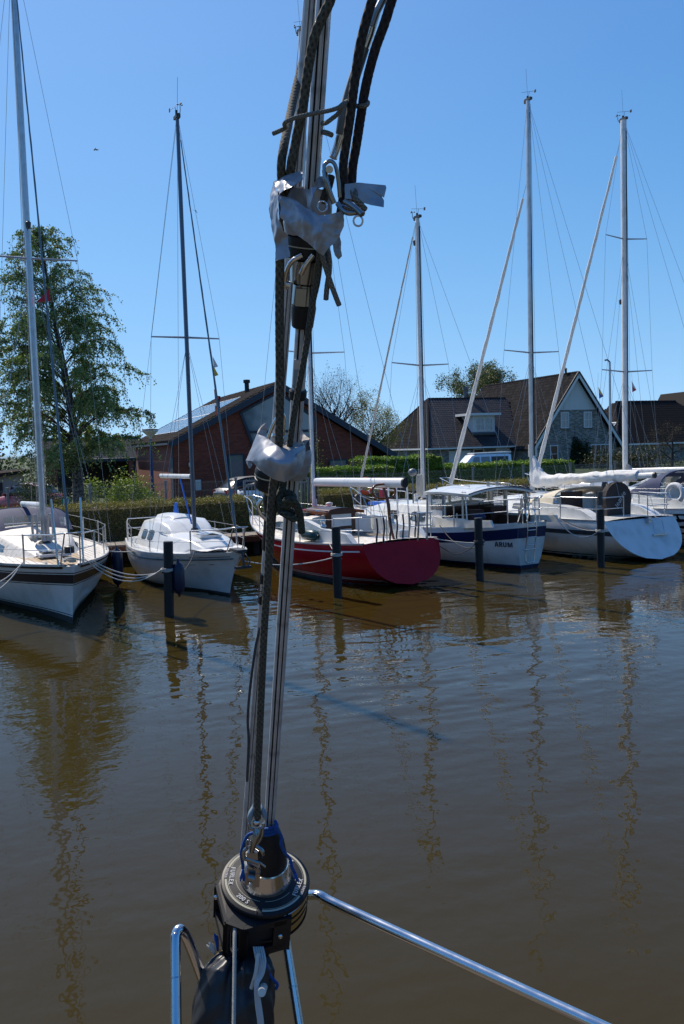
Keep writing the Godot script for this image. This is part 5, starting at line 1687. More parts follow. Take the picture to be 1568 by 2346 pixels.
func build_boat_cabin():
	# small white boat, bow to us and to the right
	var x := boat_frame(1.66, 7.35, false, 0.02)
	var t := thing("cabin_sailboat", "small white sailboat with rounded cabin and bow towards us, beside the red boat", "sailboat", x, "sailboats moored in the boxes")
	var h := Hull.new({"len": 6.5, "beam": 2.35, "aft": 0.86, "mid": 0.8, "fore": 1.0, "tran": 0.66, "tuck": -0.15, "full": 2.0, "rake": 0.75, "st0": 0.1, "st1": -0.1, "bil": 2.6})
	part("hull", hull_skin(h), M.gelcoat_white, t)
	part("transom", transom(h), M.gelcoat_white, t)
	part("boot_top", hull_band(h, func(_s): return -0.25, func(s): return 0.03 + 0.02 * s), M.antifoul_grey, t)
	part("rubbing_strake", hull_band(h, func(s): return h.sheer(s) - 0.165, func(s): return h.sheer(s) - 0.13, 0.0, 0.985, 0.02), M.antifoul_blue, t)
	part("rubbing_strake", hull_band(h, func(s): return h.sheer(s) - 0.04, func(s): return h.sheer(s) + 0.01, 0.0, 0.995, 0.015), M.stripe_white, t)
	part("bow_stripe", hull_band(h, func(s): return h.sheer(s) - 0.10, func(s): return h.sheer(s) - 0.085, 0.8, 0.97, 0.008), M.gelcoat_black, t)
	part("bow_mark", hull_band(h, func(s): return h.sheer(s) - 0.27, func(s): return h.sheer(s) - 0.262, 0.66, 0.83, 0.006), M.gelcoat_black, t)
	part("bow_mark", hull_band(h, func(s): return h.sheer(s) - 0.275 + 0.01 * absf(s - 0.9) * 40, func(s): return h.sheer(s) - 0.258 - 0.01 * absf(s - 0.9) * 40, 0.885, 0.915, 0.006), M.varnish, t)
	part("deck", deck_skin(h), M.gelcoat_white, t)
	# two level cabin: high aft dome, low forward trunk
	var low := [[2.2, 0.82, 0.7, 0.82, 1.18], [3.6, 0.8, 0.66, 0.82, 1.17], [4.7, 0.64, 0.5, 0.84, 1.12], [5.1, 0.5, 0.34, 0.86, 0.98]]
	part("trunk_cabin", cabin_skin(low), M.gelcoat_white, t)
	var dome := [[1.35, 0.86, 0.7, 0.82, 1.26], [1.5, 0.87, 0.66, 0.82, 1.42], [2.6, 0.84, 0.62, 0.82, 1.46], [3.1, 0.78, 0.56, 0.82, 1.36], [3.45, 0.7, 0.5, 0.84, 1.16]]
	part("dome_cabin", cabin_skin(dome), M.gelcoat_white, t)
	part("sliding_hatch", cabin_skin([[1.45, 0.34, 0.3, 1.44, 1.54], [2.55, 0.34, 0.3, 1.44, 1.56], [2.7, 0.3, 0.24, 1.44, 1.5]]), M.gelcoat_white, t)
	for s in [-1.0, 1.0]:
		part("cabin_window", cabin_window(dome, 1.72, 2.08, 0.3, 0.72, s), M.window_dark, t)
		part("cabin_window", cabin_window(dome, 2.2, 2.62, 0.3, 0.72, s), M.window_dark, t)
		part("cabin_window", cabin_window(low, 3.52, 4.0, 0.3, 0.72, s), M.window_dark, t)
		var g := G.new(); g.tube([Vector3(2.3, 1.22, s * 0.66), Vector3(3.4, 1.22, s * 0.64)], 0.015, 6)
		part("handrail", g, M.rail_steel, t)
	hatch(t, Vector3(4.45, 1.19, 0), Vector2(0.5, 0.5), M.gelcoat_white)
	mast_rig(t, {"x": 3.55, "foot": 1.22, "top": 10.7, "r": 0.07, "mat": M.alloy_dark, "spreaders": [[5.75, 0.82, 0.05, 0.0]], "chain": 1.08, "chain_y": 0.85, "bow": Vector3(6.35, 1.08, 0), "stern": [Vector3(0.05, 0.95, 0.7), Vector3(0.05, 0.95, -0.7)], "furl": 0.021, "furl_mat": M.fence_post, "drum": false, "cups": true})
	boom(t, 3.55, 2.52, 2.5, 0.055, M.alloy_white, -0.02)
	var g2 := G.new(); g2.tube([Vector3(3.4, 1.4, 0.02), Vector3(2.6, 2.46, 0)], 0.018, 7)
	part("kicking_strap", g2, M.canvas_bright, t)
	pulpit(t, h, 0.8, 0.5, 0.08)
	stanchions(t, h, [0.06, 0.3, 0.55, 0.8], 0.5)
	pushpit(t, h, 0.12, 0.52)
	# outboard cover and stove pipe aft
	g2 = G.new(); g2.tube([Vector3(0.3, 0.9, -0.55), Vector3(0.34, 1.5, -0.55), Vector3(0.36, 1.75, -0.55)], [0.09, 0.075, 0.03], 8)
	part("outboard_cover", g2, M.canvas_bright, t)
	# canvas over the foredeck and anchor gear on the stem
	g2 = G.new()
	var rows := []
	for i in 7:
		var s := lerpf(0.76, 0.93, i / 6.0)
		var row := PackedVector3Array()
		for j in 7:
			var z := (j / 3.0 - 1.0) * h.half(s, h.sheer(s)) * 0.9
			row.append(Vector3(h.x(s, h.sheer(s)), h.sheer(s) + 0.07 + 0.025 * sin(j * 2.1 + i * 1.3), z))
		rows.append(row)
	g2.smooth(1); g2.loft(rows)
	part("foredeck_cloth", g2, M.flag_white, t)
	g2 = G.new(); g2.box(Vector3(6.35, 1.03, 0), Vector3(0.5, 0.06, 0.2)); g2.tube([Vector3(6.2, 1.02, 0), Vector3(6.62, 0.98, 0), Vector3(6.66, 0.72, 0)], 0.025, 7); g2.box(Vector3(6.6, 0.7, 0), Vector3(0.12, 0.05, 0.34)); g2.tube([Vector3(6.45, 0.95, -0.12), Vector3(6.7, 0.82, -0.12), Vector3(6.72, 0.7, -0.05)], 0.015, 6)
	part("anchor", g2, M.instrument, t)
	# little signal flags on the starboard line
	for q in [[M.flag_white, 5.3], [M.flag_yellow, 5.1], [M.flag_red, 4.55], [M.flag_orange, 4.2]]:
		g2 = G.new(); g2.prism(PackedVector2Array([Vector2(0, 0), Vector2(0.02, -0.26), Vector2(0.16, -0.22)]), -0.003, 0.003, Transform3D(Basis(Vector3.UP, 2.0), Vector3(3.75, q[1], -0.55)))
		part("signal_flag", g2, q[0], t)
	wire(t, "flag_halyard", Vector3(3.6, 5.75, -0.5), Vector3(3.9, 0.9, -0.95), 0.003)
	return t

func build_boat_red():
	var x := boat_frame(5.5, 0.15, true, 0.055)
	var t := thing("red_sailboat", "red hulled sailboat with rounded transom and white coachroof", "sailboat", x, "sailboats moored in the boxes")
	var h := Hull.new({"len": 8.7, "beam": 2.85, "aft": 0.98, "mid": 0.86, "fore": 1.12, "tran": 0.7, "tuck": 0.06, "full": 1.8, "rake": 1.1, "st0": 0.0, "st1": 0.45, "bil": 2.5, "fil": 0.47})
	part("hull", hull_skin(h), M.gelcoat_red, t)
	part("transom", transom(h), M.gelcoat_red, t)
	part("boot_top", hull_band(h, func(_s): return -0.3, func(s): return 0.09 + 0.03 * s, 0.03), M.antifoul_blue, t)
	part("pinstripe", hull_band(h, func(s): return 0.115 + 0.03 * s, func(s): return 0.135 + 0.03 * s, 0.03), M.stripe_white, t)
	part("pinstripe", hull_band(h, func(s): return 0.155 + 0.03 * s, func(s): return 0.167 + 0.03 * s, 0.03), M.stripe_white, t)
	part("cove_line", hull_band(h, func(s): return h.sheer(s) - 0.165, func(s): return h.sheer(s) - 0.135, 0.02, 0.97, 0.005), M.stripe_white, t)
	part("deck", deck_skin(h), M.deck_white, t)
	part("toe_rail", rim_rail(h, 0.03, 0.035), M.alloy_silver, t)
	var cab := [[3.2, 0.98, 0.8, 0.9, 1.4], [4.4, 0.94, 0.74, 0.9, 1.38], [5.8, 0.78, 0.58, 0.92, 1.3], [6.9, 0.5, 0.34, 0.98, 1.12]]
	part("coachroof", cabin_skin(cab), M.deck_white, t)
	for s in [-1.0, 1.0]:
		var o := part("cabin_window", cabin_window(cab, 3.75, 5.55, 0.25, 0.78, s, 0.006, 0.06), M.window_dark, t)
		part("curtain", cabin_window(cab, 3.95, 4.4, 0.34, 0.7, s, 0.009), M.window_grey, o)
		part("curtain", cabin_window(cab, 4.65, 5.0, 0.34, 0.7, s, 0.009), M.window_grey, o)
	# red roof panel, mahogany sliding hatch, companionway with white washboards
	part("roof_panel", cabin_skin([[3.3, 0.5, 0.48, 1.44, 1.475], [5.0, 0.48, 0.46, 1.42, 1.455]]), M.gelcoat_red, t)
	part("sliding_hatch", cabin_skin([[3.05, 0.42, 0.38, 1.47, 1.58], [4.3, 0.42, 0.38, 1.46, 1.56]]), M.mahogany, t)
	part("hatch_rail", g_box(Transform3D(), Vector3(2.4, 0.07, 0.06)), M.varnish, t, Transform3D(Basis(), Vector3(4.1, 1.5, -0.52)))
	part("hatch_rail", g_box(Transform3D(), Vector3(2.4, 0.07, 0.06)), M.varnish, t, Transform3D(Basis(), Vector3(4.1, 1.5, 0.52)))
	var co := part("companionway", g_box(Transform3D(), Vector3(0.06, 0.86, 0.82)), M.mahogany, t, Transform3D(Basis(), Vector3(3.15, 1.12, 0)))
	part("washboard", g_box(Transform3D(), Vector3(0.03, 0.3, 0.56)), M.gelcoat_white, co, Transform3D(Basis(), Vector3(-0.04, 0.18, 0)))
	part("washboard", g_box(Transform3D(), Vector3(0.03, 0.3, 0.56)), M.gelcoat_white, co, Transform3D(Basis(), Vector3(-0.04, -0.2, 0)))
	part("bulkhead", g_box(Transform3D(), Vector3(0.05, 0.55, 1.8)), M.gelcoat_white, t, Transform3D(Basis(), Vector3(3.2, 1.08, 0)))
	# cockpit coamings with shaped ends
	for s in [-1.0, 1.0]:
		var g := G.new()
		g.prism(PackedVector2Array([Vector2(0.75, 0.9), Vector2(3.3, 0.88), Vector2(3.3, 1.38), Vector2(2.9, 1.36), Vector2(2.2, 1.22), Vector2(1.1, 1.16)]), -0.07, 0.07, Transform3D(Basis(Vector3.UP, -s * 0.03), Vector3(0, 0, s * 0.93)))
		part("cockpit_coaming", g, M.gelcoat_white, t)
		winch(t, Vector3(2.3, 1.25, s * 0.95), 1.1)
		winch(t, Vector3(3.5, 1.42, s * 0.45), 0.9)
		part("line_clutch", g_box(Transform3D(), Vector3(0.3, 0.09, 0.2)), M.instrument, t, Transform3D(Basis(), Vector3(3.9, 1.45, s * 0.55)))
	var g2 := G.new(); g2.box(Vector3(2.0, 0.93, 0), Vector3(2.5, 0.04, 1.5))
	part("cockpit_sole", g2, M.plank_b, t)
	vent(t, Vector3(5.3, 1.36, -0.2), M.gelcoat_white)
	vent(t, Vector3(4.7, 1.44, 0.55), M.deck_white)
	# tiller lashed upright: varnished with a T grip
	g2 = G.new(); g2.tube(curve([Vector3(0.55, 0.95, -0.1), Vector3(0.72, 1.35, -0.1), Vector3(0.78, 1.8, -0.1), Vector3(0.95, 2.15, -0.1)], 5), [0.03, 0.03, 0.03, 0.032, 0.034, 0.036, 0.037, 0.038, 0.039, 0.04, 0.04, 0.039, 0.038, 0.036, 0.034, 0.032], 9)
	var ti := part("tiller", g2, M.varnish, t)
	g2 = G.new()
	var loop := []
	for i in 21:
		var a := TAU * i / 20.0
		loop.append(Vector3(0.95 + 0.03 * sin(a), 2.08 + 0.16 * sin(a), -0.1 + 0.31 * signf(cos(a)) * pow(absf(cos(a)), 0.6)))
	g2.tube(loop, 0.026, 8, false)
	part("tiller_grip", g2, M.varnish, ti)
	mast_rig(t, {"x": 4.5, "foot": 1.42, "top": 13.55, "r": 0.085, "mat": M.alloy_white, "spreaders": [[5.55, 1.0, 0.05, 0.05]], "chain": 1.25, "chain_y": 0.95, "bow": Vector3(8.55, 1.2, 0), "stern": [Vector3(0.25, 1.0, 0.55), Vector3(0.25, 1.0, -0.55)], "cups": true, "rake": -0.05, "sp_mat": M.alloy_white, "halyards": [[-0.1, 0.08], [0.1, -0.05]]})
	var bm := boom(t, 4.5, 2.22, 4.1, 0.11, M.stripe_white, 0.06)
	wire(t, "mainsheet", Vector3(1.6, 2.2, 0), Vector3(1.2, 1.0, 0.2), 0.007, M.rope_white)
	wire(t, "mainsheet", Vector3(1.6, 2.2, 0), Vector3(1.2, 1.0, -0.2), 0.007, M.rope_white)
	pulpit(t, h, 0.82, 0.58, 0.05)
	stanchions(t, h, [0.13, 0.3, 0.47, 0.64, 0.82], 0.58)
	pushpit(t, h, 0.13, 0.58, 0.3)
	# struts, flag staff socket and hanging lines on the stern
	for q in [[0.12, 1.6, 0.35], [0.15, 1.95, 0.6]]:
		g2 = G.new(); g2.tube([Vector3(0.3, 0.98, q[2]), Vector3(q[0] + 0.1, q[1], q[2])], 0.022, 8)
		part("stern_post", g2, M.rail_steel, t)
	for i in 7:
		g2 = G.new()
		var px := 0.25 + 0.12 * i; var pz := -0.75 + 0.25 * i
		g2.tube(curve([Vector3(px, 1.55, pz), Vector3(px + 0.03, 1.3, pz + 0.04), Vector3(px - 0.02, 1.12, pz - 0.02), Vector3(px + 0.02, 0.98, pz)], 4), 0.02, 6)
		part("rope_coil", g2, M.rope_dark, t)
	# stowed oil-skin bag and line cleats at the side
	g2 = G.new(); g2.box(Vector3(1.15, 1.05, 0.45), Vector3(0.3, 0.2, 0.25))
	part("cockpit_locker", g2, M.gelcoat_white, t)
	return t

func letters(parent: Node3D, text: String, x: Transform3D, height: float, m: Material, bold := false, italic := false, called := "lettering"):
	var tm := TextMesh.new()
	var f := SystemFont.new()
	f.font_names = PackedStringArray(["Droid Sans"])
	f.font_weight = 700 if bold else 400
	f.font_italic = italic
	tm.font = f
	tm.text = text
	tm.font_size = 64
	tm.pixel_size = height / 46.0
	tm.depth = height * 0.04
	tm.curve_step = 2.0
	return part(called, tm, m, parent, x)

func build_boat_arum():
	var x := boat_frame(9.28, 0.75, true, 0.06)
	var t := thing("motorsailer", "white motorsailer with dark blue band, wheelhouse and stern ladder", "sailboat", x, "sailboats moored in the boxes")
	var h := Hull.new({"len": 8.5, "beam": 3.0, "aft": 1.14, "mid": 0.92, "fore": 1.2, "tran": 0.30, "tuck": -0.3, "full": 2.1, "rake": 0.8, "st0": 0.15, "st1": -0.12, "bil": 2.2})
	part("hull", hull_skin(h), M.gelcoat_white, t)
	part("transom", transom(h), M.gelcoat_white, t)
	part("antifouling", hull_band(h, func(_s): return -0.28, func(_s): return 0.02, 0.0, 1.0, 0.003, true), M.antifoul_red, t)
	part("boot_top", hull_band(h, func(_s): return 0.021, func(_s): return 0.1, 0.0, 1.0, 0.004, true), M.gelcoat_navy, t)
	part("blue_band", hull_band(h, func(s): return h.sheer(s) - 0.365, func(s): return h.sheer(s) - 0.11, 0.0, 1.0, 0.004, true), M.gelcoat_navy, t)
	part("rubbing_strake", hull_band(h, func(s): return h.sheer(s) - 0.40, func(s): return h.sheer(s) - 0.37, 0.28, 1.0, 0.03), M.stripe_white, t)
	part("cap_rail", rim_rail(h, 0.07, 0.04), M.gelcoat_white, t)
	part("deck", deck_skin(h, 0.0, 0.995, -0.05), M.deck_white, t)
	# forward trunk cabin with step
	var cab := [[2.7, 1.12, 0.98, 0.9, 1.5], [4.2, 1.08, 0.9, 0.9, 1.48], [5.9, 0.86, 0.68, 0.92, 1.4], [7.2, 0.5, 0.36, 0.98, 1.2]]
	part("trunk_cabin", cabin_skin(cab), M.gelcoat_white, t)
	for s in [-1.0, 1.0]:
		var w := part("cabin_window", cabin_window(cab, 3.05, 3.75, 0.28, 0.75, s), M.window_dark, t)
		part("curtain", cabin_window(cab, 3.4, 3.65, 0.33, 0.68, s, 0.009), M.antifoul_blue, w)
		part("cabin_window", cabin_window(cab, 4.45, 5.05, 0.28, 0.75, s), M.window_dark, t)
	hatch(t, Vector3(6.0, 1.48, 0), Vector2(0.5, 0.5), M.gelcoat_white)
	vent(t, Vector3(4.3, 1.5, -0.45), M.gelcoat_white)
	# wheelhouse: built open aft, with windowed front and sides and an overhanging curved roof
	var before := t.get_child_count()
	var zw := 1.06; var y0 := 1.05; var y1 := 2.22
	var xa := 1.3; var xb := 3.35
	for s in [-1.0, 1.0]:
		# side wall with two window openings
		var z: float = s * zw
		var g := G.new()
		var X := [2.95, 2.05, 1.98, 1.3, 1.22]
		g.box(Vector3(2.9, 1.30, z), Vector3(1.1, 0.62, 0.05))
		g.box(Vector3(1.75, 1.22, z), Vector3(1.25, 0.36, 0.05))
		g.box(Vector3(3.33, 1.9, z), Vector3(0.22, 0.62, 0.05))
		g.box(Vector3(2.43, 1.9, z), Vector3(0.16, 0.62, 0.05))
		g.box(Vector3(2.62, 2.19, z), Vector3(1.62, 0.06, 0.05))
		var wl := part("wheelhouse_side", g, M.gelcoat_white, t)
		part("pane", g_box(Transform3D(), Vector3(0.74, 0.58, 0.012)), M.pane, wl, Transform3D(Basis(), Vector3(2.86, 1.88, z)))
		g = G.new(); g.box(Vector3(2.43, 1.67, z * 1.03), Vector3(0.1, 1.0, 0.012))
		part("edge_trim", g, M.alloy_dark, wl)
		g = G.new(); g.tube([Vector3(1.0, 1.25, z), Vector3(1.15, 2.24, z * 0.97)], 0.022, 8)
		part("roof_post", g, M.rail_steel, t)
		# cockpit dodger side with clear panel
		g = G.new(); g.box(Vector3(1.62, 1.48, z), Vector3(0.05, 0.16, 0.03)); g.box(Vector3(1.25, 1.8, z), Vector3(0.08, 0.9, 0.03)); g.box(Vector3(1.8, 2.17, z), Vector3(1.0, 0.08, 0.03))
		part("side_screen", g, M.canvas_beige, t)
	var g2 := G.new()
	g2.box(Vector3(3.42, 1.36, 0), Vector3(0.05, 0.6, 2.1))
	g2.box(Vector3(3.42, 2.19, 0), Vector3(0.05, 0.08, 2.1))
	for z in [-1.03, -0.36, 0.36, 1.03]: g2.box(Vector3(3.42, 1.9, z), Vector3(0.06, 0.56, 0.1))
	var wf := part("wheelhouse_front", g2, M.gelcoat_white, t)
	for z in [-0.7, 0.0, 0.7]:
		part("windscreen", g_box(Transform3D(), Vector3(0.012, 0.5, 0.58)), M.pane, wf, Transform3D(Basis(), Vector3(3.42, 1.9, z)))
	# roof: crowned slab
	g2 = G.new()
	var up := []
	var dn := []
	for i in 9:
		var xx := lerpf(3.75, 0.85, i / 8.0)
		var ru := PackedVector3Array(); var rd := PackedVector3Array()
		for j in 13:
			var q := j / 6.0 - 1.0
			var ww: float = 1.2 - 0.12 * pow(absf(i / 4.0 - 1.0), 4.0)
			var yy: float = 2.30 - 0.17 * q * q + 0.05 * sin(PI * i / 8.0)
			ru.append(Vector3(xx, yy + 0.045, q * ww)); rd.append(Vector3(xx, yy - 0.03, q * ww * 0.98))
		up.append(ru); dn.append(rd)
	g2.smooth(1); g2.loft(up)
	g2.smooth(2); g2.loft(dn)
	g2.flat()
	g2.loft([up[0], dn[0]]); g2.loft([up[8], dn[8]])
	for i in 8:
		for e in [0, 12]: g2.quad(up[i][e], up[i + 1][e], dn[i + 1][e], dn[i][e])
	var rf := part("wheelhouse_roof", g2, M.gelcoat_white, t)
	g2 = G.new()
	for z in [-0.7, 0.7]:
		g2.tube([Vector3(1.5, 2.36, z), Vector3(1.5, 2.41, z), Vector3(2.9, 2.43, z), Vector3(2.9, 2.37, z)], 0.012, 6)
	part("grab_rail", g2, M.rail_steel, rf)
	g2 = G.new(); g2.tube(Array(up[8]), 0.02, 6)
	part("roof_edge", g2, M.alloy_dark, rf)
	g2 = G.new()
	for z in [-0.15, 0.15]:
		g2.tube([Vector3(1.35, 2.38, z), Vector3(1.35, 2.5, z)], 0.05, 10)
	part("horn", g2, M.rail_steel, rf)
	# inside: console, wheel, seats, brown bench
	part("console", g_box(Transform3D(), Vector3(0.4, 0.75, 1.9)), M.mahogany, t, Transform3D(Basis(), Vector3(3.15, 1.3, 0)))
	part("helm_seat", g_box(Transform3D(), Vector3(0.5, 0.6, 0.55)), M.cushion_brown, t, Transform3D(Basis(), Vector3(2.3, 1.35, 0.6)))
	part("helm_seat", g_box(Transform3D(), Vector3(0.5, 0.55, 0.5)), M.cushion_brown, t, Transform3D(Basis(), Vector3(2.4, 1.3, -0.1)))
	part("bench", g_box(Transform3D(), Vector3(1.1, 0.4, 0.45)), M.cushion_brown, t, Transform3D(Basis(), Vector3(1.4, 1.2, 0.75)))
	g2 = G.new()
	var ring := []
	for i in 17: ring.append(Vector3(2.82, 1.62 + 0.22 * sin(TAU * i / 16.0), 0.55 + 0.22 * cos(TAU * i / 16.0)))
	g2.tube(ring, 0.016, 6, false)
	for a in 3: g2.tube([Vector3(2.82, 1.62, 0.55), Vector3(2.82, 1.62 + 0.22 * sin(a * 2.1), 0.55 + 0.22 * cos(a * 2.1))], 0.01, 5)
	part("steering_wheel", g2, M.instrument, t)
	for s in [-1.0, 1.0]:
		var g := G.new()
		g.prism(PackedVector2Array([Vector2(0.2, 1.08), Vector2(2.5, 0.9), Vector2(2.5, 1.22), Vector2(2.0, 1.16), Vector2(0.3, 1.24)]), -0.03, 0.03, Transform3D(Basis(), Vector3(0, 0, s * 1.05)))
		part("cockpit_coaming", g, M.gelcoat_cream, t)
	g2 = G.new(); g2.lathe_soft([Vector2(0, -0.1), Vector2(0.16, -0.07), Vector2(0.2, 0), Vector2(0.16, 0.08), Vector2(0, 0.1)], 12, Transform3D(Basis(), Vector3(1.2, 1.42, -0.55)))
	part("cushion", g2, M.canvas_blue, t)
	var fit := Transform3D(Basis.from_scale(Vector3(0.672, 0.80, 0.97)), Vector3(0.579, 0.10, 0))
	for i in range(before, t.get_child_count()):
		var o: Node3D = t.get_child(i)
		if not o.name.begins_with("cockpit_coaming"): o.transform = fit * o.transform
	# stern ladder and rails
	g2 = G.new()
	for z in [-0.26, 0.02]:
		g2.tube(curve([Vector3(0.25, 1.16, z), Vector3(0.1, 1.48, z), Vector3(-0.06, 1.38, z), Vector3(-0.1, 0.95, z), Vector3(-0.02, 0.55, z), Vector3(-0.02, 0.22, z)], 5), 0.015, 7)
	for y in [1.15, 0.97, 0.8, 0.62]: g2.tube([Vector3(-0.09, y, -0.26), Vector3(-0.09, y, 0.02)], 0.012, 6)
	g2.tube([Vector3(-0.02, 0.22, -0.26), Vector3(-0.02, 0.18, -0.22), Vector3(-0.02, 0.18, -0.02), Vector3(-0.02, 0.22, 0.02)], 0.015, 7)
	g2.tube([Vector3(-0.02, 0.5, -0.34), Vector3(-0.02, 0.5, 0.06)], 0.014, 6)
	part("stern_ladder", g2, M.chrome, t)
	stanchions(t, h, [0.2, 0.34, 0.5, 0.66, 0.8], 0.6)
	pulpit(t, h, 0.8, 0.62, 0.08)
	pushpit(t, h, 0.2, 0.6, 0.2)
	mast_rig(t, {"x": 4.55, "foot": 1.5, "top": 9.45, "r": 0.09, "mat": M.alloy_white, "spreaders": [[5.35, 0.98, 0.0, 0.06]], "chain": 1.4, "chain_y": 1.1, "bow": Vector3(8.35, 1.3, 0), "stern": [Vector3(0.2, 1.25, 0.0)], "cups": true, "lamp_y": 8.8, "furl": 0.032, "furl_mat": M.sailcloth_old, "halyards": [[0.12, 0.12], [-0.12, 0.1], [-0.1, -0.12], [0.1, -0.1]]})
	g2 = G.new()
	for k in 6:
		var rr := []
		for i in 13: rr.append(Vector3(4.42 + 0.02 * k, 1.95 + 0.32 * sin(TAU * i / 12.0), -0.16 + 0.05 * cos(TAU * i / 12.0) - 0.012 * k))
		g2.tube(rr, 0.01, 5, false)
	part("rope_coil", g2, M.rope_white, t)
	g2 = G.new(); g2.lathe_soft([Vector2(0, -0.12), Vector2(0.1, -0.07), Vector2(0.13, 0), Vector2(0.1, 0.07), Vector2(0, 0.12)], 12, Transform3D(Basis(), Vector3(4.0, 2.35, -0.75)))
	g2.tube([Vector3(4.0, 1.45, -0.75), Vector3(4.0, 2.3, -0.75)], 0.02, 6)
	part("radar_reflector", g2, M.fence_post, t)
	g2 = G.new()
	g2.prism(PackedVector2Array([Vector2(-0.55, -0.02), Vector2(0.5, 0), Vector2(0.52, 0.09), Vector2(-0.4, 0.11)]), -0.3, 0.3, Transform3D(Basis(), Vector3(6.6, 1.3, 0)))
	part("blue_cover", g2, M.canvas_bright, t)
	# folded sail battens standing on the foredeck
	for q in [[5.6, -0.5], [4.1, -1.2], [3.5, -1.25]]:
		g2 = G.new(); g2.bar(Vector3(q[0], 1.15, q[1]), Vector3(q[0] + 0.06, 2.1, q[1]), 0.05, 0.02, Vector3.BACK)
		part("shroud_cover", g2, M.stripe_white, t)
	# name on the quarter
	var s := 0.03
	var y := 0.61
	var p := h.p(s, y, -1, 0.012)
	var p2 := h.p(s + 0.04, y, -1, 0.012)
	var p3 := h.p(s, y + 0.1, -1, 0.012)
	var ex := (p - p2).normalized(); var ey := (p3 - p).normalized(); var ez := ex.cross(ey).normalized()
	letters(t, "ARUM", Transform3D(Basis(ex, ez.cross(ex), ez), p + ex * -0.10), 0.12, M.print_navy, true, false, "boat_name")
	# small emblem on the wheelhouse
	g2 = G.new(); g2.prism(PackedVector2Array([Vector2(-0.03, -0.06), Vector2(0.05, -0.06), Vector2(0.04, 0.03), Vector2(0, 0.08), Vector2(-0.02, 0.02)]), 0, 0.004, Transform3D(Basis(Vector3.UP, PI), Vector3(2.43, 2.0, -1.092)))
	part("emblem", g2, M.fence_post, t)
	return t

func sail_cover(t: Node3D, x: float, y: float, length: float, rise: float):
	# flaked mainsail under its cover: high and bunched at the mast, sagging folds between the ties
	var f := FastNoiseLite.new(); f.seed = 21; f.frequency = 1.0; f.fractal_octaves = 1
	var ridge := FastNoiseLite.new(); ridge.seed = 8; ridge.frequency = 1.0; ridge.fractal_type = FastNoiseLite.FRACTAL_RIDGED; ridge.fractal_octaves = 1
	var rows := []
	for i in 97:
		var q := i / 96.0
		var row := PackedVector3Array()
		var top := 0.12 + 0.62 * pow(maxf(0.0, 1.0 - q * 5.5), 2.0) + 0.03 * f.get_noise_2d(q * 7.0, 3.0)
		var low := 0.16 + 0.05 * sin(q * 9.0) * (1 - q) + 0.06 * (1 - q) + 0.03 * f.get_noise_2d(q * 9.0, 8.0)
		var ww := 0.15 - 0.06 * q
		var tie := 1.0 - 0.10 * exp(-pow((fmod(q * 5.0, 1.0) - 0.5) * 9.0, 2.0))
		var c := Vector3(x - 0.08 - length * q, y + rise * q, 0)
		for j in 24:
			var a := TAU * j / 24.0
			var k := 1.0 + 0.12 * ridge.get_noise_2d(q * 11.0 + sin(a) * 1.6, a * 0.7) + 0.05 * f.get_noise_2d(q * 26.0, a * 1.2)
			var yy := sin(a) * (top if sin(a) > 0 else low) * (0.9 + 0.1 * k) * (1.0 if sin(a) > 0 else tie)
			row.append(c + Vector3(0.05 * f.get_noise_2d(q * 20.0, a * 3.0), yy, cos(a) * ww * k * tie * (1.0 if sin(a) < 0.4 else 0.72)))
		rows.append(row)
	var g := G.new(); g.smooth(1); g.loft(rows, true); g.flat(); g.fan(rows[0]); g.fan(rows[-1])
	return part("sail_cover", g, M.sailcloth, t)

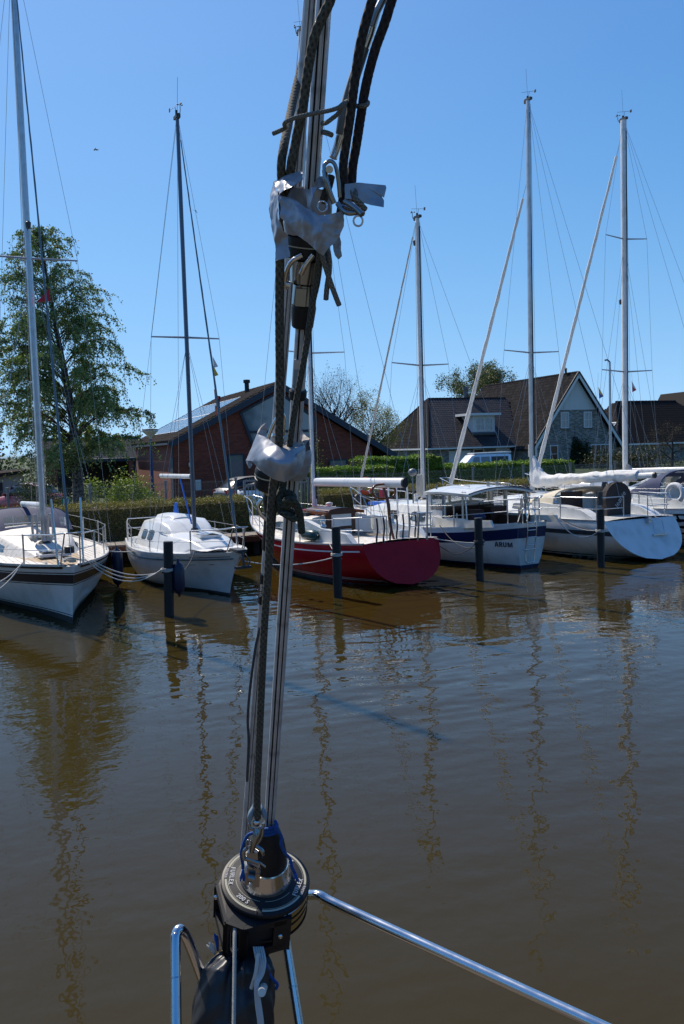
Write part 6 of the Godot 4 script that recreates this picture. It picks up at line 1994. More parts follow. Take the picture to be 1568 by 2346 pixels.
func build_boat_beige():
	var x := boat_frame(12.68, 0.25, true, 0.0)
	var t := thing("cruising_yacht", "white cruiser with beige sprayhood and broad sloping grey white transom", "sailboat", x, "sailboats moored in the boxes")
	var h := Hull.new({"len": 9.6, "beam": 3.3, "aft": 1.02, "mid": 1.0, "fore": 1.3, "tran": 0.74, "tuck": 0.04, "full": 1.9, "rake": 0.8, "st0": -0.35, "st1": 0.75, "bil": 2.5, "fil": 0.5})
	part("hull", hull_skin(h), M.gelcoat_white, t)
	var tr := part("transom", transom(h), M.gelcoat_white, t)
	part("boot_top", hull_band(h, func(_s): return -0.3, func(s): return 0.03 + 0.05 * s, 0.02), M.gelcoat_black, t)
	part("boot_line", hull_band(h, func(s): return 0.075 + 0.05 * s, func(s): return 0.1 + 0.05 * s, 0.02), M.gelcoat_black, t)
	part("grey_band", hull_band(h, func(s): return h.sheer(s) - 0.36, func(s): return h.sheer(s) - 0.245, 0.0, 1.0), M.antifoul_grey, t)
	part("rubbing_strake", hull_band(h, func(s): return h.sheer(s) - 0.245, func(s): return h.sheer(s) - 0.2, 0.14, 1.0, 0.025), M.stripe_white, t)
	part("deck", deck_skin(h), M.gelcoat_white, t)
	part("toe_rail", rim_rail(h, 0.04, 0.04), M.alloy_silver, t)
	var cab := [[3.1, 1.16, 1.0, 1.02, 1.5], [4.6, 1.1, 0.92, 1.02, 1.48], [6.2, 0.88, 0.68, 1.04, 1.36], [7.4, 0.5, 0.34, 1.1, 1.2]]
	part("coachroof", cabin_skin(cab), M.gelcoat_white, t)
	for s in [-1.0, 1.0]:
		part("cabin_window", cabin_window(cab, 3.6, 4.4, 0.35, 0.75, s), M.window_grey, t)
		part("cabin_window", cabin_window(cab, 4.8, 6.0, 0.35, 0.75, s), M.window_grey, t)
		var g := G.new()
		g.prism(PackedVector2Array([Vector2(0.75, 1.0), Vector2(3.3, 1.0), Vector2(3.3, 1.42), Vector2(2.2, 1.36), Vector2(1.3, 1.26), Vector2(0.95, 1.12)]), -0.16, 0.16, Transform3D(Basis(), Vector3(0, 0, s * 1.02)))
		part("cockpit_coaming", g, M.gelcoat_white, t)
		winch(t, Vector3(2.5, 1.4, s * 1.02), 1.2)
		winch(t, Vector3(3.1, 1.45, s * 0.98), 0.9)
	sprayhood(t, 2.5, 3.8, 1.1, 1.36, 1.80, M.canvas_beige)
	part("bulkhead", g_box(Transform3D(), Vector3(0.06, 0.7, 1.9)), M.gelcoat_white, t, Transform3D(Basis(), Vector3(3.1, 1.2, 0)))
	part("companionway", g_box(Transform3D(), Vector3(0.06, 0.85, 0.75)), M.mahogany, t, Transform3D(Basis(), Vector3(3.06, 1.22, 0.05)))
	# covered steering wheel
	var g2 := G.new()
	var disc := PackedVector2Array()
	for i in 24: disc.append(Vector2(cos(TAU * i / 24), sin(TAU * i / 24)) * 0.46)
	g2.prism(disc, -0.09, 0.09, Transform3D(Basis(Vector3.UP, PI / 2), Vector3(1.25, 1.5, 0)))
	g2.box(Vector3(1.25, 1.2, 0), Vector3(0.2, 0.6, 0.84))
	var wc := part("wheel_cover", g2, M.canvas_brown, t)
	letters(wc, "Jeanie", Transform3D(Basis(Vector3.UP, -PI / 2) * Basis(Vector3.BACK, 0.9), Vector3(1.145, 1.5, 0.05)), 0.13, M.print_white, false, true, "script_lettering")
	stanchions(t, h, [0.16, 0.32, 0.48, 0.64, 0.8], 0.6)
	pulpit(t, h, 0.8, 0.6, 0.05)
	pushpit(t, h, 0.16, 0.6, 0.42)
	# transom ladder
	g2 = G.new()
	for z in [0.18, 0.52]: g2.tube([Vector3(0.42, 1.05, z), Vector3(0.16, 0.98, z), Vector3(0.06, 0.62, z)], 0.012, 6)
	g2.box(Vector3(0.05, 0.62, 0.35), Vector3(0.05, 0.03, 0.5))
	g2.box(Vector3(0.3, 1.0, 0.18), Vector3(0.14, 0.14, 0.1))
	part("transom_ladder", g2, M.rail_steel, t)
	mast_rig(t, {"x": 4.75, "foot": 1.5, "top": 13.05, "r": 0.095, "mat": M.alloy_silver, "spreaders": [[5.75, 1.02, 0.05, 0.05]], "chain": 1.5, "chain_y": 1.1, "bow": Vector3(9.35, 1.38, 0), "stern": [Vector3(0.4, 1.1, 0.55), Vector3(0.4, 1.1, -0.55)], "furl": 0.062, "furl_mat": M.sailcloth, "frac": 0.80, "rake": -0.05, "halyards": [[-0.12, 0.1], [-0.12, -0.1]]})
	var bm := boom(t, 4.75, 1.90, 4.7, 0.075, M.alloy_white, 0.26)
	sail_cover(t, 4.75, 1.96, 4.2, 0.22)
	g2 = G.new(); g2.bar(Vector3(1.7, 1.95, 0), Vector3(1.7, 1.7, 0), 0.1, 0.05, Vector3.BACK); g2.tube(curve([Vector3(1.6, 1.95, 0), Vector3(1.6, 1.8, 0.02), Vector3(1.7, 1.6, 0.0), Vector3(1.75, 1.3, 0)], 4), 0.022, 6)
	part("mainsheet_block", g2, M.instrument, t)
	wire(t, "mainsheet", Vector3(1.72, 1.95, 0.03), Vector3(1.75, 1.3, 0.25), 0.009, M.rope_dark)
	wire(t, "mainsheet", Vector3(1.72, 1.95, -0.03), Vector3(1.75, 1.3, -0.25), 0.009, M.rope_dark)
	# light-weight barbecue and bundled line on the pushpit
	g2 = G.new(); g2.box(Vector3(0.62, 1.6, -1.15), Vector3(0.05, 0.34, 0.14))
	part("solar_lamp", g2, M.instrument, t)
	for i in 3:
		g2 = G.new()
		var rr := []
		for k in 13: rr.append(Vector3(3.55 + 0.04 * i, 1.62 + 0.26 * sin(TAU * k / 12.0), -1.12 - 0.02 * i + 0.07 * cos(TAU * k / 12.0)))
		g2.tube(rr, 0.016, 6, false)
		part("rope_coil", g2, M.rope_dark, t)
	return t

func build_boat_right():
	var x := boat_frame(16.2, 0.0, true, 0.0)
	var t := thing("dark_hulled_yacht", "yacht with black hull side and blue sprayhood cut by the right edge", "sailboat", x, "sailboats moored in the boxes")
	var h := Hull.new({"len": 9.6, "beam": 3.2, "aft": 1.15, "mid": 1.05, "fore": 1.32, "tran": 0.76, "tuck": 0.0, "full": 1.9, "rake": 0.8, "st0": 0.0, "st1": 0.3, "bil": 2.2})
	part("hull", hull_skin(h), M.gelcoat_white, t)
	part("transom", transom(h), M.gelcoat_white, t)
	part("black_band", hull_band(h, func(_s): return 0.22, func(s): return h.sheer(s) - 0.12), M.gelcoat_black, t)
	part("boot_top", hull_band(h, func(_s): return -0.3, func(_s): return 0.08), M.antifoul_grey, t)
	var p := h.p(0.16, 0.62, -1, 0.014)
	var p2 := h.p(0.1, 0.62, -1, 0.014)
	var p3 := h.p(0.16, 0.75, -1, 0.014)
	var ex := (p2 - p).normalized(); var ez := ex.cross((p3 - p).normalized()).normalized()
	letters(t, "al", Transform3D(Basis(ex, ez.cross(ex), ez) * Basis(Vector3.BACK, 0.5), p), 0.3, M.print_white, false, true, "boat_name")
	part("deck", deck_skin(h), M.gelcoat_white, t)
	part("toe_rail", rim_rail(h, 0.04, 0.04), M.alloy_silver, t)
	var cab := [[3.1, 1.12, 0.98, 1.08, 1.55], [4.6, 1.06, 0.9, 1.08, 1.52], [6.2, 0.86, 0.66, 1.08, 1.4], [7.4, 0.5, 0.34, 1.12, 1.24]]
	part("coachroof", cabin_skin(cab), M.gelcoat_white, t)
	for s in [-1.0, 1.0]:
		part("cabin_window", cabin_window(cab, 3.6, 5.8, 0.35, 0.75, s), M.window_dark, t)
		var g := G.new()
		g.prism(PackedVector2Array([Vector2(0.75, 1.05), Vector2(3.3, 1.05), Vector2(3.3, 1.45), Vector2(1.2, 1.32)]), -0.15, 0.15, Transform3D(Basis(), Vector3(0, 0, s * 1.0)))
		part("cockpit_coaming", g, M.gelcoat_white, t)
	sprayhood(t, 2.3, 3.7, 1.12, 1.45, 2.15, M.canvas_blue)
	# white dinghy chocked on the foredeck
	g_dinghy(t)
	mast_rig(t, {"x": 4.75, "foot": 1.52, "top": 12.9, "r": 0.115, "mat": M.alloy_white, "tip": 0.95, "spreaders": [[5.2, 1.05, 0.1, 0.05], [9.3, 0.85, 0.1, 0.05]], "chain": 1.45, "chain_y": 1.15, "bow": Vector3(9.35, 1.42, 0), "stern": [Vector3(0.1, 1.2, 0.6), Vector3(0.1, 1.2, -0.6)], "furl": 0.06, "furl_mat": M.sailcloth, "frac": 0.955, "cups": true, "lamp_y": 7.4, "halyards": [[-0.14, 0.1], [-0.14, -0.1], [0.14, 0.08]]})
	boom(t, 4.75, 2.08, 4.2, 0.085, M.alloy_white, 0.12)
	var g2 := G.new(); g2.tube([Vector3(4.6, 1.55, 0), Vector3(3.3, 2.02, 0)], 0.035, 9)
	part("kicking_strap", g2, M.alloy_white, t)
	g2 = G.new()
	for k in 8:
		var rr := []
		for i in 13: rr.append(Vector3(4.6 - 0.01 * k, 2.0 + (0.34 - 0.02 * k) * sin(TAU * i / 12.0), -0.1 + 0.07 * cos(TAU * i / 12.0) + 0.02 * k))
		g2.tube(rr, 0.011, 5, false)
	part("rope_coil", g2, M.rope_white, t)
	stanchions(t, h, [0.16, 0.32, 0.48, 0.64, 0.8], 0.6)
	pulpit(t, h, 0.8, 0.6, 0.05)
	pushpit(t, h, 0.16, 0.6, 0.42)
	# white horseshoe buoy on the port quarter
	g2 = G.new()
	var hs := []
	for i in 15:
		var a := lerpf(-0.9, PI + 0.9, i / 14.0)
		hs.append(Vector3(1.5 + 0.02 * cos(a), 1.55 + 0.24 * sin(a), -1.35) + Vector3(0.26 * cos(a), 0, 0))
	g2.tube(hs, 0.07, 9)
	part("horseshoe_buoy", g2, M.flag_white, t)
	for q in [[M.flag_yellow, M.flag_blue, 4.75, -0.78], [M.flag_white, M.flag_red, 4.95, 0.62]]:
		g2 = G.new(); g2.prism(PackedVector2Array([Vector2(0, 0), Vector2(0.03, -0.18), Vector2(0.36, -0.28)]), -0.003, 0.003, Transform3D(Basis(Vector3.UP, -1.2), Vector3(5.1, q[2], q[3])))
		var o := part("courtesy_flag", g2, q[0], t)
		g2 = G.new(); g2.prism(PackedVector2Array([Vector2(0.03, -0.18), Vector2(0.05, -0.36), Vector2(0.36, -0.28)]), -0.003, 0.003, Transform3D(Basis(Vector3.UP, -1.2), Vector3(5.1, q[2], q[3])))
		part("lower_half", g2, q[1], o)
		wire(t, "flag_halyard", Vector3(5.1, 5.2, q[3]), Vector3(5.0, 1.3, q[3] * 1.5), 0.003)
	return t

func g_dinghy(t: Node3D):
	var g := G.new()
	for s in [-1.0, 1.0]:
		g.tube(curve([Vector3(5.7, 1.62, s * 0.5), Vector3(6.6, 1.6, s * 0.52), Vector3(7.4, 1.6, s * 0.35), Vector3(7.7, 1.62, 0.0)], 4), 0.14, 10)
	part("upturned_dinghy", g, M.stripe_white, t)

func build_far_boats():
	# boats on the far side of the basin show only as a slim white mast and rails over the hedge
	var t := thing("flagpole", "slim white pole with cranked top left of the rightmost mast", "pole", Transform3D(Basis(), Vector3(10.95, 0.15, -36.0)))
	var g := G.new(); g.tube([Vector3(0, 0, 0), Vector3(0, 6.05, 0)], [0.06, 0.045], 9)
	part("pole", g, M.alloy_silver, t)
	g = G.new(); g.tube([Vector3(0, 6.05, 0), Vector3(-0.1, 6.14, 0), Vector3(-0.2, 6.12, 0)], 0.035, 7)
	part("cap", g, M.instrument, t)

func rope_between(called: String, label: String, pts: Array, r: float, m: Material, group := "mooring lines to the posts"):
	var g := G.new()
	g.tube(pts, r, 6)
	single(called, g, m, label, "rope", group)

func build_moorings(boats: Array):
	var P := []
	for i in 4: P.append(mar(3.58 * i, 0))
	var b1: Transform3D = boats[0].transform
	var b2: Transform3D = boats[1].transform
	var b3: Transform3D = boats[2].transform
	var b4: Transform3D = boats[3].transform
	var b5: Transform3D = boats[4].transform
	for k in 3:
		rope_between("mooring_line", ["upper white line from the left yacht's bow to the first black post", "middle white line from the left yacht's bow to the first black post", "lower white line from the left yacht's bow to the first black post"][k], sag(b1 * Vector3(8.75, 1.14, -0.42 + 0.05 * k), P[0] + Vector3(-0.1, 0.86 + 0.02 * k, 0.03 * k), 0.16 + 0.07 * k), 0.011, M.rope_white)
	rope_between("mooring_line", "white line leading left from the left yacht's bow cleat", sag(b1 * Vector3(8.25, 1.14, 0.75), mar(-3.58, -0.3, 0.95), 0.18), 0.013, M.rope_white)
	rope_between("mooring_line", "second white line leading left from the left yacht's bow cleat", sag(b1 * Vector3(8.22, 1.14, 0.75), mar(-3.58, -0.3, 0.85), 0.26), 0.013, M.rope_white)
	rope_between("mooring_line", "dark line from the small cabin boat's bow to the first black post", sag(b2 * Vector3(5.4, 0.98, 0.62), P[0] + Vector3(0.1, 0.8, 0.0), 0.16), 0.011, M.rope_dark)
	rope_between("mooring_line", "white line from the small boat to the red boat's post", sag(b2 * Vector3(6.3, 0.8, -0.1), P[1] + Vector3(-0.1, 0.82, 0), 0.12), 0.012, M.rope_white)
	rope_between("mooring_line", "thin dark line from the red boat's post to its quarter", sag(b3 * Vector3(1.6, 0.95, -1.2), P[1] + Vector3(0.1, 0.8, 0), 0.06), 0.008, M.rope_white)
	rope_between("mooring_line", "taut white line from the red boat's stern to the third post", sag(b3 * Vector3(0.5, 0.98, 0.85), P[2] + Vector3(-0.1, 0.86, 0.02), 0.02), 0.012, M.rope_white)
	rope_between("mooring_line", "slack dark line hanging between red boat and third post", curve([b3 * Vector3(0.5, 0.9, 0.9), b3 * Vector3(0.6, 0.55, 1.55), P[2] + Vector3(-0.25, 0.72, 0.03), P[2] + Vector3(-0.1, 0.84, 0.02)], 4), 0.01, M.rope_dark)
	rope_between("mooring_line", "dark looped line from the third post to the motorsailer's side", sag(b4 * Vector3(1.9, 1.05, -1.4), P[2] + Vector3(0.1, 0.82, 0), 0.28), 0.012, M.rope_dark)
	rope_between("mooring_line", "slack white line from the motorsailer's stern to the fourth post", sag(b4 * Vector3(0.2, 1.25, 0.9), P[3] + Vector3(-0.1, 0.85, 0.02), 0.3), 0.012, M.rope_white)
	rope_between("mooring_line", "upper white line crossing the fourth post", sag(b4 * Vector3(0.3, 1.25, 0.95), P[3] + Vector3(-0.1, 0.9, 0.02), 0.12), 0.01, M.rope_white)
	rope_between("mooring_line", "dark line from the fourth post to the beige sprayhood boat", sag(b5 * Vector3(1.9, 1.05, -1.4), P[3] + Vector3(0.1, 0.86, 0), 0.08), 0.012, M.rope_dark)
	# turns of line round the posts
	for i in 4:
		var g := G.new()
		for k in 3:
			var ring := []
			for j in 17: ring.append(P[i] + Vector3(0.112 * cos(TAU * j / 16), 0.87 + 0.02 * k + 0.006 * sin(j * 1.3 + k), 0.112 * sin(TAU * j / 16)))
			g.tube(ring, 0.011, 6, false)
		single("rope_turns", g, M.rope_white if i != 2 else M.rope_dark, ["rope turns round the first black post beside the blue fender", "rope turns round the post before the red boat", "rope turns round the post before the motorsailer", "rope turns round the rightmost black post"][i], "rope", "mooring lines to the posts")
	# lines to the jetty
	rope_between("mooring_line", "white stern line from the left yacht to the plank jetty", sag(b1 * Vector3(6.6, 1.05, -1.2), mar(2.0, 8.4, 0.55), 0.1), 0.011, M.rope_white)
	# fenders
	fender("fender", "dark blue fender hanging on the first black post", P[0] + Vector3(0.2, 1.08, -0.05), 0.72, 0.115, M.fender_navy, P[0] + Vector3(0.1, 1.15, 0))
	var q := b1 * Vector3(5.0, 0.98, -1.68)
	fender("fender", "long dark fender hanging from the left yacht's side", q, 0.95, 0.13, M.fender_navy, b1 * Vector3(5.0, 1.5, -1.5))
	var r := b3 * Vector3(2.65, 1.0, -1.15)
	fender("fender", "dark green fender lying on the red boat's side deck", b3 * Vector3(2.95, 1.06, -1.2), 0.78, 0.13, M.fender_green, b3 * Vector3(2.95, 1.06, -1.2), b3.basis * Vector3(-1, 0, 0.05))

func build_gulls():
	for q in [[218, 342, 60.0, 0.9, "grey gull gliding high in the left sky"], [448, 482, 75.0, -0.4, "small gull beside the small sailboat's mast"]]:
		var p := at(q[0], q[1], q[2])
		var t := thing("gull", q[4], "bird", Transform3D(Basis(Vector3.BACK, q[3]) * Basis(Vector3.UP, 1.2) * Basis.from_scale(Vector3.ONE * 0.65), p))
		var g := G.new()
		g.lathe_soft([Vector2(0.0, -0.2), Vector2(0.05, -0.1), Vector2(0.06, 0.02), Vector2(0.03, 0.16), Vector2(0, 0.2)], 8, Transform3D(Basis(Vector3.RIGHT, PI / 2), Vector3.ZERO))
		part("body", g, M.flag_white, t)
		for s in [-1.0, 1.0]:
			g = G.new()
			g.prism(PackedVector2Array([Vector2(0.03 * s, -0.06), Vector2(0.3 * s, -0.09), Vector2(0.62 * s, 0.05), Vector2(0.32 * s, 0.06), Vector2(0.03 * s, 0.07)]), -0.012, 0.012, Transform3D(Basis(Vector3.RIGHT, PI / 2) * Basis(Vector3.UP, -s * 0.25), Vector3.ZERO))
			part("wing", g, M.gull_grey, t)

# ---- the bow we stand on: twin furlers, ropes, tape, rails ----

func da(y: float) -> float: return 1.0 / (0.4878 + (1869.0 - y) * 1.272e-4)
func db(y: float) -> float: return 1.0 / (0.392 + (1945.0 - y) * 1.198e-4)
func on_a(y: float, near := 0.0, dx := 0.0) -> Vector3: return at(619.0 + (1869.0 - y) * 0.0666 + dx, y, da(y) - near)
func on_b(y: float, near := 0.0, dx := 0.0) -> Vector3: return at(561.0 + (1945.0 - y) * 0.0771 + dx, y, db(y) - near)

func path(ps: Array, near: float, steps := 6) -> Array:
	# [x, y] or [x, y, extra depth] in front of the right foil
	var out := []
	for p in ps: out.append(at(p[0], p[1], da(p[1]) - near + (p[2] if p.size() > 2 else 0.0)))
	return curve(out, steps)

func braid(pts: Array, r: float, base: Color, lay := 1.0, strands := 10.0) -> ArrayMesh:
	# a braided rope: the surface rises and falls with its plaits, single yarns differ in tone
	var line := Curve3D.new()
	line.bake_interval = r * 0.4
	for p in pts: line.add_point(p)
	var L := line.get_baked_length()
	var n := int(L / (r * 0.24)) + 2
	var sides := 30
	var V := PackedVector3Array(); var C := PackedColorArray(); var I := PackedInt32Array()
	var nrm := Vector3.RIGHT
	var tone := FastNoiseLite.new(); tone.frequency = 1.0; tone.seed = int(L * 1000)
	for i in n:
		var s := L * i / (n - 1)
		var p := line.sample_baked(s)
		var d := (line.sample_baked(minf(s + r * 0.5, L)) - line.sample_baked(maxf(s - r * 0.5, 0))).normalized()
		nrm = (nrm - d * nrm.dot(d)).normalized()
		var bi := d.cross(nrm)
		var endr := 1.0 if i > 0 and i < n - 1 else 0.55
		for k in sides:
			var a := TAU * k / sides
			var w := s / r * lay
			var u1 := sin(strands * 0.5 * a + w * 3.3)
			var u2 := sin(strands * 0.5 * a - w * 3.3)
			var lift := maxf(u1, u2) - 0.45
			var fuzz := rng.randf_range(-0.025, 0.03)
			V.append(p + (nrm * cos(a) + bi * sin(a)) * r * endr * (0.96 + 0.07 * lift + fuzz))
			var q := 0.85 + 0.4 * lift + rng.randf_range(-0.28, 0.4)
			if u1 > 0.75 and tone.get_noise_2d(floorf(w * 0.4), k) > 0.28: q *= 2.0
			C.append(Color(base.r * q, base.g * q, base.b * q))
	for i in n - 1:
		for k in sides:
			var k2 := (k + 1) % sides
			var a := i * sides + k; var b := i * sides + k2
			I.append_array(PackedInt32Array([a, a + sides, b, b, a + sides, b + sides]))
	for e in [0, n - 1]:
		for k in range(1, sides - 1):
			I.append_array(PackedInt32Array([e * sides, e * sides + k, e * sides + k + 1]))
	var st := SurfaceTool.new()
	st.begin(Mesh.PRIMITIVE_TRIANGLES)
	for i in V.size():
		st.set_color(C[i]); st.set_smooth_group(1); st.add_vertex(V[i])
	for i in I: st.add_index(i)
	st.generate_normals()
	return st.commit()

const OLIVE := Color(0.078, 0.072, 0.055)
const GREYROPE := Color(0.16, 0.152, 0.132)

func rope(called: String, label: String, pts: Array, r: float, base := OLIVE, m: Material = null, group := "", lay := 1.0):
	return single(called, braid(pts, r, base, lay), m if m else M.rope_olive, label, "rope", group)

func foil_section(w: float, depth: float) -> PackedVector2Array:
	# aluminium luff extrusion with two grooves on the side facing us
	var h := w / 2; var t := depth / 2
	return PackedVector2Array([Vector2(-h, -t * 0.3), Vector2(-h * 0.72, -t), Vector2(h * 0.72, -t), Vector2(h, -t * 0.3), Vector2(h, t * 0.35), Vector2(h * 0.62, t),
		Vector2(h * 0.40, t), Vector2(h * 0.40, t * 0.1), Vector2(h * 0.18, t * 0.1), Vector2(h * 0.18, t), Vector2(h * 0.04, t), Vector2(h * 0.02, t * 0.88), Vector2(0, t),
		Vector2(-h * 0.34, t), Vector2(-h * 0.34, t * 0.1), Vector2(-h * 0.62, t * 0.1), Vector2(-h * 0.62, t), Vector2(-h * 0.78, t * 0.9), Vector2(-h, t * 0.35)])

func extrude(sec: PackedVector2Array, a: Vector3, b: Vector3, face: Vector3) -> G:
	var y := (b - a).normalized()
	var z := (face - y * face.dot(y)).normalized()
	var x := y.cross(z)
	var g := G.new()
	for i in sec.size():
		var p := sec[i]; var q := sec[(i + 1) % sec.size()]
		var pa := x * p.x + z * p.y; var qa := x * q.x + z * q.y
		g.quad(a + pa, a + qa, b + qa, b + pa)
	return g

func stay_frame(origin: Vector3, up: Vector3) -> Transform3D:
	var z := (lens.origin - origin).normalized()
	z = (z - up * z.dot(up)).normalized()
	return Transform3D(Basis(up.cross(z), up, z), origin)

func sheet(parent: Node3D, called: String, pts: Array, tris: Array, m: Material, crumple := 0.006, freq := 22.0, levels := 4, at_seed := 3) -> MeshInstance3D:
	# crumpled tape: pts are [x, y, depth], joined by tris; a real film with thickness
	var f := FastNoiseLite.new(); f.seed = at_seed; f.frequency = freq; f.fractal_octaves = 3; f.noise_type = FastNoiseLite.TYPE_SIMPLEX
	var ridge := FastNoiseLite.new(); ridge.seed = at_seed + 9; ridge.frequency = freq * 0.8; ridge.fractal_type = FastNoiseLite.FRACTAL_RIDGED; ridge.fractal_octaves = 2
	var P := []
	for p in pts: P.append(at(p[0], p[1], p[2]))
	var list := []
	for t in tris: list.append([P[t[0]], P[t[1]], P[t[2]]])
	for l in levels:
		var next := []
		for t in list:
			var ab: Vector3 = (t[0] + t[1]) / 2; var bc: Vector3 = (t[1] + t[2]) / 2; var ca: Vector3 = (t[2] + t[0]) / 2
			next.append_array([[t[0], ab, ca], [ab, t[1], bc], [ca, bc, t[2]], [ab, bc, ca]])
		list = next
	# let the film bend instead of breaking along the first creases: relax inner points, edges stay
	var id := {}
	var pos := PackedVector3Array()
	var tri := []
	for t in list:
		var e := []
		for p in t:
			var key := Vector3i((p * 20000.0).round())
			if not id.has(key):
				id[key] = pos.size(); pos.append(p)
			e.append(id[key])
		tri.append(e)
	var near := []
	var seen := {}
	for i in pos.size(): near.append({})
	for e in tri:
		for k in 3:
			near[e[k]][e[(k + 1) % 3]] = 1; near[e[(k + 1) % 3]][e[k]] = 1
			var ek := Vector2i(mini(e[k], e[(k + 1) % 3]), maxi(e[k], e[(k + 1) % 3]))
			seen[ek] = seen.get(ek, 0) + 1
	var rim := {}
	for ek in seen:
		if seen[ek] == 1: rim[ek.x] = 1; rim[ek.y] = 1
	for pass_ in 14:
		var nxt := pos.duplicate()
		for i in pos.size():
			if rim.has(i): continue
			var c := Vector3.ZERO
			for k in near[i]: c += pos[k]
			nxt[i] = pos[i].lerp(c / near[i].size(), 0.6)
		pos = nxt
	list = []
	for e in tri: list.append([pos[e[0]], pos[e[1]], pos[e[2]]])
	var dir := lens.basis.z
	var g := G.new()
	for layer in 2:
		g.smooth(1 + layer)
		for t in list:
			var v := []
			for p in t:
				v.append(p + dir * (f.get_noise_3dv(p) * crumple + ridge.get_noise_3dv(p) * crumple * 0.7 - layer * 0.0009) + lens.basis.x * f.get_noise_3dv(p * 1.7 + Vector3(5, 0, 0)) * crumple * 0.4)
			g.tri(v[0], v[1], v[2])
	return part(called, g, m, parent)

func fan_tris(n: int) -> Array:
	var t := []
	for i in range(1, n - 1): t.append([0, i, i + 1])
	return t

func arc_band(r0: float, r1: float, y: float, a0: float, a1: float) -> G:
	var g := G.new()
	g.lathe([Vector2(r0, y), Vector2(r1, y - 0.0002)], int(maxf(6, (a1 - a0) * 14)), Transform3D(), a0, a1)
	return g

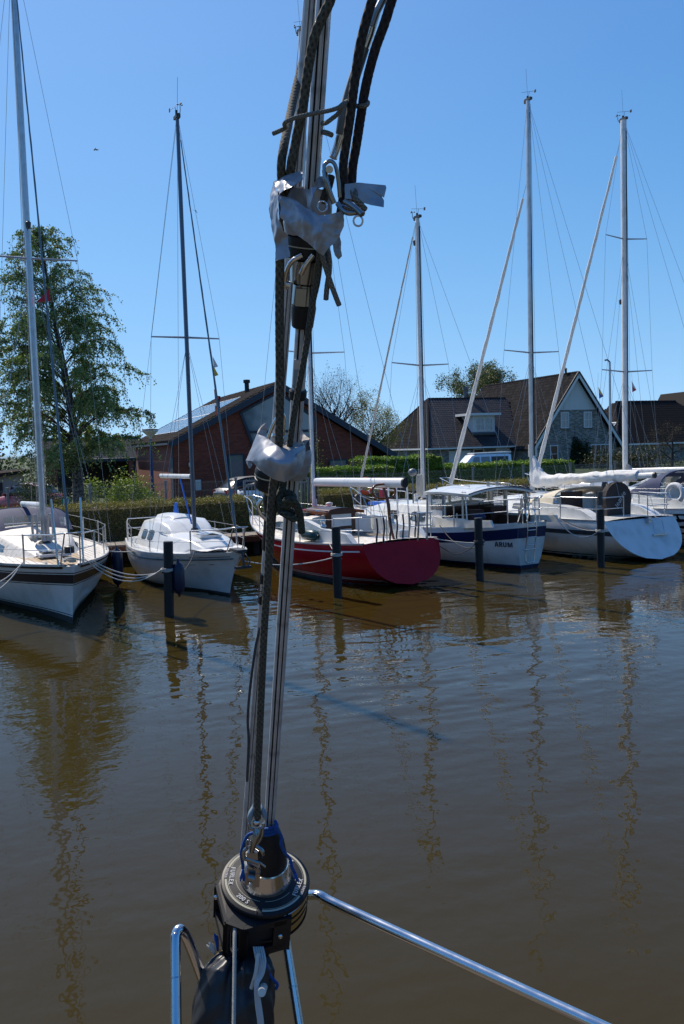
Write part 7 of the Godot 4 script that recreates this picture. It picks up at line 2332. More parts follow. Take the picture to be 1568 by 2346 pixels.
func build_drum():
	var up := (on_a(1500) - on_a(2000)).normalized()
	var x := stay_frame(at(609, 2014, 2.13), up)
	var inv := x.affine_inverse()
	var t := thing("headsail_furler", "black roller furling drum with polished collar and grooved aluminium foil", "furler", x)
	# foil
	var lo: Vector3 = inv * on_a(1905); var hi: Vector3 = inv * on_a(-140)
	var g := extrude(foil_section(0.0245, 0.02), Vector3(0, 0.1, 0), Vector3(0, hi.y, 0), Vector3(0.12, 0, 1))
	part("foil", g, M.foil, t)
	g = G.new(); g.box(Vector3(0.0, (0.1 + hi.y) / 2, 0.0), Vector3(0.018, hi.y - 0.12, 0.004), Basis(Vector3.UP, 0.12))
	part("groove_shade_strip", g, M.foil_groove, t)  # dark strip inside the foil, painting the shade of its grooves
	# flange with printed ring
	g = G.new(); g.lathe([Vector2(0.03, 0.006), Vector2(0.058, 0.006), Vector2(0.074, 0.0035), Vector2(0.0995, 0.001), Vector2(0.105, -0.001), Vector2(0.1065, -0.004), Vector2(0.1065, -0.011), Vector2(0.103, -0.015), Vector2(0.04, -0.016)], 96)
	var disc := part("flange", g, M.furler_black, t)
	var arcs := [[0.0925, 0.0975, deg_to_rad(98), deg_to_rad(176)], [0.0895, 0.0903, deg_to_rad(98), deg_to_rad(172)], [0.0925, 0.0975, deg_to_rad(30), deg_to_rad(92)], [0.0895, 0.0903, deg_to_rad(30), deg_to_rad(92)], [0.0925, 0.0975, deg_to_rad(-72), deg_to_rad(8)], [0.0895, 0.0903, deg_to_rad(-72), deg_to_rad(4)], [0.0925, 0.0975, deg_to_rad(198), deg_to_rad(262)], [0.0895, 0.0903, deg_to_rad(200), deg_to_rad(262)], [0.0705, 0.0715, deg_to_rad(98), deg_to_rad(172)], [0.0705, 0.0715, deg_to_rad(35), deg_to_rad(88)], [0.0705, 0.0715, deg_to_rad(-60), deg_to_rad(5)], [0.0705, 0.0715, deg_to_rad(205), deg_to_rad(235)]]
	for a in arcs:
		var y: float = 0.0022 if a[1] > 0.09 else (0.0030 if a[1] > 0.08 else 0.0046)
		part("ring_print", arc_band(a[0], a[1], y, a[2], a[3]), M.print_cream, disc)
	g = G.new(); g.bar(Vector3(-0.012, 0.0045, 0.066), Vector3(-0.0175, 0.0022, 0.104), 0.0012, 0.0012)
	part("split_line", g, M.foil_groove, disc)
	for q in [["FURLEX", 182.0, 0.0108, M.print_white], ["200 S", 128.0, 0.0105, M.print_white], ["FURLEX", 17.0, 0.0108, M.print_white], ["200 S", -52.0, 0.0105, M.print_white]]:
		var a := deg_to_rad(q[1])
		var rr := 0.0808
		var p := Vector3(cos(a) * rr, 0.0036, sin(a) * rr)
		var tx := Vector3(-sin(a), 0, cos(a)) * -1.0     # reading direction, tops towards the middle... outward feet
		if q[0] == "200 S": tx = tx * 1.0
		var ty := Vector3(-cos(a), 0.04, -sin(a)).normalized()
		letters(disc, q[0], Transform3D(Basis(tx, ty, tx.cross(ty)), p), q[2], q[3], true, true)
	for q in [["SELDEN", 187.0], ["SELDEN", 19.0]]:
		var a := deg_to_rad(q[1])
		var p := Vector3(cos(a) * 0.095, 0.0025, sin(a) * 0.095)
		var tx := Vector3(sin(a), 0, -cos(a)); var ty := Vector3(-cos(a), 0.04, -sin(a)).normalized()
		letters(disc, q[0], Transform3D(Basis(tx, ty, tx.cross(ty)), p), 0.0058, M.print_white, true, false)
	# polished collar and black cone
	g = G.new(); g.lathe([Vector2(0.0615, 0.004), Vector2(0.0625, 0.008), Vector2(0.0515, 0.054), Vector2(0.0495, 0.0565), Vector2(0.046, 0.056)], 64)
	part("collar", g, M.chrome, t)
	g = G.new(); g.lathe_soft([Vector2(0.047, 0.05), Vector2(0.0478, 0.062), Vector2(0.0445, 0.09), Vector2(0.0375, 0.122), Vector2(0.0275, 0.15), Vector2(0.0235, 0.160), Vector2(0.018, 0.163)], 48)
	part("cone", g, M.furler_black, t)
	# drum below: polished band on the right, black guard on the left
	g = G.new(); g.lathe([Vector2(0.1, -0.015), Vector2(0.1035, -0.0175), Vector2(0.1035, -0.083), Vector2(0.1, -0.087), Vector2(0.06, -0.09)], 60, Transform3D(), deg_to_rad(-150), deg_to_rad(62))
	var band := part("polished_band", g, M.chrome, t)
	for q in [[-0.0345, -0.041], [-0.054, -0.0605]]:
		g = G.new(); g.lathe([Vector2(0.1042, q[0]), Vector2(0.1042, q[1])], 20, Transform3D(), deg_to_rad(14), deg_to_rad(56))
		part("band_stripe", g, M.furler_black, band)
	letters(band, "F", Transform3D(Basis(Vector3.UP, deg_to_rad(88)), Vector3(0.1045, -0.046, 0.006)), 0.032, M.furler_black, true, false)
	g = G.new(); g.lathe([Vector2(0.105, -0.083), Vector2(0.1062, -0.087), Vector2(0.102, -0.093), Vector2(0.05, -0.1)], 60)
	part("lower_flange", g, M.furler_black, t)
	g = G.new(); g.lathe([Vector2(0.05, -0.016), Vector2(0.05, -0.09)], 32)
	part("spool", g, M.furler_black, t)
	# guard frame: rims, pillars, window panels
	var plan := [Vector3(0.060, 0, 0.089), Vector3(-0.042, 0, 0.128), Vector3(-0.083, 0, 0.112), Vector3(-0.1145, 0, 0.006), Vector3(-0.096, 0, -0.05)]
	g = G.new()
	for i in plan.size() - 1:
		var a: Vector3 = plan[i]; var b: Vector3 = plan[i + 1]
		g.bar(a + Vector3(0, -0.0265, 0), b + Vector3(0, -0.0265, 0), 0.009, 0.019)
		var low := -0.118 if i == 1 else -0.108
		g.bar(a + Vector3(0, low, 0), b + Vector3(0, low, 0), 0.009, 0.024)
		for e in [a, b]:
			g.box(e + Vector3(0, -0.07, 0), Vector3(0.013, 0.1, 0.013))
	# roof of the guard, sloping from flange to rims
	for i in plan.size() - 1:
		var a: Vector3 = plan[i] + Vector3(0, -0.0175, 0); var b: Vector3 = plan[i + 1] + Vector3(0, -0.0175, 0)
		var a2 := Vector3(a.x, 0, a.z).normalized() * 0.097 + Vector3(0, -0.0145, 0); var b2 := Vector3(b.x, 0, b.z).normalized() * 0.097 + Vector3(0, -0.0145, 0)
		g.quad(a, b, b2, a2)
		g.quad(a + Vector3(0, -0.1, 0), b + Vector3(0, -0.1, 0), Vector3(0, -0.12, 0), Vector3(0, -0.12, 0.001))
	# right panel round the window
	var pa: Vector3 = plan[0]; var pb: Vector3 = plan[1]
	g.bar(pa + Vector3(0, -0.066, 0), pa.lerp(pb, 0.34) + Vector3(0, -0.066, 0), 0.009, 0.085)
	g.bar(pa.lerp(pb, 0.9) + Vector3(0, -0.066, 0), pb + Vector3(0, -0.066, 0), 0.009, 0.085)
	var guard := part("guard", g, M.furler_black, t)
	# recessed window panel
	g = G.new(); g.bar(pa.lerp(pb, 0.3) + Vector3(0.004, -0.066, -0.012), pa.lerp(pb, 0.93) + Vector3(0.004, -0.066, -0.012), 0.004, 0.085)
	part("window_panel", g, M.rubber, guard)
	# line slot in the pillar face
	var pc: Vector3 = plan[2]
	g = G.new(); g.bar(pb.lerp(pc, 0.02) + Vector3(0, -0.066, 0), pb.lerp(pc, 0.22) + Vector3(0, -0.066, 0), 0.01, 0.085); g.bar(pb.lerp(pc, 0.78) + Vector3(0, -0.066, 0), pb.lerp(pc, 0.98) + Vector3(0, -0.066, 0), 0.01, 0.085)
	part("pillar_face", g, M.furler_black, guard)
	var mid := (pb + pc) / 2 + Vector3(0, -0.068, 0)
	var ax := (pb - pc).normalized()
	var oval := []
	for i in 25:
		var a := TAU * i / 24.0
		oval.append(mid + ax * 0.0115 * signf(cos(a)) * pow(absf(cos(a)), 0.8) + Vector3.UP * 0.034 * signf(sin(a)) * pow(absf(sin(a)), 0.55) + ax.cross(Vector3.UP) * -0.004)
	g = G.new(); g.tube(oval, 0.0022, 8, false)
	part("slot_rim", g, M.rail_steel, guard)
	for q in [pa.lerp(pb, 0.17) + Vector3(0, -0.07, 0), plan[3] + Vector3(0, -0.04, 0.012)]:
		g = G.new(); g.lathe_soft([Vector2(0.0065, 0), Vector2(0.006, 0.0035), Vector2(0.003, 0.005), Vector2(0, 0.0045)], 14, Transform3D(Basis(Vector3.RIGHT, PI / 2), q + Vector3(0, 0, 0.005)))
		part("screw", g, M.chrome, guard)
	# boss under the drum
	g = G.new(); g.lathe([Vector2(0.075, -0.1), Vector2(0.06, -0.13), Vector2(0.045, -0.15), Vector2(0.04, -0.2), Vector2(0, -0.205)], 32, Transform3D(Basis(), Vector3(-0.01, 0, 0.02)))
	part("boss", g, M.furler_black, t)
	g = G.new(); g.tube([Vector3(0, -0.19, 0), Vector3(0, -0.62, 0.0)], 0.012, 10)
	part("tack_link", g, M.rail_steel, t)
	# halyard swivel on the foil: black ring, polished clevis, black cup
	var sw := inv * on_a(566)
	var c := Vector3(0, sw.y, 0)
	g = G.new(); g.lathe([Vector2(0.02, 0.022), Vector2(0.036, 0.022), Vector2(0.0385, 0.018), Vector2(0.0385, 0.003), Vector2(0.0375, 0.002), Vector2(0.0385, 0.001), Vector2(0.0385, -0.013), Vector2(0.036, -0.018), Vector2(0.02, -0.018)], 48, Transform3D(Basis(), c))
	var ring := part("swivel", g, M.furler_black, t)
	g = G.new(); g.lathe([Vector2(0.0387, 0.0035), Vector2(0.0387, 0.0015)], 48, Transform3D(Basis(), c))
	part("gold_line", g, M.print_cream, ring)
	g = G.new(); g.lathe([Vector2(0.022, -0.018), Vector2(0.03, -0.022), Vector2(0.026, -0.06), Vector2(0.02, -0.062)], 32, Transform3D(Basis(), c))
	part("clevis", g, M.steel_dark, ring)
	g = G.new(); g.lathe([Vector2(0.021, -0.064), Vector2(0.0215, -0.098), Vector2(0.018, -0.1)], 32, Transform3D(Basis(), c)); g.box(c + Vector3(-0.006, -0.082, 0.018), Vector3(0.018, 0.03, 0.02)); g.box(c + Vector3(0.016, -0.08, 0.012), Vector3(0.01, 0.036, 0.02))
	part("clamp", g, M.steel_dark, ring)
	g = G.new(); g.lathe([Vector2(0.0215, -0.099), Vector2(0.0225, -0.104), Vector2(0.0195, -0.137), Vector2(0.017, -0.14), Vector2(0.013, -0.14)], 36, Transform3D(Basis(), c))
	part("cup", g, M.furler_black, ring)
	g = G.new(); g.tube(curve([c + Vector3(-0.008, -0.008, 0.04), c + Vector3(-0.026, -0.022, 0.036), c + Vector3(-0.034, -0.045, 0.026), c + Vector3(-0.034, -0.07, 0.02)], 6), 0.0042, 10)
	g.tube(curve([c + Vector3(0.01, -0.006, 0.042), c + Vector3(-0.002, -0.025, 0.042), c + Vector3(-0.008, -0.04, 0.036)], 6), 0.0045, 10)
	g.tube([c + Vector3(-0.042, -0.062, 0.022), c + Vector3(-0.026, -0.062, 0.022)], 0.006, 10)
	part("halyard_shackle", g, M.chrome, ring)
	# joint clip on the foil
	var j := inv * on_a(888)
	g = G.new(); g.lathe([Vector2(0.0145, -0.022), Vector2(0.0165, -0.018), Vector2(0.0165, -0.006), Vector2(0.0145, -0.003)], 24, Transform3D(Basis(), Vector3(0, j.y, 0)))
	var jo := part("joint_ring", g, M.furler_black, t)
	g = G.new(); g.box(Vector3(-0.004, j.y + 0.022, 0.0125), Vector3(0.012, 0.03, 0.004)); g.lathe_soft([Vector2(0, -0.002), Vector2(0.007, -0.001), Vector2(0.007, 0.001), Vector2(0, 0.002)], 14, Transform3D(Basis(Vector3.RIGHT, PI / 2), Vector3(-0.004, j.y + 0.008, 0.0125)))
	part("joint_tongue", g, M.thimble, jo)
	g = G.new(); g.box(Vector3(0, j.y + 0.045, 0.011), Vector3(0.021, 0.02, 0.004))
	part("joint_plate", g, M.foil, jo)
	# snap shackle standing before the cone
	var d := 2.0
	g = G.new()
	g.tube(curve([at(571.5, 1887, d), at(573, 1896, d), at(587, 1901, d), at(602, 1896, d), at(603.5, 1886, d)], 5), 0.004, 10)
	g.tube(curve([at(591, 1900, d), at(588, 1915, d - 0.006), at(581, 1935, d - 0.006), at(577, 1952, d)], 5), [0.0115, 0.011, 0.0105, 0.010, 0.0095, 0.009, 0.0085, 0.008, 0.0075, 0.007, 0.0068, 0.0066, 0.0064, 0.0062, 0.006, 0.006], 12)
	g.tube(curve([at(602, 1899, d), at(600, 1915, d), at(592, 1930, d), at(585, 1938, d)], 5), 0.0042, 10)
	g.tube(curve([at(586, 1938, d), at(595, 1944, d), at(602, 1953, d), at(600, 1962, d + 0.01)], 5), 0.0055, 10)
	g.tube(curve([at(566, 1943, d), at(559.5, 1951, d), at(558.5, 1963, d), at(561, 1970, d)], 5), 0.0045, 10)
	var ringp := []
	for i in 17: ringp.append(at(570 + 5.8 * cos(TAU * i / 16.0), 1932 + 7.5 * sin(TAU * i / 16.0), d - 0.012))
	g.tube(ringp, 0.0016, 7, false)
	var sh := single("snap_shackle", g, M.steel_dark, "polished snap shackle and pin standing before the furler cone", "shackle")
	g = G.new(); g.tube([at(563, 1966, d), at(595, 1977, d)], 0.0062, 14); g.tube([at(595, 1976, d), at(608, 1986, d + 0.005)], 0.0028, 9); g.box(at(580, 1958, d + 0.005), Vector3(0.024, 0.016, 0.02))
	part("pin", g, M.steel_dark, sh)
	g = G.new(); g.box(at(581, 1992, d + 0.01), Vector3(0.028, 0.022, 0.018), x.basis); g.tube([at(569, 2010, d), at(584, 2013, d)], 0.009, 14); g.box(at(590, 2010, d + 0.02), Vector3(0.012, 0.04, 0.02), x.basis); g.box(at(566, 2006, d + 0.02), Vector3(0.006, 0.04, 0.02), x.basis)
	part("bracket", g, M.steel_dark, sh)
	# thimble
	g = G.new()
	for s in [[576.0, 1864.0, 8.0], [605.0, 1862.0, 7.0]]:
		var rows := []
		for i in 13:
			var q := i / 12.0
			var w := sin(PI * clampf(q, 0.03, 0.97))
			var row := PackedVector3Array()
			for k in 12:
				var a := TAU * k / 12.0
				row.append(at(s[0] + (590.0 - s[0]) * 0.30 * cos(PI * q) + s[2] * w * cos(a), s[1] - 22 + 46 * q, d + 0.0 - 0.012 * w * sin(a)))
			rows.append(row)
		g.smooth(1); g.loft(rows, true)
	var th := single("rope_thimble", g, M.thimble, "grey blue plastic thimble at the lower rope end", "thimble")
	g = G.new(); g.lathe_soft([Vector2(0, -0.006), Vector2(0.008, -0.005), Vector2(0.008, 0.005), Vector2(0, 0.006)], 16, Transform3D(Basis(Vector3.RIGHT, PI / 2), at(588, 1884.5, d)))
	part("swivel_eye", g, M.chrome, th)
	return t

func build_rear_furler():
	var t := thing("headsail_furler", "second aluminium foil standing left behind the first, with black swivel", "furler", Transform3D())
	var up := (on_b(1000) - on_b(1900)).normalized()
	var x := stay_frame(on_b(1960), up)
	t.transform = x
	var inv := x.affine_inverse()
	var hi: Vector3 = inv * on_b(-140)
	part("foil", extrude(foil_section(0.0235, 0.02), Vector3(0, -0.25, 0), Vector3(0, hi.y, 0), Vector3(0.55, 0, 1)), M.foil, t)
	var s := inv * on_b(1097)
	var c := Vector3(0, s.y, 0)
	var g := G.new(); g.lathe([Vector2(0.015, 0.03), Vector2(0.034, 0.028), Vector2(0.0365, 0.02), Vector2(0.0365, 0.008), Vector2(0.035, 0.007), Vector2(0.035, 0.003), Vector2(0.0365, 0.002), Vector2(0.0365, -0.016), Vector2(0.03, -0.024), Vector2(0.015, -0.026)], 44, Transform3D(Basis(), c + Vector3(-0.006, 0, 0)))
	var sw := part("swivel", g, M.furler_black, t)
	g = G.new(); g.lathe([Vector2(0.0372, 0.0135), Vector2(0.0372, 0.0105)], 44, Transform3D(Basis(), c + Vector3(-0.006, 0, 0)))
	part("cream_line", g, M.print_cream, sw)
	g = G.new(); g.lathe([Vector2(0.024, -0.025), Vector2(0.024, -0.034), Vector2(0.02, -0.036)], 30, Transform3D(Basis(), c))
	part("collar", g, M.chrome, sw)
	g = G.new(); g.lathe([Vector2(0.019, -0.036), Vector2(0.021, -0.05), Vector2(0.015, -0.085), Vector2(0.012, -0.09)], 30, Transform3D(Basis(), c))
	part("cup", g, M.furler_black, sw)
	g = G.new(); g.tube(curve([c + Vector3(-0.028, 0.03, 0.02), c + Vector3(-0.025, 0.07, 0.022), c + Vector3(-0.012, 0.13, 0.02), c + Vector3(0.004, 0.165, 0.015), c + Vector3(0.014, 0.15, 0.012), c + Vector3(0.014, 0.08, 0.014)], 6), 0.004, 10)
	g.tube([c + Vector3(-0.01, 0.115, 0.02), c + Vector3(0.016, 0.11, 0.014)], 0.0045, 9)
	part("guard_loop", g, M.chrome, sw)
	# cleat-like bright hook below
	g = G.new(); g.tube(curve([c + Vector3(-0.024, -0.05, 0.012), c + Vector3(-0.03, -0.065, 0.014), c + Vector3(-0.022, -0.085, 0.015), c + Vector3(-0.008, -0.1, 0.012)], 5), 0.0045, 9)
	part("hook", g, M.chrome, sw)
	# black joint sleeve
	var j := inv * on_b(1347)
	g = extrude(foil_section(0.0275, 0.024), Vector3(0, j.y - 0.042, 0), Vector3(0, j.y + 0.042, 0), Vector3(0.55, 0, 1))
	part("joint_sleeve", g, M.furler_black, t)
	letters(t, "SELDEN", Transform3D(Basis(Vector3.UP, 0.0) * Basis(Vector3.BACK, PI / 2), Vector3(-0.008, j.y, 0.0135)), 0.007, M.print_white, true, false, "sleeve_lettering")
	var j2 := inv * on_b(1215)
	part("joint_sleeve", extrude(foil_section(0.0275, 0.024), Vector3(0.0, j2.y - 0.05, 0), Vector3(0.0, j2.y + 0.05, 0), Vector3(0.55, 0, 1)), M.furler_black, t)
	# its drum, mostly hidden behind the nearer one
	g = G.new(); g.lathe([Vector2(0.02, 0.02), Vector2(0.045, 0.0), Vector2(0.045, -0.1), Vector2(0.03, -0.13)], 40, Transform3D(Basis(), Vector3(0, -0.17, 0)))
	part("drum", g, M.furler_black, t)
	g = G.new(); g.tube([Vector3(0, -0.28, 0), Vector3(0, -0.55, 0)], 0.012, 9)
	part("tack_link", g, M.rail_steel, t)

func build_ropes():
	var n := 0.045
	rope("halyard", "dark braided rope crossing the aluminium foil at the top", path([[762, -25], [756, 4], [739, 39], [721, 83], [711, 130], [703, 182], [696, 234], [689, 268], [678, 325], [669, 372], [664, 420, 0.02], [668, 470, 0.03]], 0.035), 0.0078, OLIVE, null, "braided halyards tied to the foils")
	rope("halyard", "dark braided rope coming from behind the foil above the tape", path([[706, 80, 0.31], [691, 150, 0.30], [680, 195, 0.26], [667, 255, 0.16], [657, 305, 0.06], [649, 345, 0.01], [645, 380], [646, 430, 0.02], [650, 520, 0.05], [645, 580, 0.04]], 0.03), 0.0075, OLIVE, null, "braided halyards tied to the foils")
	rope("halyard", "long dark braided rope running from upper tape down to the thimble", path([[642, 575], [641, 680], [641, 760], [642, 870], [641, 956], [639, 1020], [634, 1065], [627, 1106], [621, 1170], [618, 1245], [613.5, 1326], [606, 1433], [601, 1540], [596.5, 1647], [592, 1754], [589.5, 1807], [589.5, 1840], [591, 1876]], 0.055), 0.0079, OLIVE, null, "braided halyards tied to the foils", 1.0)
	rope("halyard", "thin braided rope slanting from the swivel to the lower tape", path([[735, 560], [732, 590], [727.5, 642], [717, 690], [711, 735], [698, 818], [684, 893], [673, 957], [665, 1015], [662, 1050, 0.02]], 0.05), 0.0058, Color(0.07, 0.067, 0.055), null, "braided halyards tied to the foils")
	rope("halyard", "thick dark rope in the right bundle, nearer to the foil", path([[857, -20], [853, 0], [838, 52], [823, 117], [812, 195], [802, 273], [792, 338], [787, 377], [787, 420], [785, 462], [780, 490, 0.02]], 0.03), 0.0076, Color(0.034, 0.028, 0.024), null, "braided halyards tied to the foils", 0.8)
	rope("halyard", "thick dark rope on the outer right of the bundle", path([[908, -25], [898, 0], [882, 52], [859, 117], [839, 195], [826, 273], [816, 338], [809, 377], [806, 420], [805, 448]], 0.0), 0.0079, Color(0.03, 0.023, 0.022), null, "braided halyards tied to the foils", 0.8)
	rope("halyard", "rope going from the swage shackle down into the upper tape", path([[759, 400, 0.0], [752, 430], [742, 456], [732, 480, 0.02], [730, 520, 0.03]], 0.03), 0.0072, Color(0.06, 0.055, 0.045), null, "braided halyards tied to the foils")
	# tie cord
	rope("tie_cord", "thin grey cord tying foil and rope bundle together", path([[655, 293, 0.03], [652, 283], [664, 275], [684, 268], [720, 260], [754, 253.5], [775, 247], [788, 237, 0.01], [800, 236, 0.06]], 0.058), 0.0034, GREYROPE, null, "", 1.4)
	rope("tie_cord", "frayed left end of the grey tie cord", path([[624, 307], [634, 303], [645, 298], [656, 292, 0.03]], 0.05), 0.0035, GREYROPE, null, "", 1.4)
	rope("tie_cord", "second turn of the grey cord right of the foil", path([[738, 283, 0.05], [748, 281], [762, 271], [775, 260], [788, 239], [796, 232, 0.03]], 0.045), 0.0036, GREYROPE, null, "", 1.4)
	rope("tie_cord", "short cord stub right of the foil below the tie", path([[738, 302, 0.05], [750, 305], [762, 310]], 0.03), 0.0042, GREYROPE, null, "", 1.4)
	rope("tie_cord", "cord turn sticking out right of the dark rope bundle", path([[800, 238, 0.05], [818, 243, 0.02], [832, 243], [841, 240], [842, 234, 0.02], [828, 236, 0.05]], 0.01), 0.0038, GREYROPE, null, "", 1.4)
	# hanging ends under the upper tape
	rope("rope_end", "left of two grey rope ends hanging below the upper tape", path([[748, 560, 0.02], [754, 590], [755, 620], [750, 655], [747, 688]], 0.05), 0.0046, GREYROPE)
	rope("rope_end", "right of two grey rope ends hanging below the upper tape", path([[734, 560, 0.01], [740, 590], [756, 642], [768, 675], [778, 701]], 0.056), 0.0046, GREYROPE)
	# stopper knot under the lower tape
	var k := []
	for p in [[650, 1095, 0.02], [648, 1118, 0.012], [642, 1132, 0.0], [640, 1148, -0.01], [652, 1158, -0.016], [668, 1152, -0.016], [672, 1138, -0.006], [660, 1130, 0.004], [645, 1134, 0.004], [638, 1152, 0.0], [643, 1170, -0.008], [658, 1180, -0.016], [674, 1188, -0.012], [678, 1181, 0.0], [666, 1172, 0.004], [653, 1162, -0.004], [656, 1148, -0.02], [668, 1145, -0.022], [679, 1156, -0.014], [687, 1176, -0.006], [690, 1200, 0.0], [692, 1222, 0.0]]:
		k.append(at(p[0], p[1], da(p[1]) - 0.045 + p[2]))
	rope("stopper_knot", "dark olive knot with hanging end below the lower tape", curve(k, 5), 0.0072, Color(0.045, 0.05, 0.038))
	var k2 := []
	for p in [[800, 430, 0.02], [797, 445, 0], [803, 456, -0.01], [812, 450, -0.012], [811, 436, -0.004], [803, 430, 0.0], [800, 440, -0.012], [812, 455, -0.014], [824, 466, -0.01], [838, 482, -0.005]]:
		k2.append(at(p[0], p[1], da(p[1]) - 0.03 + p[2]))
	rope("stopper_knot", "grey knot at the lower end of the right rope bundle", curve(k2, 5), 0.0055, GREYROPE)
	# thin strap beside the rear foil
	rope("strap_line", "thin dark line along the left edge of the rear foil", curve([at(598, 1425, 2.2), at(594, 1446, 2.2), at(585, 1489, 2.22), at(573, 1580, 2.28), at(568, 1647, 2.32), at(570, 1700, 2.36), at(566, 1790, 2.42)], 6), 0.0035, Color(0.06, 0.06, 0.065))
	# furling line below the drum
	rope("furling_line", "white speckled furling line hanging from the drum's slot", curve([at(540, 2100, 2.08), at(538.5, 2123, 2.03), at(538, 2160, 2.0), at(537.5, 2230, 1.96), at(536, 2346, 1.9), at(534, 2440, 1.85)], 6), 0.0044, Color(0.34, 0.34, 0.31), null, "", 1.5)
	# blue lashing
	var b := Color(0.006, 0.085, 0.30)
	for q in [[1893, 0.0], [1900, 0.002], [1907, 0.004]]:
		var ring := []
		for i in 19:
			var a := TAU * i / 18.0
			ring.append(at(617.5 + 18 * cos(a), q[0] + 5.5 * sin(a) - 4 * cos(a), 2.06 - 0.022 * sin(a)))
		rope("blue_lashing", ["upper turn of blue cord round the foil foot", "middle turn of blue cord round the foil foot", "lower turn of blue cord round the foil foot"][[1893, 1900, 1907].find(q[0])], ring, 0.004, Color(1, 1, 1) * 1.0, M.rope_blue, "turns of blue cord at the foil foot", 1.3)
	rope("blue_lashing", "blue cord tail falling right over the cone and collar", curve([at(630, 1880, 2.04), at(635, 1890, 2.03), at(633, 1898, 2.02), at(645, 1916, 2.03), at(644, 1932, 2.03), at(652, 1952, 2.04), at(665, 1968, 2.05), at(669, 1986, 2.05), at(677, 2003, 2.055)], 6), 0.0037, Color(1, 1, 1), M.rope_blue, "", 1.3)
	rope("blue_lashing", "blue cord tail falling left of the snap shackle", curve([at(600, 1905, 2.03), at(572, 1911, 2.03), at(562, 1924, 2.03), at(556, 1942, 2.03), at(553, 1958, 2.04), at(556, 1975, 2.05), at(557, 1990, 2.06)], 6), 0.0037, Color(1, 1, 1), M.rope_blue, "", 1.3)
	rope("blue_lashing", "short blue cord end right of the black bag", curve([at(603, 2195, 2.06), at(609, 2209, 2.05), at(619, 2235, 2.05), at(634, 2252, 2.05), at(636, 2258, 2.05), at(632, 2267, 2.05)], 6), 0.0036, Color(1, 1, 1), M.rope_blue, "", 1.3)
	# frayed tufts: single yarns
	for q in [[499, 2178, 0.0, 9, M.rope_blue, "blue frayed cord tuft left of the drum's foot", Vector2(-3, -34)], [492, 2186, 0.0, 8, M.rope_white, "white frayed yarn tuft left of the black bag", Vector2(-12, -22)], [557, 1992, -0.08, 7, M.rope_blue, "frayed blue end hanging on the collar's left", Vector2(0, 26)], [678, 2003, -0.06, 7, M.rope_blue, "frayed blue end on the printed flange", Vector2(5, 12)]]:
		var g := G.new()
		for i in q[3]:
			var e: Vector2 = q[6] + Vector2(rng.randf_range(-8, 8), rng.randf_range(-6, 6))
			g.tube(curve([at(q[0], q[1], 2.1 + q[2]), at(q[0] + e.x * 0.4 + rng.randf_range(-2, 2), q[1] + e.y * 0.5, 2.1 + q[2] - 0.004), at(q[0] + e.x, q[1] + e.y, 2.1 + q[2])], 3), [0.0026, 0.0026, 0.0024, 0.0024, 0.0022, 0.002, 0.0015], 6)
		single("frayed_tuft", g, q[4], q[5], "rope")

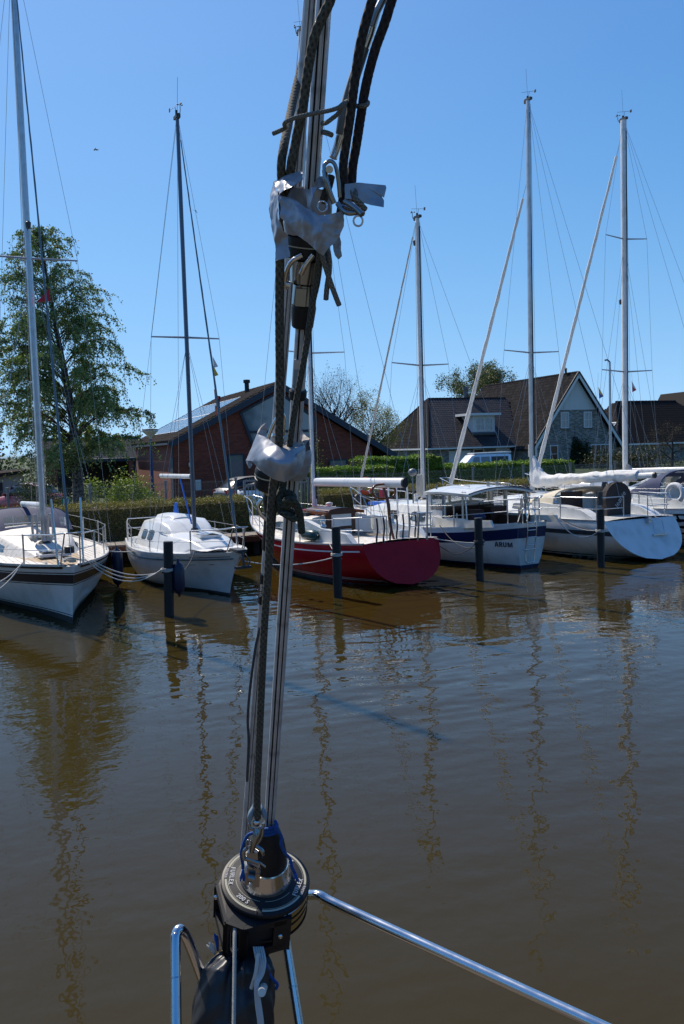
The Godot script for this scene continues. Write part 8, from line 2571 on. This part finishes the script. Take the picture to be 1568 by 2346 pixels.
func build_shackles():
	# swaged terminal and fork of the stay on the right
	var t := thing("swage_terminal", "grey swaged stay terminal between the dark ropes", "terminal", Transform3D())
	var g := G.new()
	g.tube([at(893, -30, 1.385), at(862, 30, 1.395), at(852, 60, 1.400)], 0.006, 12)
	part("stay_wire", g, M.wire, t)
	g = G.new()
	g.tube([at(864, 25, 1.400), at(855, 50, 1.405), at(846, 80, 1.410), at(836, 110, 1.415)], [0.007, 0.0085, 0.0085, 0.0075], 16)
	part("neck", g, M.chrome, t)
	g = G.new()
	g.tube(curve([at(838, 104, 1.415), at(815, 170, 1.435), at(799, 225, 1.450), at(789, 262, 1.455), at(783, 300, 1.465), at(781, 310, 1.467)], 4), [0.0075, 0.008, 0.0085, 0.009, 0.0092, 0.0094, 0.0096, 0.0098, 0.0099, 0.0099, 0.0099, 0.0099, 0.0098, 0.0097, 0.0097, 0.0096, 0.0096, 0.0095, 0.009, 0.008, 0.007], 18)
	part("barrel", g, M.fence_post, t)
	g = G.new()
	g.tube([at(781, 308, 1.467), at(772, 340, 1.475), at(764, 362, 1.475)], 0.0068, 14)
	part("stud", g, M.chrome, t)
	# strap shackle
	g = G.new()
	g.tube(curve([at(744, 392, 1.415), at(744, 378, 1.415), at(756, 369, 1.415), at(768, 378, 1.415), at(775, 410, 1.42), at(779, 452, 1.43)], 5), 0.0032, 10)
	g.tube(curve([at(744, 390, 1.415), at(748, 415, 1.415), at(758, 447, 1.42), at(766, 466, 1.425)], 5), 0.0045, 10)
	part("strap", g, M.steel_dark, t)
	g = G.new(); g.tube([at(755, 388, 1.398), at(756, 389, 1.44)], 0.0058, 16)
	part("clevis_pin", g, M.rail_steel, t)
	# snap shackles and split rings
	t = thing("snap_shackle", "polished snap shackle pair sticking out right under the rope bundle", "shackle", Transform3D())
	g = G.new()
	g.tube(curve([at(774, 466, 1.42), at(784, 480, 1.415), at(798, 488, 1.41), at(815, 487, 1.41), at(828, 482, 1.41)], 5), 0.0042, 10)
	g.tube(curve([at(790, 462, 1.415), at(802, 468, 1.41), at(816, 478, 1.405), at(830, 492, 1.40)], 5), 0.0048, 10)
	g.tube(curve([at(784, 472, 1.43), at(800, 476, 1.425), at(818, 484, 1.42), at(834, 490, 1.415)], 5), 0.004, 10)
	part("body", g, M.steel_dark, t)
	var rp := []
	for i in 21: rp.append(at(821 + 10.5 * cos(TAU * i / 20.0), 506 + 12 * sin(TAU * i / 20.0), 1.41 + 0.002 * sin(TAU * i / 20.0)))
	g = G.new(); g.tube(rp, 0.0016, 8, false)
	part("split_ring", g, M.chrome, t)
	rp = []
	for i in 21: rp.append(at(739 + 11 * cos(TAU * i / 20.0), 473 + 12 * sin(TAU * i / 20.0), 1.44))
	g = G.new(); g.tube(rp, 0.0016, 8, false)
	single("split_ring", g, M.chrome, "thin steel split ring lying on the upper tape's edge", "ring")

func build_tape():
	var t := thing("duct_tape_wrap", "crumpled silver duct tape wrap round the upper swivel", "tape", Transform3D())
	var d := 1.49
	# left strip
	var T1 := [[626, 415, d - 0.02], [637, 448, d - 0.045], [640, 503, d - 0.05], [648, 528, d - 0.04], [660, 540, d - 0.03], [665, 590, d - 0.03], [648, 594, d - 0.025], [633, 598, d - 0.02], [629, 556, d - 0.02], [619, 494, d - 0.015], [616, 470, d - 0.012]]
	sheet(t, "left_strip", T1, [[0, 1, 10], [1, 9, 10], [1, 2, 9], [2, 3, 8], [2, 8, 9], [3, 4, 8], [4, 7, 8], [4, 5, 7], [5, 6, 7]], M.tape, 0.0045, 20.0, 4, 5)
	# main wrap
	var T2 := [[638, 446, d - 0.05], [666, 455, d - 0.055], [705, 477, d - 0.07], [732, 494, d - 0.085], [760, 490, d - 0.09], [791, 487, d - 0.07], [788, 512, d - 0.075], [780, 540, d - 0.07], [760, 565, d - 0.075], [740, 585, d - 0.075], [722, 572, d - 0.075], [710, 561, d - 0.07], [682, 537, d - 0.06], [660, 515, d - 0.055], [645, 499, d - 0.05], [690, 500, d - 0.085], [730, 530, d - 0.095]]
	sheet(t, "main_wrap", T2, [[0, 1, 14], [1, 13, 14], [1, 15, 13], [1, 2, 15], [2, 16, 15], [2, 3, 16], [3, 4, 16], [4, 5, 6], [4, 6, 16], [6, 7, 16], [7, 8, 16], [8, 9, 16], [9, 10, 16], [10, 11, 16], [11, 15, 16], [11, 12, 15], [12, 13, 15]], M.tape, 0.0065, 20.0, 4, 11)
	# top flap over the foil
	var T3 := [[626, 415, d - 0.02], [650, 404, d - 0.04], [694, 391, d - 0.05], [695, 411, d - 0.07], [672, 428, d - 0.075], [652, 436, d - 0.07], [640, 446, d - 0.05]]
	sheet(t, "top_flap", T3, [[0, 1, 6], [1, 5, 6], [1, 4, 5], [1, 2, 4], [2, 3, 4]], M.tape, 0.005, 20.0, 4, 17)
	# curled piece in the middle and its back
	var T4 := [[702, 443, d - 0.075], [714, 428, d - 0.09], [726, 430, d - 0.085], [717, 452, d - 0.10], [712, 470, d - 0.085], [716, 485, d - 0.08], [704, 474, d - 0.075]]
	sheet(t, "curled_piece", T4, [[0, 1, 3], [1, 2, 3], [0, 3, 4], [0, 4, 6], [4, 5, 6]], M.tape, 0.0035, 16.0, 4, 23)
	var T5 := [[733, 402, d - 0.03], [748, 405, d - 0.03], [750, 432, d - 0.035], [736, 430, d - 0.04], [722, 440, d - 0.05], [714, 434, d - 0.04]]
	sheet(t, "back_piece", T5, [[0, 1, 2], [0, 2, 3], [0, 3, 5], [3, 4, 5]], M.tape_back, 0.008, 28.0, 4, 29)
	# tail flying right
	var T6 := [[790, 422, d - 0.05], [820, 419, d - 0.03], [884, 424, d + 0.0], [886, 430, d], [880, 452, d - 0.005], [874, 448, d - 0.005], [880, 458, d - 0.005], [879, 475, d - 0.01], [850, 470, d - 0.02], [818, 460, d - 0.03], [790, 455, d - 0.05]]
	sheet(t, "tail", T6, [[0, 1, 10], [1, 9, 10], [1, 8, 9], [1, 2, 4], [2, 3, 4], [1, 4, 5], [1, 5, 8], [5, 6, 8], [6, 7, 8]], M.tape, 0.003, 14.0, 4, 37)
	# ragged piece at the lower right
	var T7 := [[778, 535, d - 0.055], [782, 560, d - 0.05], [783, 588, d - 0.05], [776, 594, d - 0.055], [766, 585, d - 0.06], [764, 560, d - 0.06]]
	sheet(t, "ragged_piece", T7, [[0, 1, 5], [1, 4, 5], [1, 2, 4], [2, 3, 4]], M.tape_back, 0.006, 26.0, 4, 41)
	wrap_core(t, 486.0, 0.036, 0.075, 83)
	# lower wrap
	t = thing("duct_tape_wrap", "smooth torn silver duct tape wrap round the lower swivel", "tape", Transform3D())
	d = 1.66
	var L1 := [[590, 994, d + 0.0], [611, 1002, d - 0.03], [637, 1022, d - 0.05], [659, 1033, d - 0.06], [670, 1029, d - 0.06], [700, 1019, d - 0.02], [701, 1030, d - 0.02], [691, 1074, d - 0.03], [680, 1089, d - 0.035], [653, 1105, d - 0.055], [627, 1098, d - 0.055], [604, 1083, d - 0.045], [576, 1056, d - 0.02], [563, 1055, d + 0.01], [576, 1027, d - 0.0], [600, 1030, d - 0.045], [640, 1062, d - 0.085], [672, 1060, d - 0.075], [618, 1050, d - 0.075]]
	sheet(t, "front_wrap", L1, [[0, 1, 15], [0, 15, 14], [14, 15, 12], [14, 12, 13], [1, 2, 15], [2, 18, 15], [15, 18, 12], [12, 18, 11], [2, 16, 18], [18, 16, 11], [2, 3, 16], [3, 4, 17], [3, 17, 16], [4, 5, 17], [5, 6, 17], [6, 7, 17], [7, 8, 17], [8, 9, 17], [9, 16, 17], [9, 10, 16], [10, 11, 16]], M.tape, 0.003, 12.0, 4, 47)
	var L2 := [[658, 1085, d - 0.062], [662, 1067, d - 0.075], [682, 1040, d - 0.06], [701, 1026, d - 0.022], [699, 1050, d - 0.026], [692, 1072, d - 0.036], [676, 1086, d - 0.05]]
	sheet(t, "overlap", L2, [[0, 1, 6], [1, 5, 6], [1, 2, 5], [2, 4, 5], [2, 3, 4]], M.tape, 0.0025, 14.0, 4, 53)
	var L3 := [[591, 996, d + 0.03], [593, 985, d + 0.05], [600, 974, d + 0.06], [612, 967, d + 0.07], [614, 985, d + 0.07], [606, 1000, d + 0.04]]
	sheet(t, "back_rim", L3, fan_tris(6), M.tape_back, 0.004, 22.0, 3, 59)
	var L4 := [[688, 980, d + 0.05], [697, 995, d + 0.04], [700, 1017, d - 0.01], [709, 1004, d + 0.0], [703, 1018, d - 0.015], [692, 1012, d + 0.02]]
	sheet(t, "right_flap", L4, [[0, 1, 5], [1, 2, 5], [1, 3, 2], [2, 3, 4]], M.tape_back, 0.004, 22.0, 4, 61)
	var L5 := [[636, 1024, d - 0.03], [660, 1012, d - 0.02], [672, 1011, d - 0.02], [690, 1018, d - 0.02], [676, 1030, d - 0.045], [655, 1034, d - 0.05]]
	sheet(t, "inner_fold", L5, fan_tris(6), M.tape_back, 0.007, 26.0, 4, 67)
	var L6 := [[563, 1055, d + 0.01], [577, 1057, d - 0.018], [580, 1066, d - 0.015], [572, 1075, d + 0.0], [568, 1064, d + 0.008]]
	sheet(t, "torn_edge", L6, fan_tris(5), M.tape, 0.005, 30.0, 3, 71)
	wrap_core(t, 1058.0, 0.034, 0.06, 89)

func wrap_core(t: Node3D, y: float, r: float, h: float, at_seed: int):
	# turns of tape wound tight round foil and ropes under the loose flaps
	var c := on_a(y, 0.012, -8.0)
	var up := (on_a(y - 200.0) - on_a(y + 200.0)).normalized()
	var x := stay_frame(c, up)
	var f := FastNoiseLite.new(); f.seed = at_seed; f.frequency = 1.0
	var rows := []
	for i in 25:
		var row := PackedVector3Array()
		var q := i / 24.0
		for k in 48:
			var a := TAU * k / 48.0
			var step := 0.0012 * floorf(q * 4.0 + 0.25 * sin(a * 2.0))
			var pinch := 1.0 - 0.16 * pow(absf(q - 0.5) * 2.0, 2.0)
			row.append(x * Vector3(cos(a) * r * 1.12 * pinch + step, (q - 0.5) * h + 0.006 * f.get_noise_2d(a * 1.2, 5.0), sin(a) * r * 0.8 * pinch * (1.0 + 0.1 * f.get_noise_2d(cos(a) * 1.5 + q * 3.0, sin(a) * 1.5))))
		rows.append(row)
	var g := G.new(); g.smooth(1); g.loft(rows, true)
	part("inner_turns", g, M.tape, t)

func build_pulpit_and_bag():
	var t := thing("bow_pulpit", "polished stainless pulpit rails of the boat in the foreground", "railing", Transform3D())
	var r := 0.0125
	var g := G.new()
	g.tube(curve([at(404, 2560, 1.86), at(403.5, 2346, 1.95), at(402.5, 2170, 2.02), at(405, 2140, 2.035), at(413, 2130, 2.045), at(424, 2141, 2.06), at(437, 2170, 2.07), at(456, 2220, 2.08), at(482, 2290, 2.09), at(505, 2346, 2.1), at(560, 2490, 2.12)], 8), r, 20)
	part("rail", g, M.chrome, t)
	g = G.new()
	g.tube([at(640, 2060, 2.22), at(654, 2147, 2.19), at(686, 2346, 2.12), at(720, 2560, 2.05)], r * 0.96, 20)
	part("leg", g, M.chrome, t)
	g = G.new()
	g.tube(curve([at(640, 2062, 2.3), at(690, 2052, 2.28), at(712, 2050, 2.26), at(733, 2052, 2.24), at(765, 2069, 2.22), at(900, 2131, 2.12), at(1130, 2237, 1.95), at(1371, 2348, 1.79), at(1700, 2500, 1.62), at(1950, 2620, 1.5)], 8), r, 20)
	part("rail", g, M.chrome, t)
	# welded joints
	for q in [[403.2, 2239, 1.992, 403.4, 2243, 1.99], [671.5, 2256, 2.152, 672.5, 2262, 2.150]]:
		g = G.new(); g.tube([at(q[0], q[1], q[2]), at(q[3], q[4], q[5])], r * 1.05, 18)
		part("sleeve", g, M.rail_steel, t)
	# foredeck under it, below the frame
	g = G.new()
	var tip := at(610, 2400, 2.3)
	var y := 1.28
	var outline := PackedVector2Array([Vector2(tip.x, -2.42), Vector2(tip.x + 0.55, -1.9), Vector2(tip.x + 1.0, -0.9), Vector2(tip.x + 1.25, 0.8), Vector2(tip.x - 1.25, 0.8), Vector2(tip.x - 1.0, -0.9), Vector2(tip.x - 0.55, -1.9)])
	g.prism(outline, -y, y + 0.3 - y - 0.3, Transform3D(Basis(Vector3.RIGHT, Vector3.BACK, Vector3.DOWN), Vector3(0, 0, 0)))
	var fd := single("own_foredeck", g, M.teak_grey, "worn teak foredeck of the boat in the foreground, below the picture", "deck")
	# black bag lashed under the drum
	var rows := []
	var lev := [[2150, 585, 8, 2.14], [2164, 570, 26, 2.14], [2180, 560, 48, 2.13], [2200, 551, 68, 2.12], [2225, 545, 84, 2.11], [2262, 540, 89, 2.10], [2300, 535, 93, 2.09], [2346, 531, 96, 2.08], [2420, 530, 92, 2.06], [2500, 535, 70, 2.04], [2530, 540, 20, 2.03]]
	var f := FastNoiseLite.new(); f.seed = 12; f.frequency = 1.0; f.fractal_octaves = 1
	for q in lev:
		pass
	var fine := []
	for i in lev.size() - 1:
		for k in 8:
			var e := k / 8.0
			fine.append([lerpf(lev[i][0], lev[i + 1][0], e), lerpf(lev[i][1], lev[i + 1][1], e), lerpf(lev[i][2], lev[i + 1][2], e), lerpf(lev[i][3], lev[i + 1][3], e)])
	fine.append(lev[-1])
	for q in fine:
		var row := PackedVector3Array()
		for k in 120:
			var a := TAU * k / 120.0
			var h: float = q[0]
			var gather := clampf((2300.0 - h) / 130.0, 0.2, 1.0)
			var wob := 0.9 * f.get_noise_2d(cos(a) * 1.1 + 4.0, sin(a) * 1.1 + h * 0.004)
			var crease := 1.0 - 2.0 * absf(fmod(absf(a * 1.114 + wob + h * 0.0007), 1.0) - 0.5)
			var crease2 := 1.0 - 2.0 * absf(fmod(absf(a * 1.91 + wob * 0.8 + h * 0.0010 + 3.0), 1.0) - 0.5)
			var fold := 0.34 * gather * (crease - 0.5) + 0.10 * gather * (crease2 - 0.5) + 0.14 * f.get_noise_2d(cos(a) * 1.4 + 9.0, sin(a) * 1.4 + h * 0.012)
			var sharp := 1.0 + fold
			row.append(at(q[1] + q[2] * cos(a) * (1.0 + 0.35 * fold), h + 5.0 * sin(a * 3.0 + h * 0.01), q[3] - 0.072 * sin(a) * sharp * (q[2] / 90.0) - 0.02))
		rows.append(row)
	g = G.new(); g.smooth(1); g.loft(rows, true)
	var bag := single("black_bag", g, M.bag_black, "crumpled black plastic bag lashed under the furling drum", "bag")
	# pale lashing strands and wooden dowel
	g = G.new()
	for q in [[590, 2200, 586, 2230, 576, 2264, 0.0042], ]:
		g.tube(curve([at(592, 2185, 2.0), at(q[0], q[1], 1.99), at(q[2], q[3], 1.98), at(q[4], q[5], 1.985)], 5), q[6], 9)
	single("lashing_end", g, M.rope_white, "short stiff white lashing end over the black bag", "rope")
	for i in 5:
		var s := i * 5.0
		g = G.new(); g.tube(curve([at(582 + s, 2170, 2.03), at(588 + s * 1.0, 2200, 2.0), at(590 + s * 0.7, 2230, 1.985), at(585 + s * 0.3, 2258, 1.97), at(587 + s * 0.5, 2300, 1.96), at(593 + s * 0.5, 2350, 1.95), at(594 + s * 0.4, 2420, 1.95)], 6), 0.0026, 7)
		single("lashing_strand", g, M.sailcloth_old, "thin greyish lashing strand running down the bag's right side", "rope", "parallel lashing strands on the bag")
	g = G.new(); g.tube([at(604, 2262, 2.03), at(601, 2270, 1.965), at(600, 2274, 1.945)], [0.0095, 0.0095, 0.009], 16)
	single("wooden_dowel", g, M.gelcoat_cream, "pale cracked dowel end caught in the lashing strands", "dowel")

func _ready():
	rng.seed = 20
	set_camera()
	set_sky()
	set_materials()
	build_water()
	build_ground()
	build_jetty()
	build_piles()
	rng.seed = 41
	build_brick_house()
	build_tiled_house()
	build_far_house()
	rng.seed = 42
	build_hedges()
	build_fence()
	build_street()
	build_trees()
	rng.seed = 43
	var boats := [build_boat_left(), build_boat_cabin(), build_boat_red(), build_boat_arum(), build_boat_beige(), build_boat_right()]
	build_moorings(boats)
	build_far_boats()
	build_gulls()
	rng.seed = 44
	build_drum()
	build_rear_furler()
	build_shackles()
	build_ropes()
	build_tape()
	build_pulpit_and_bag()
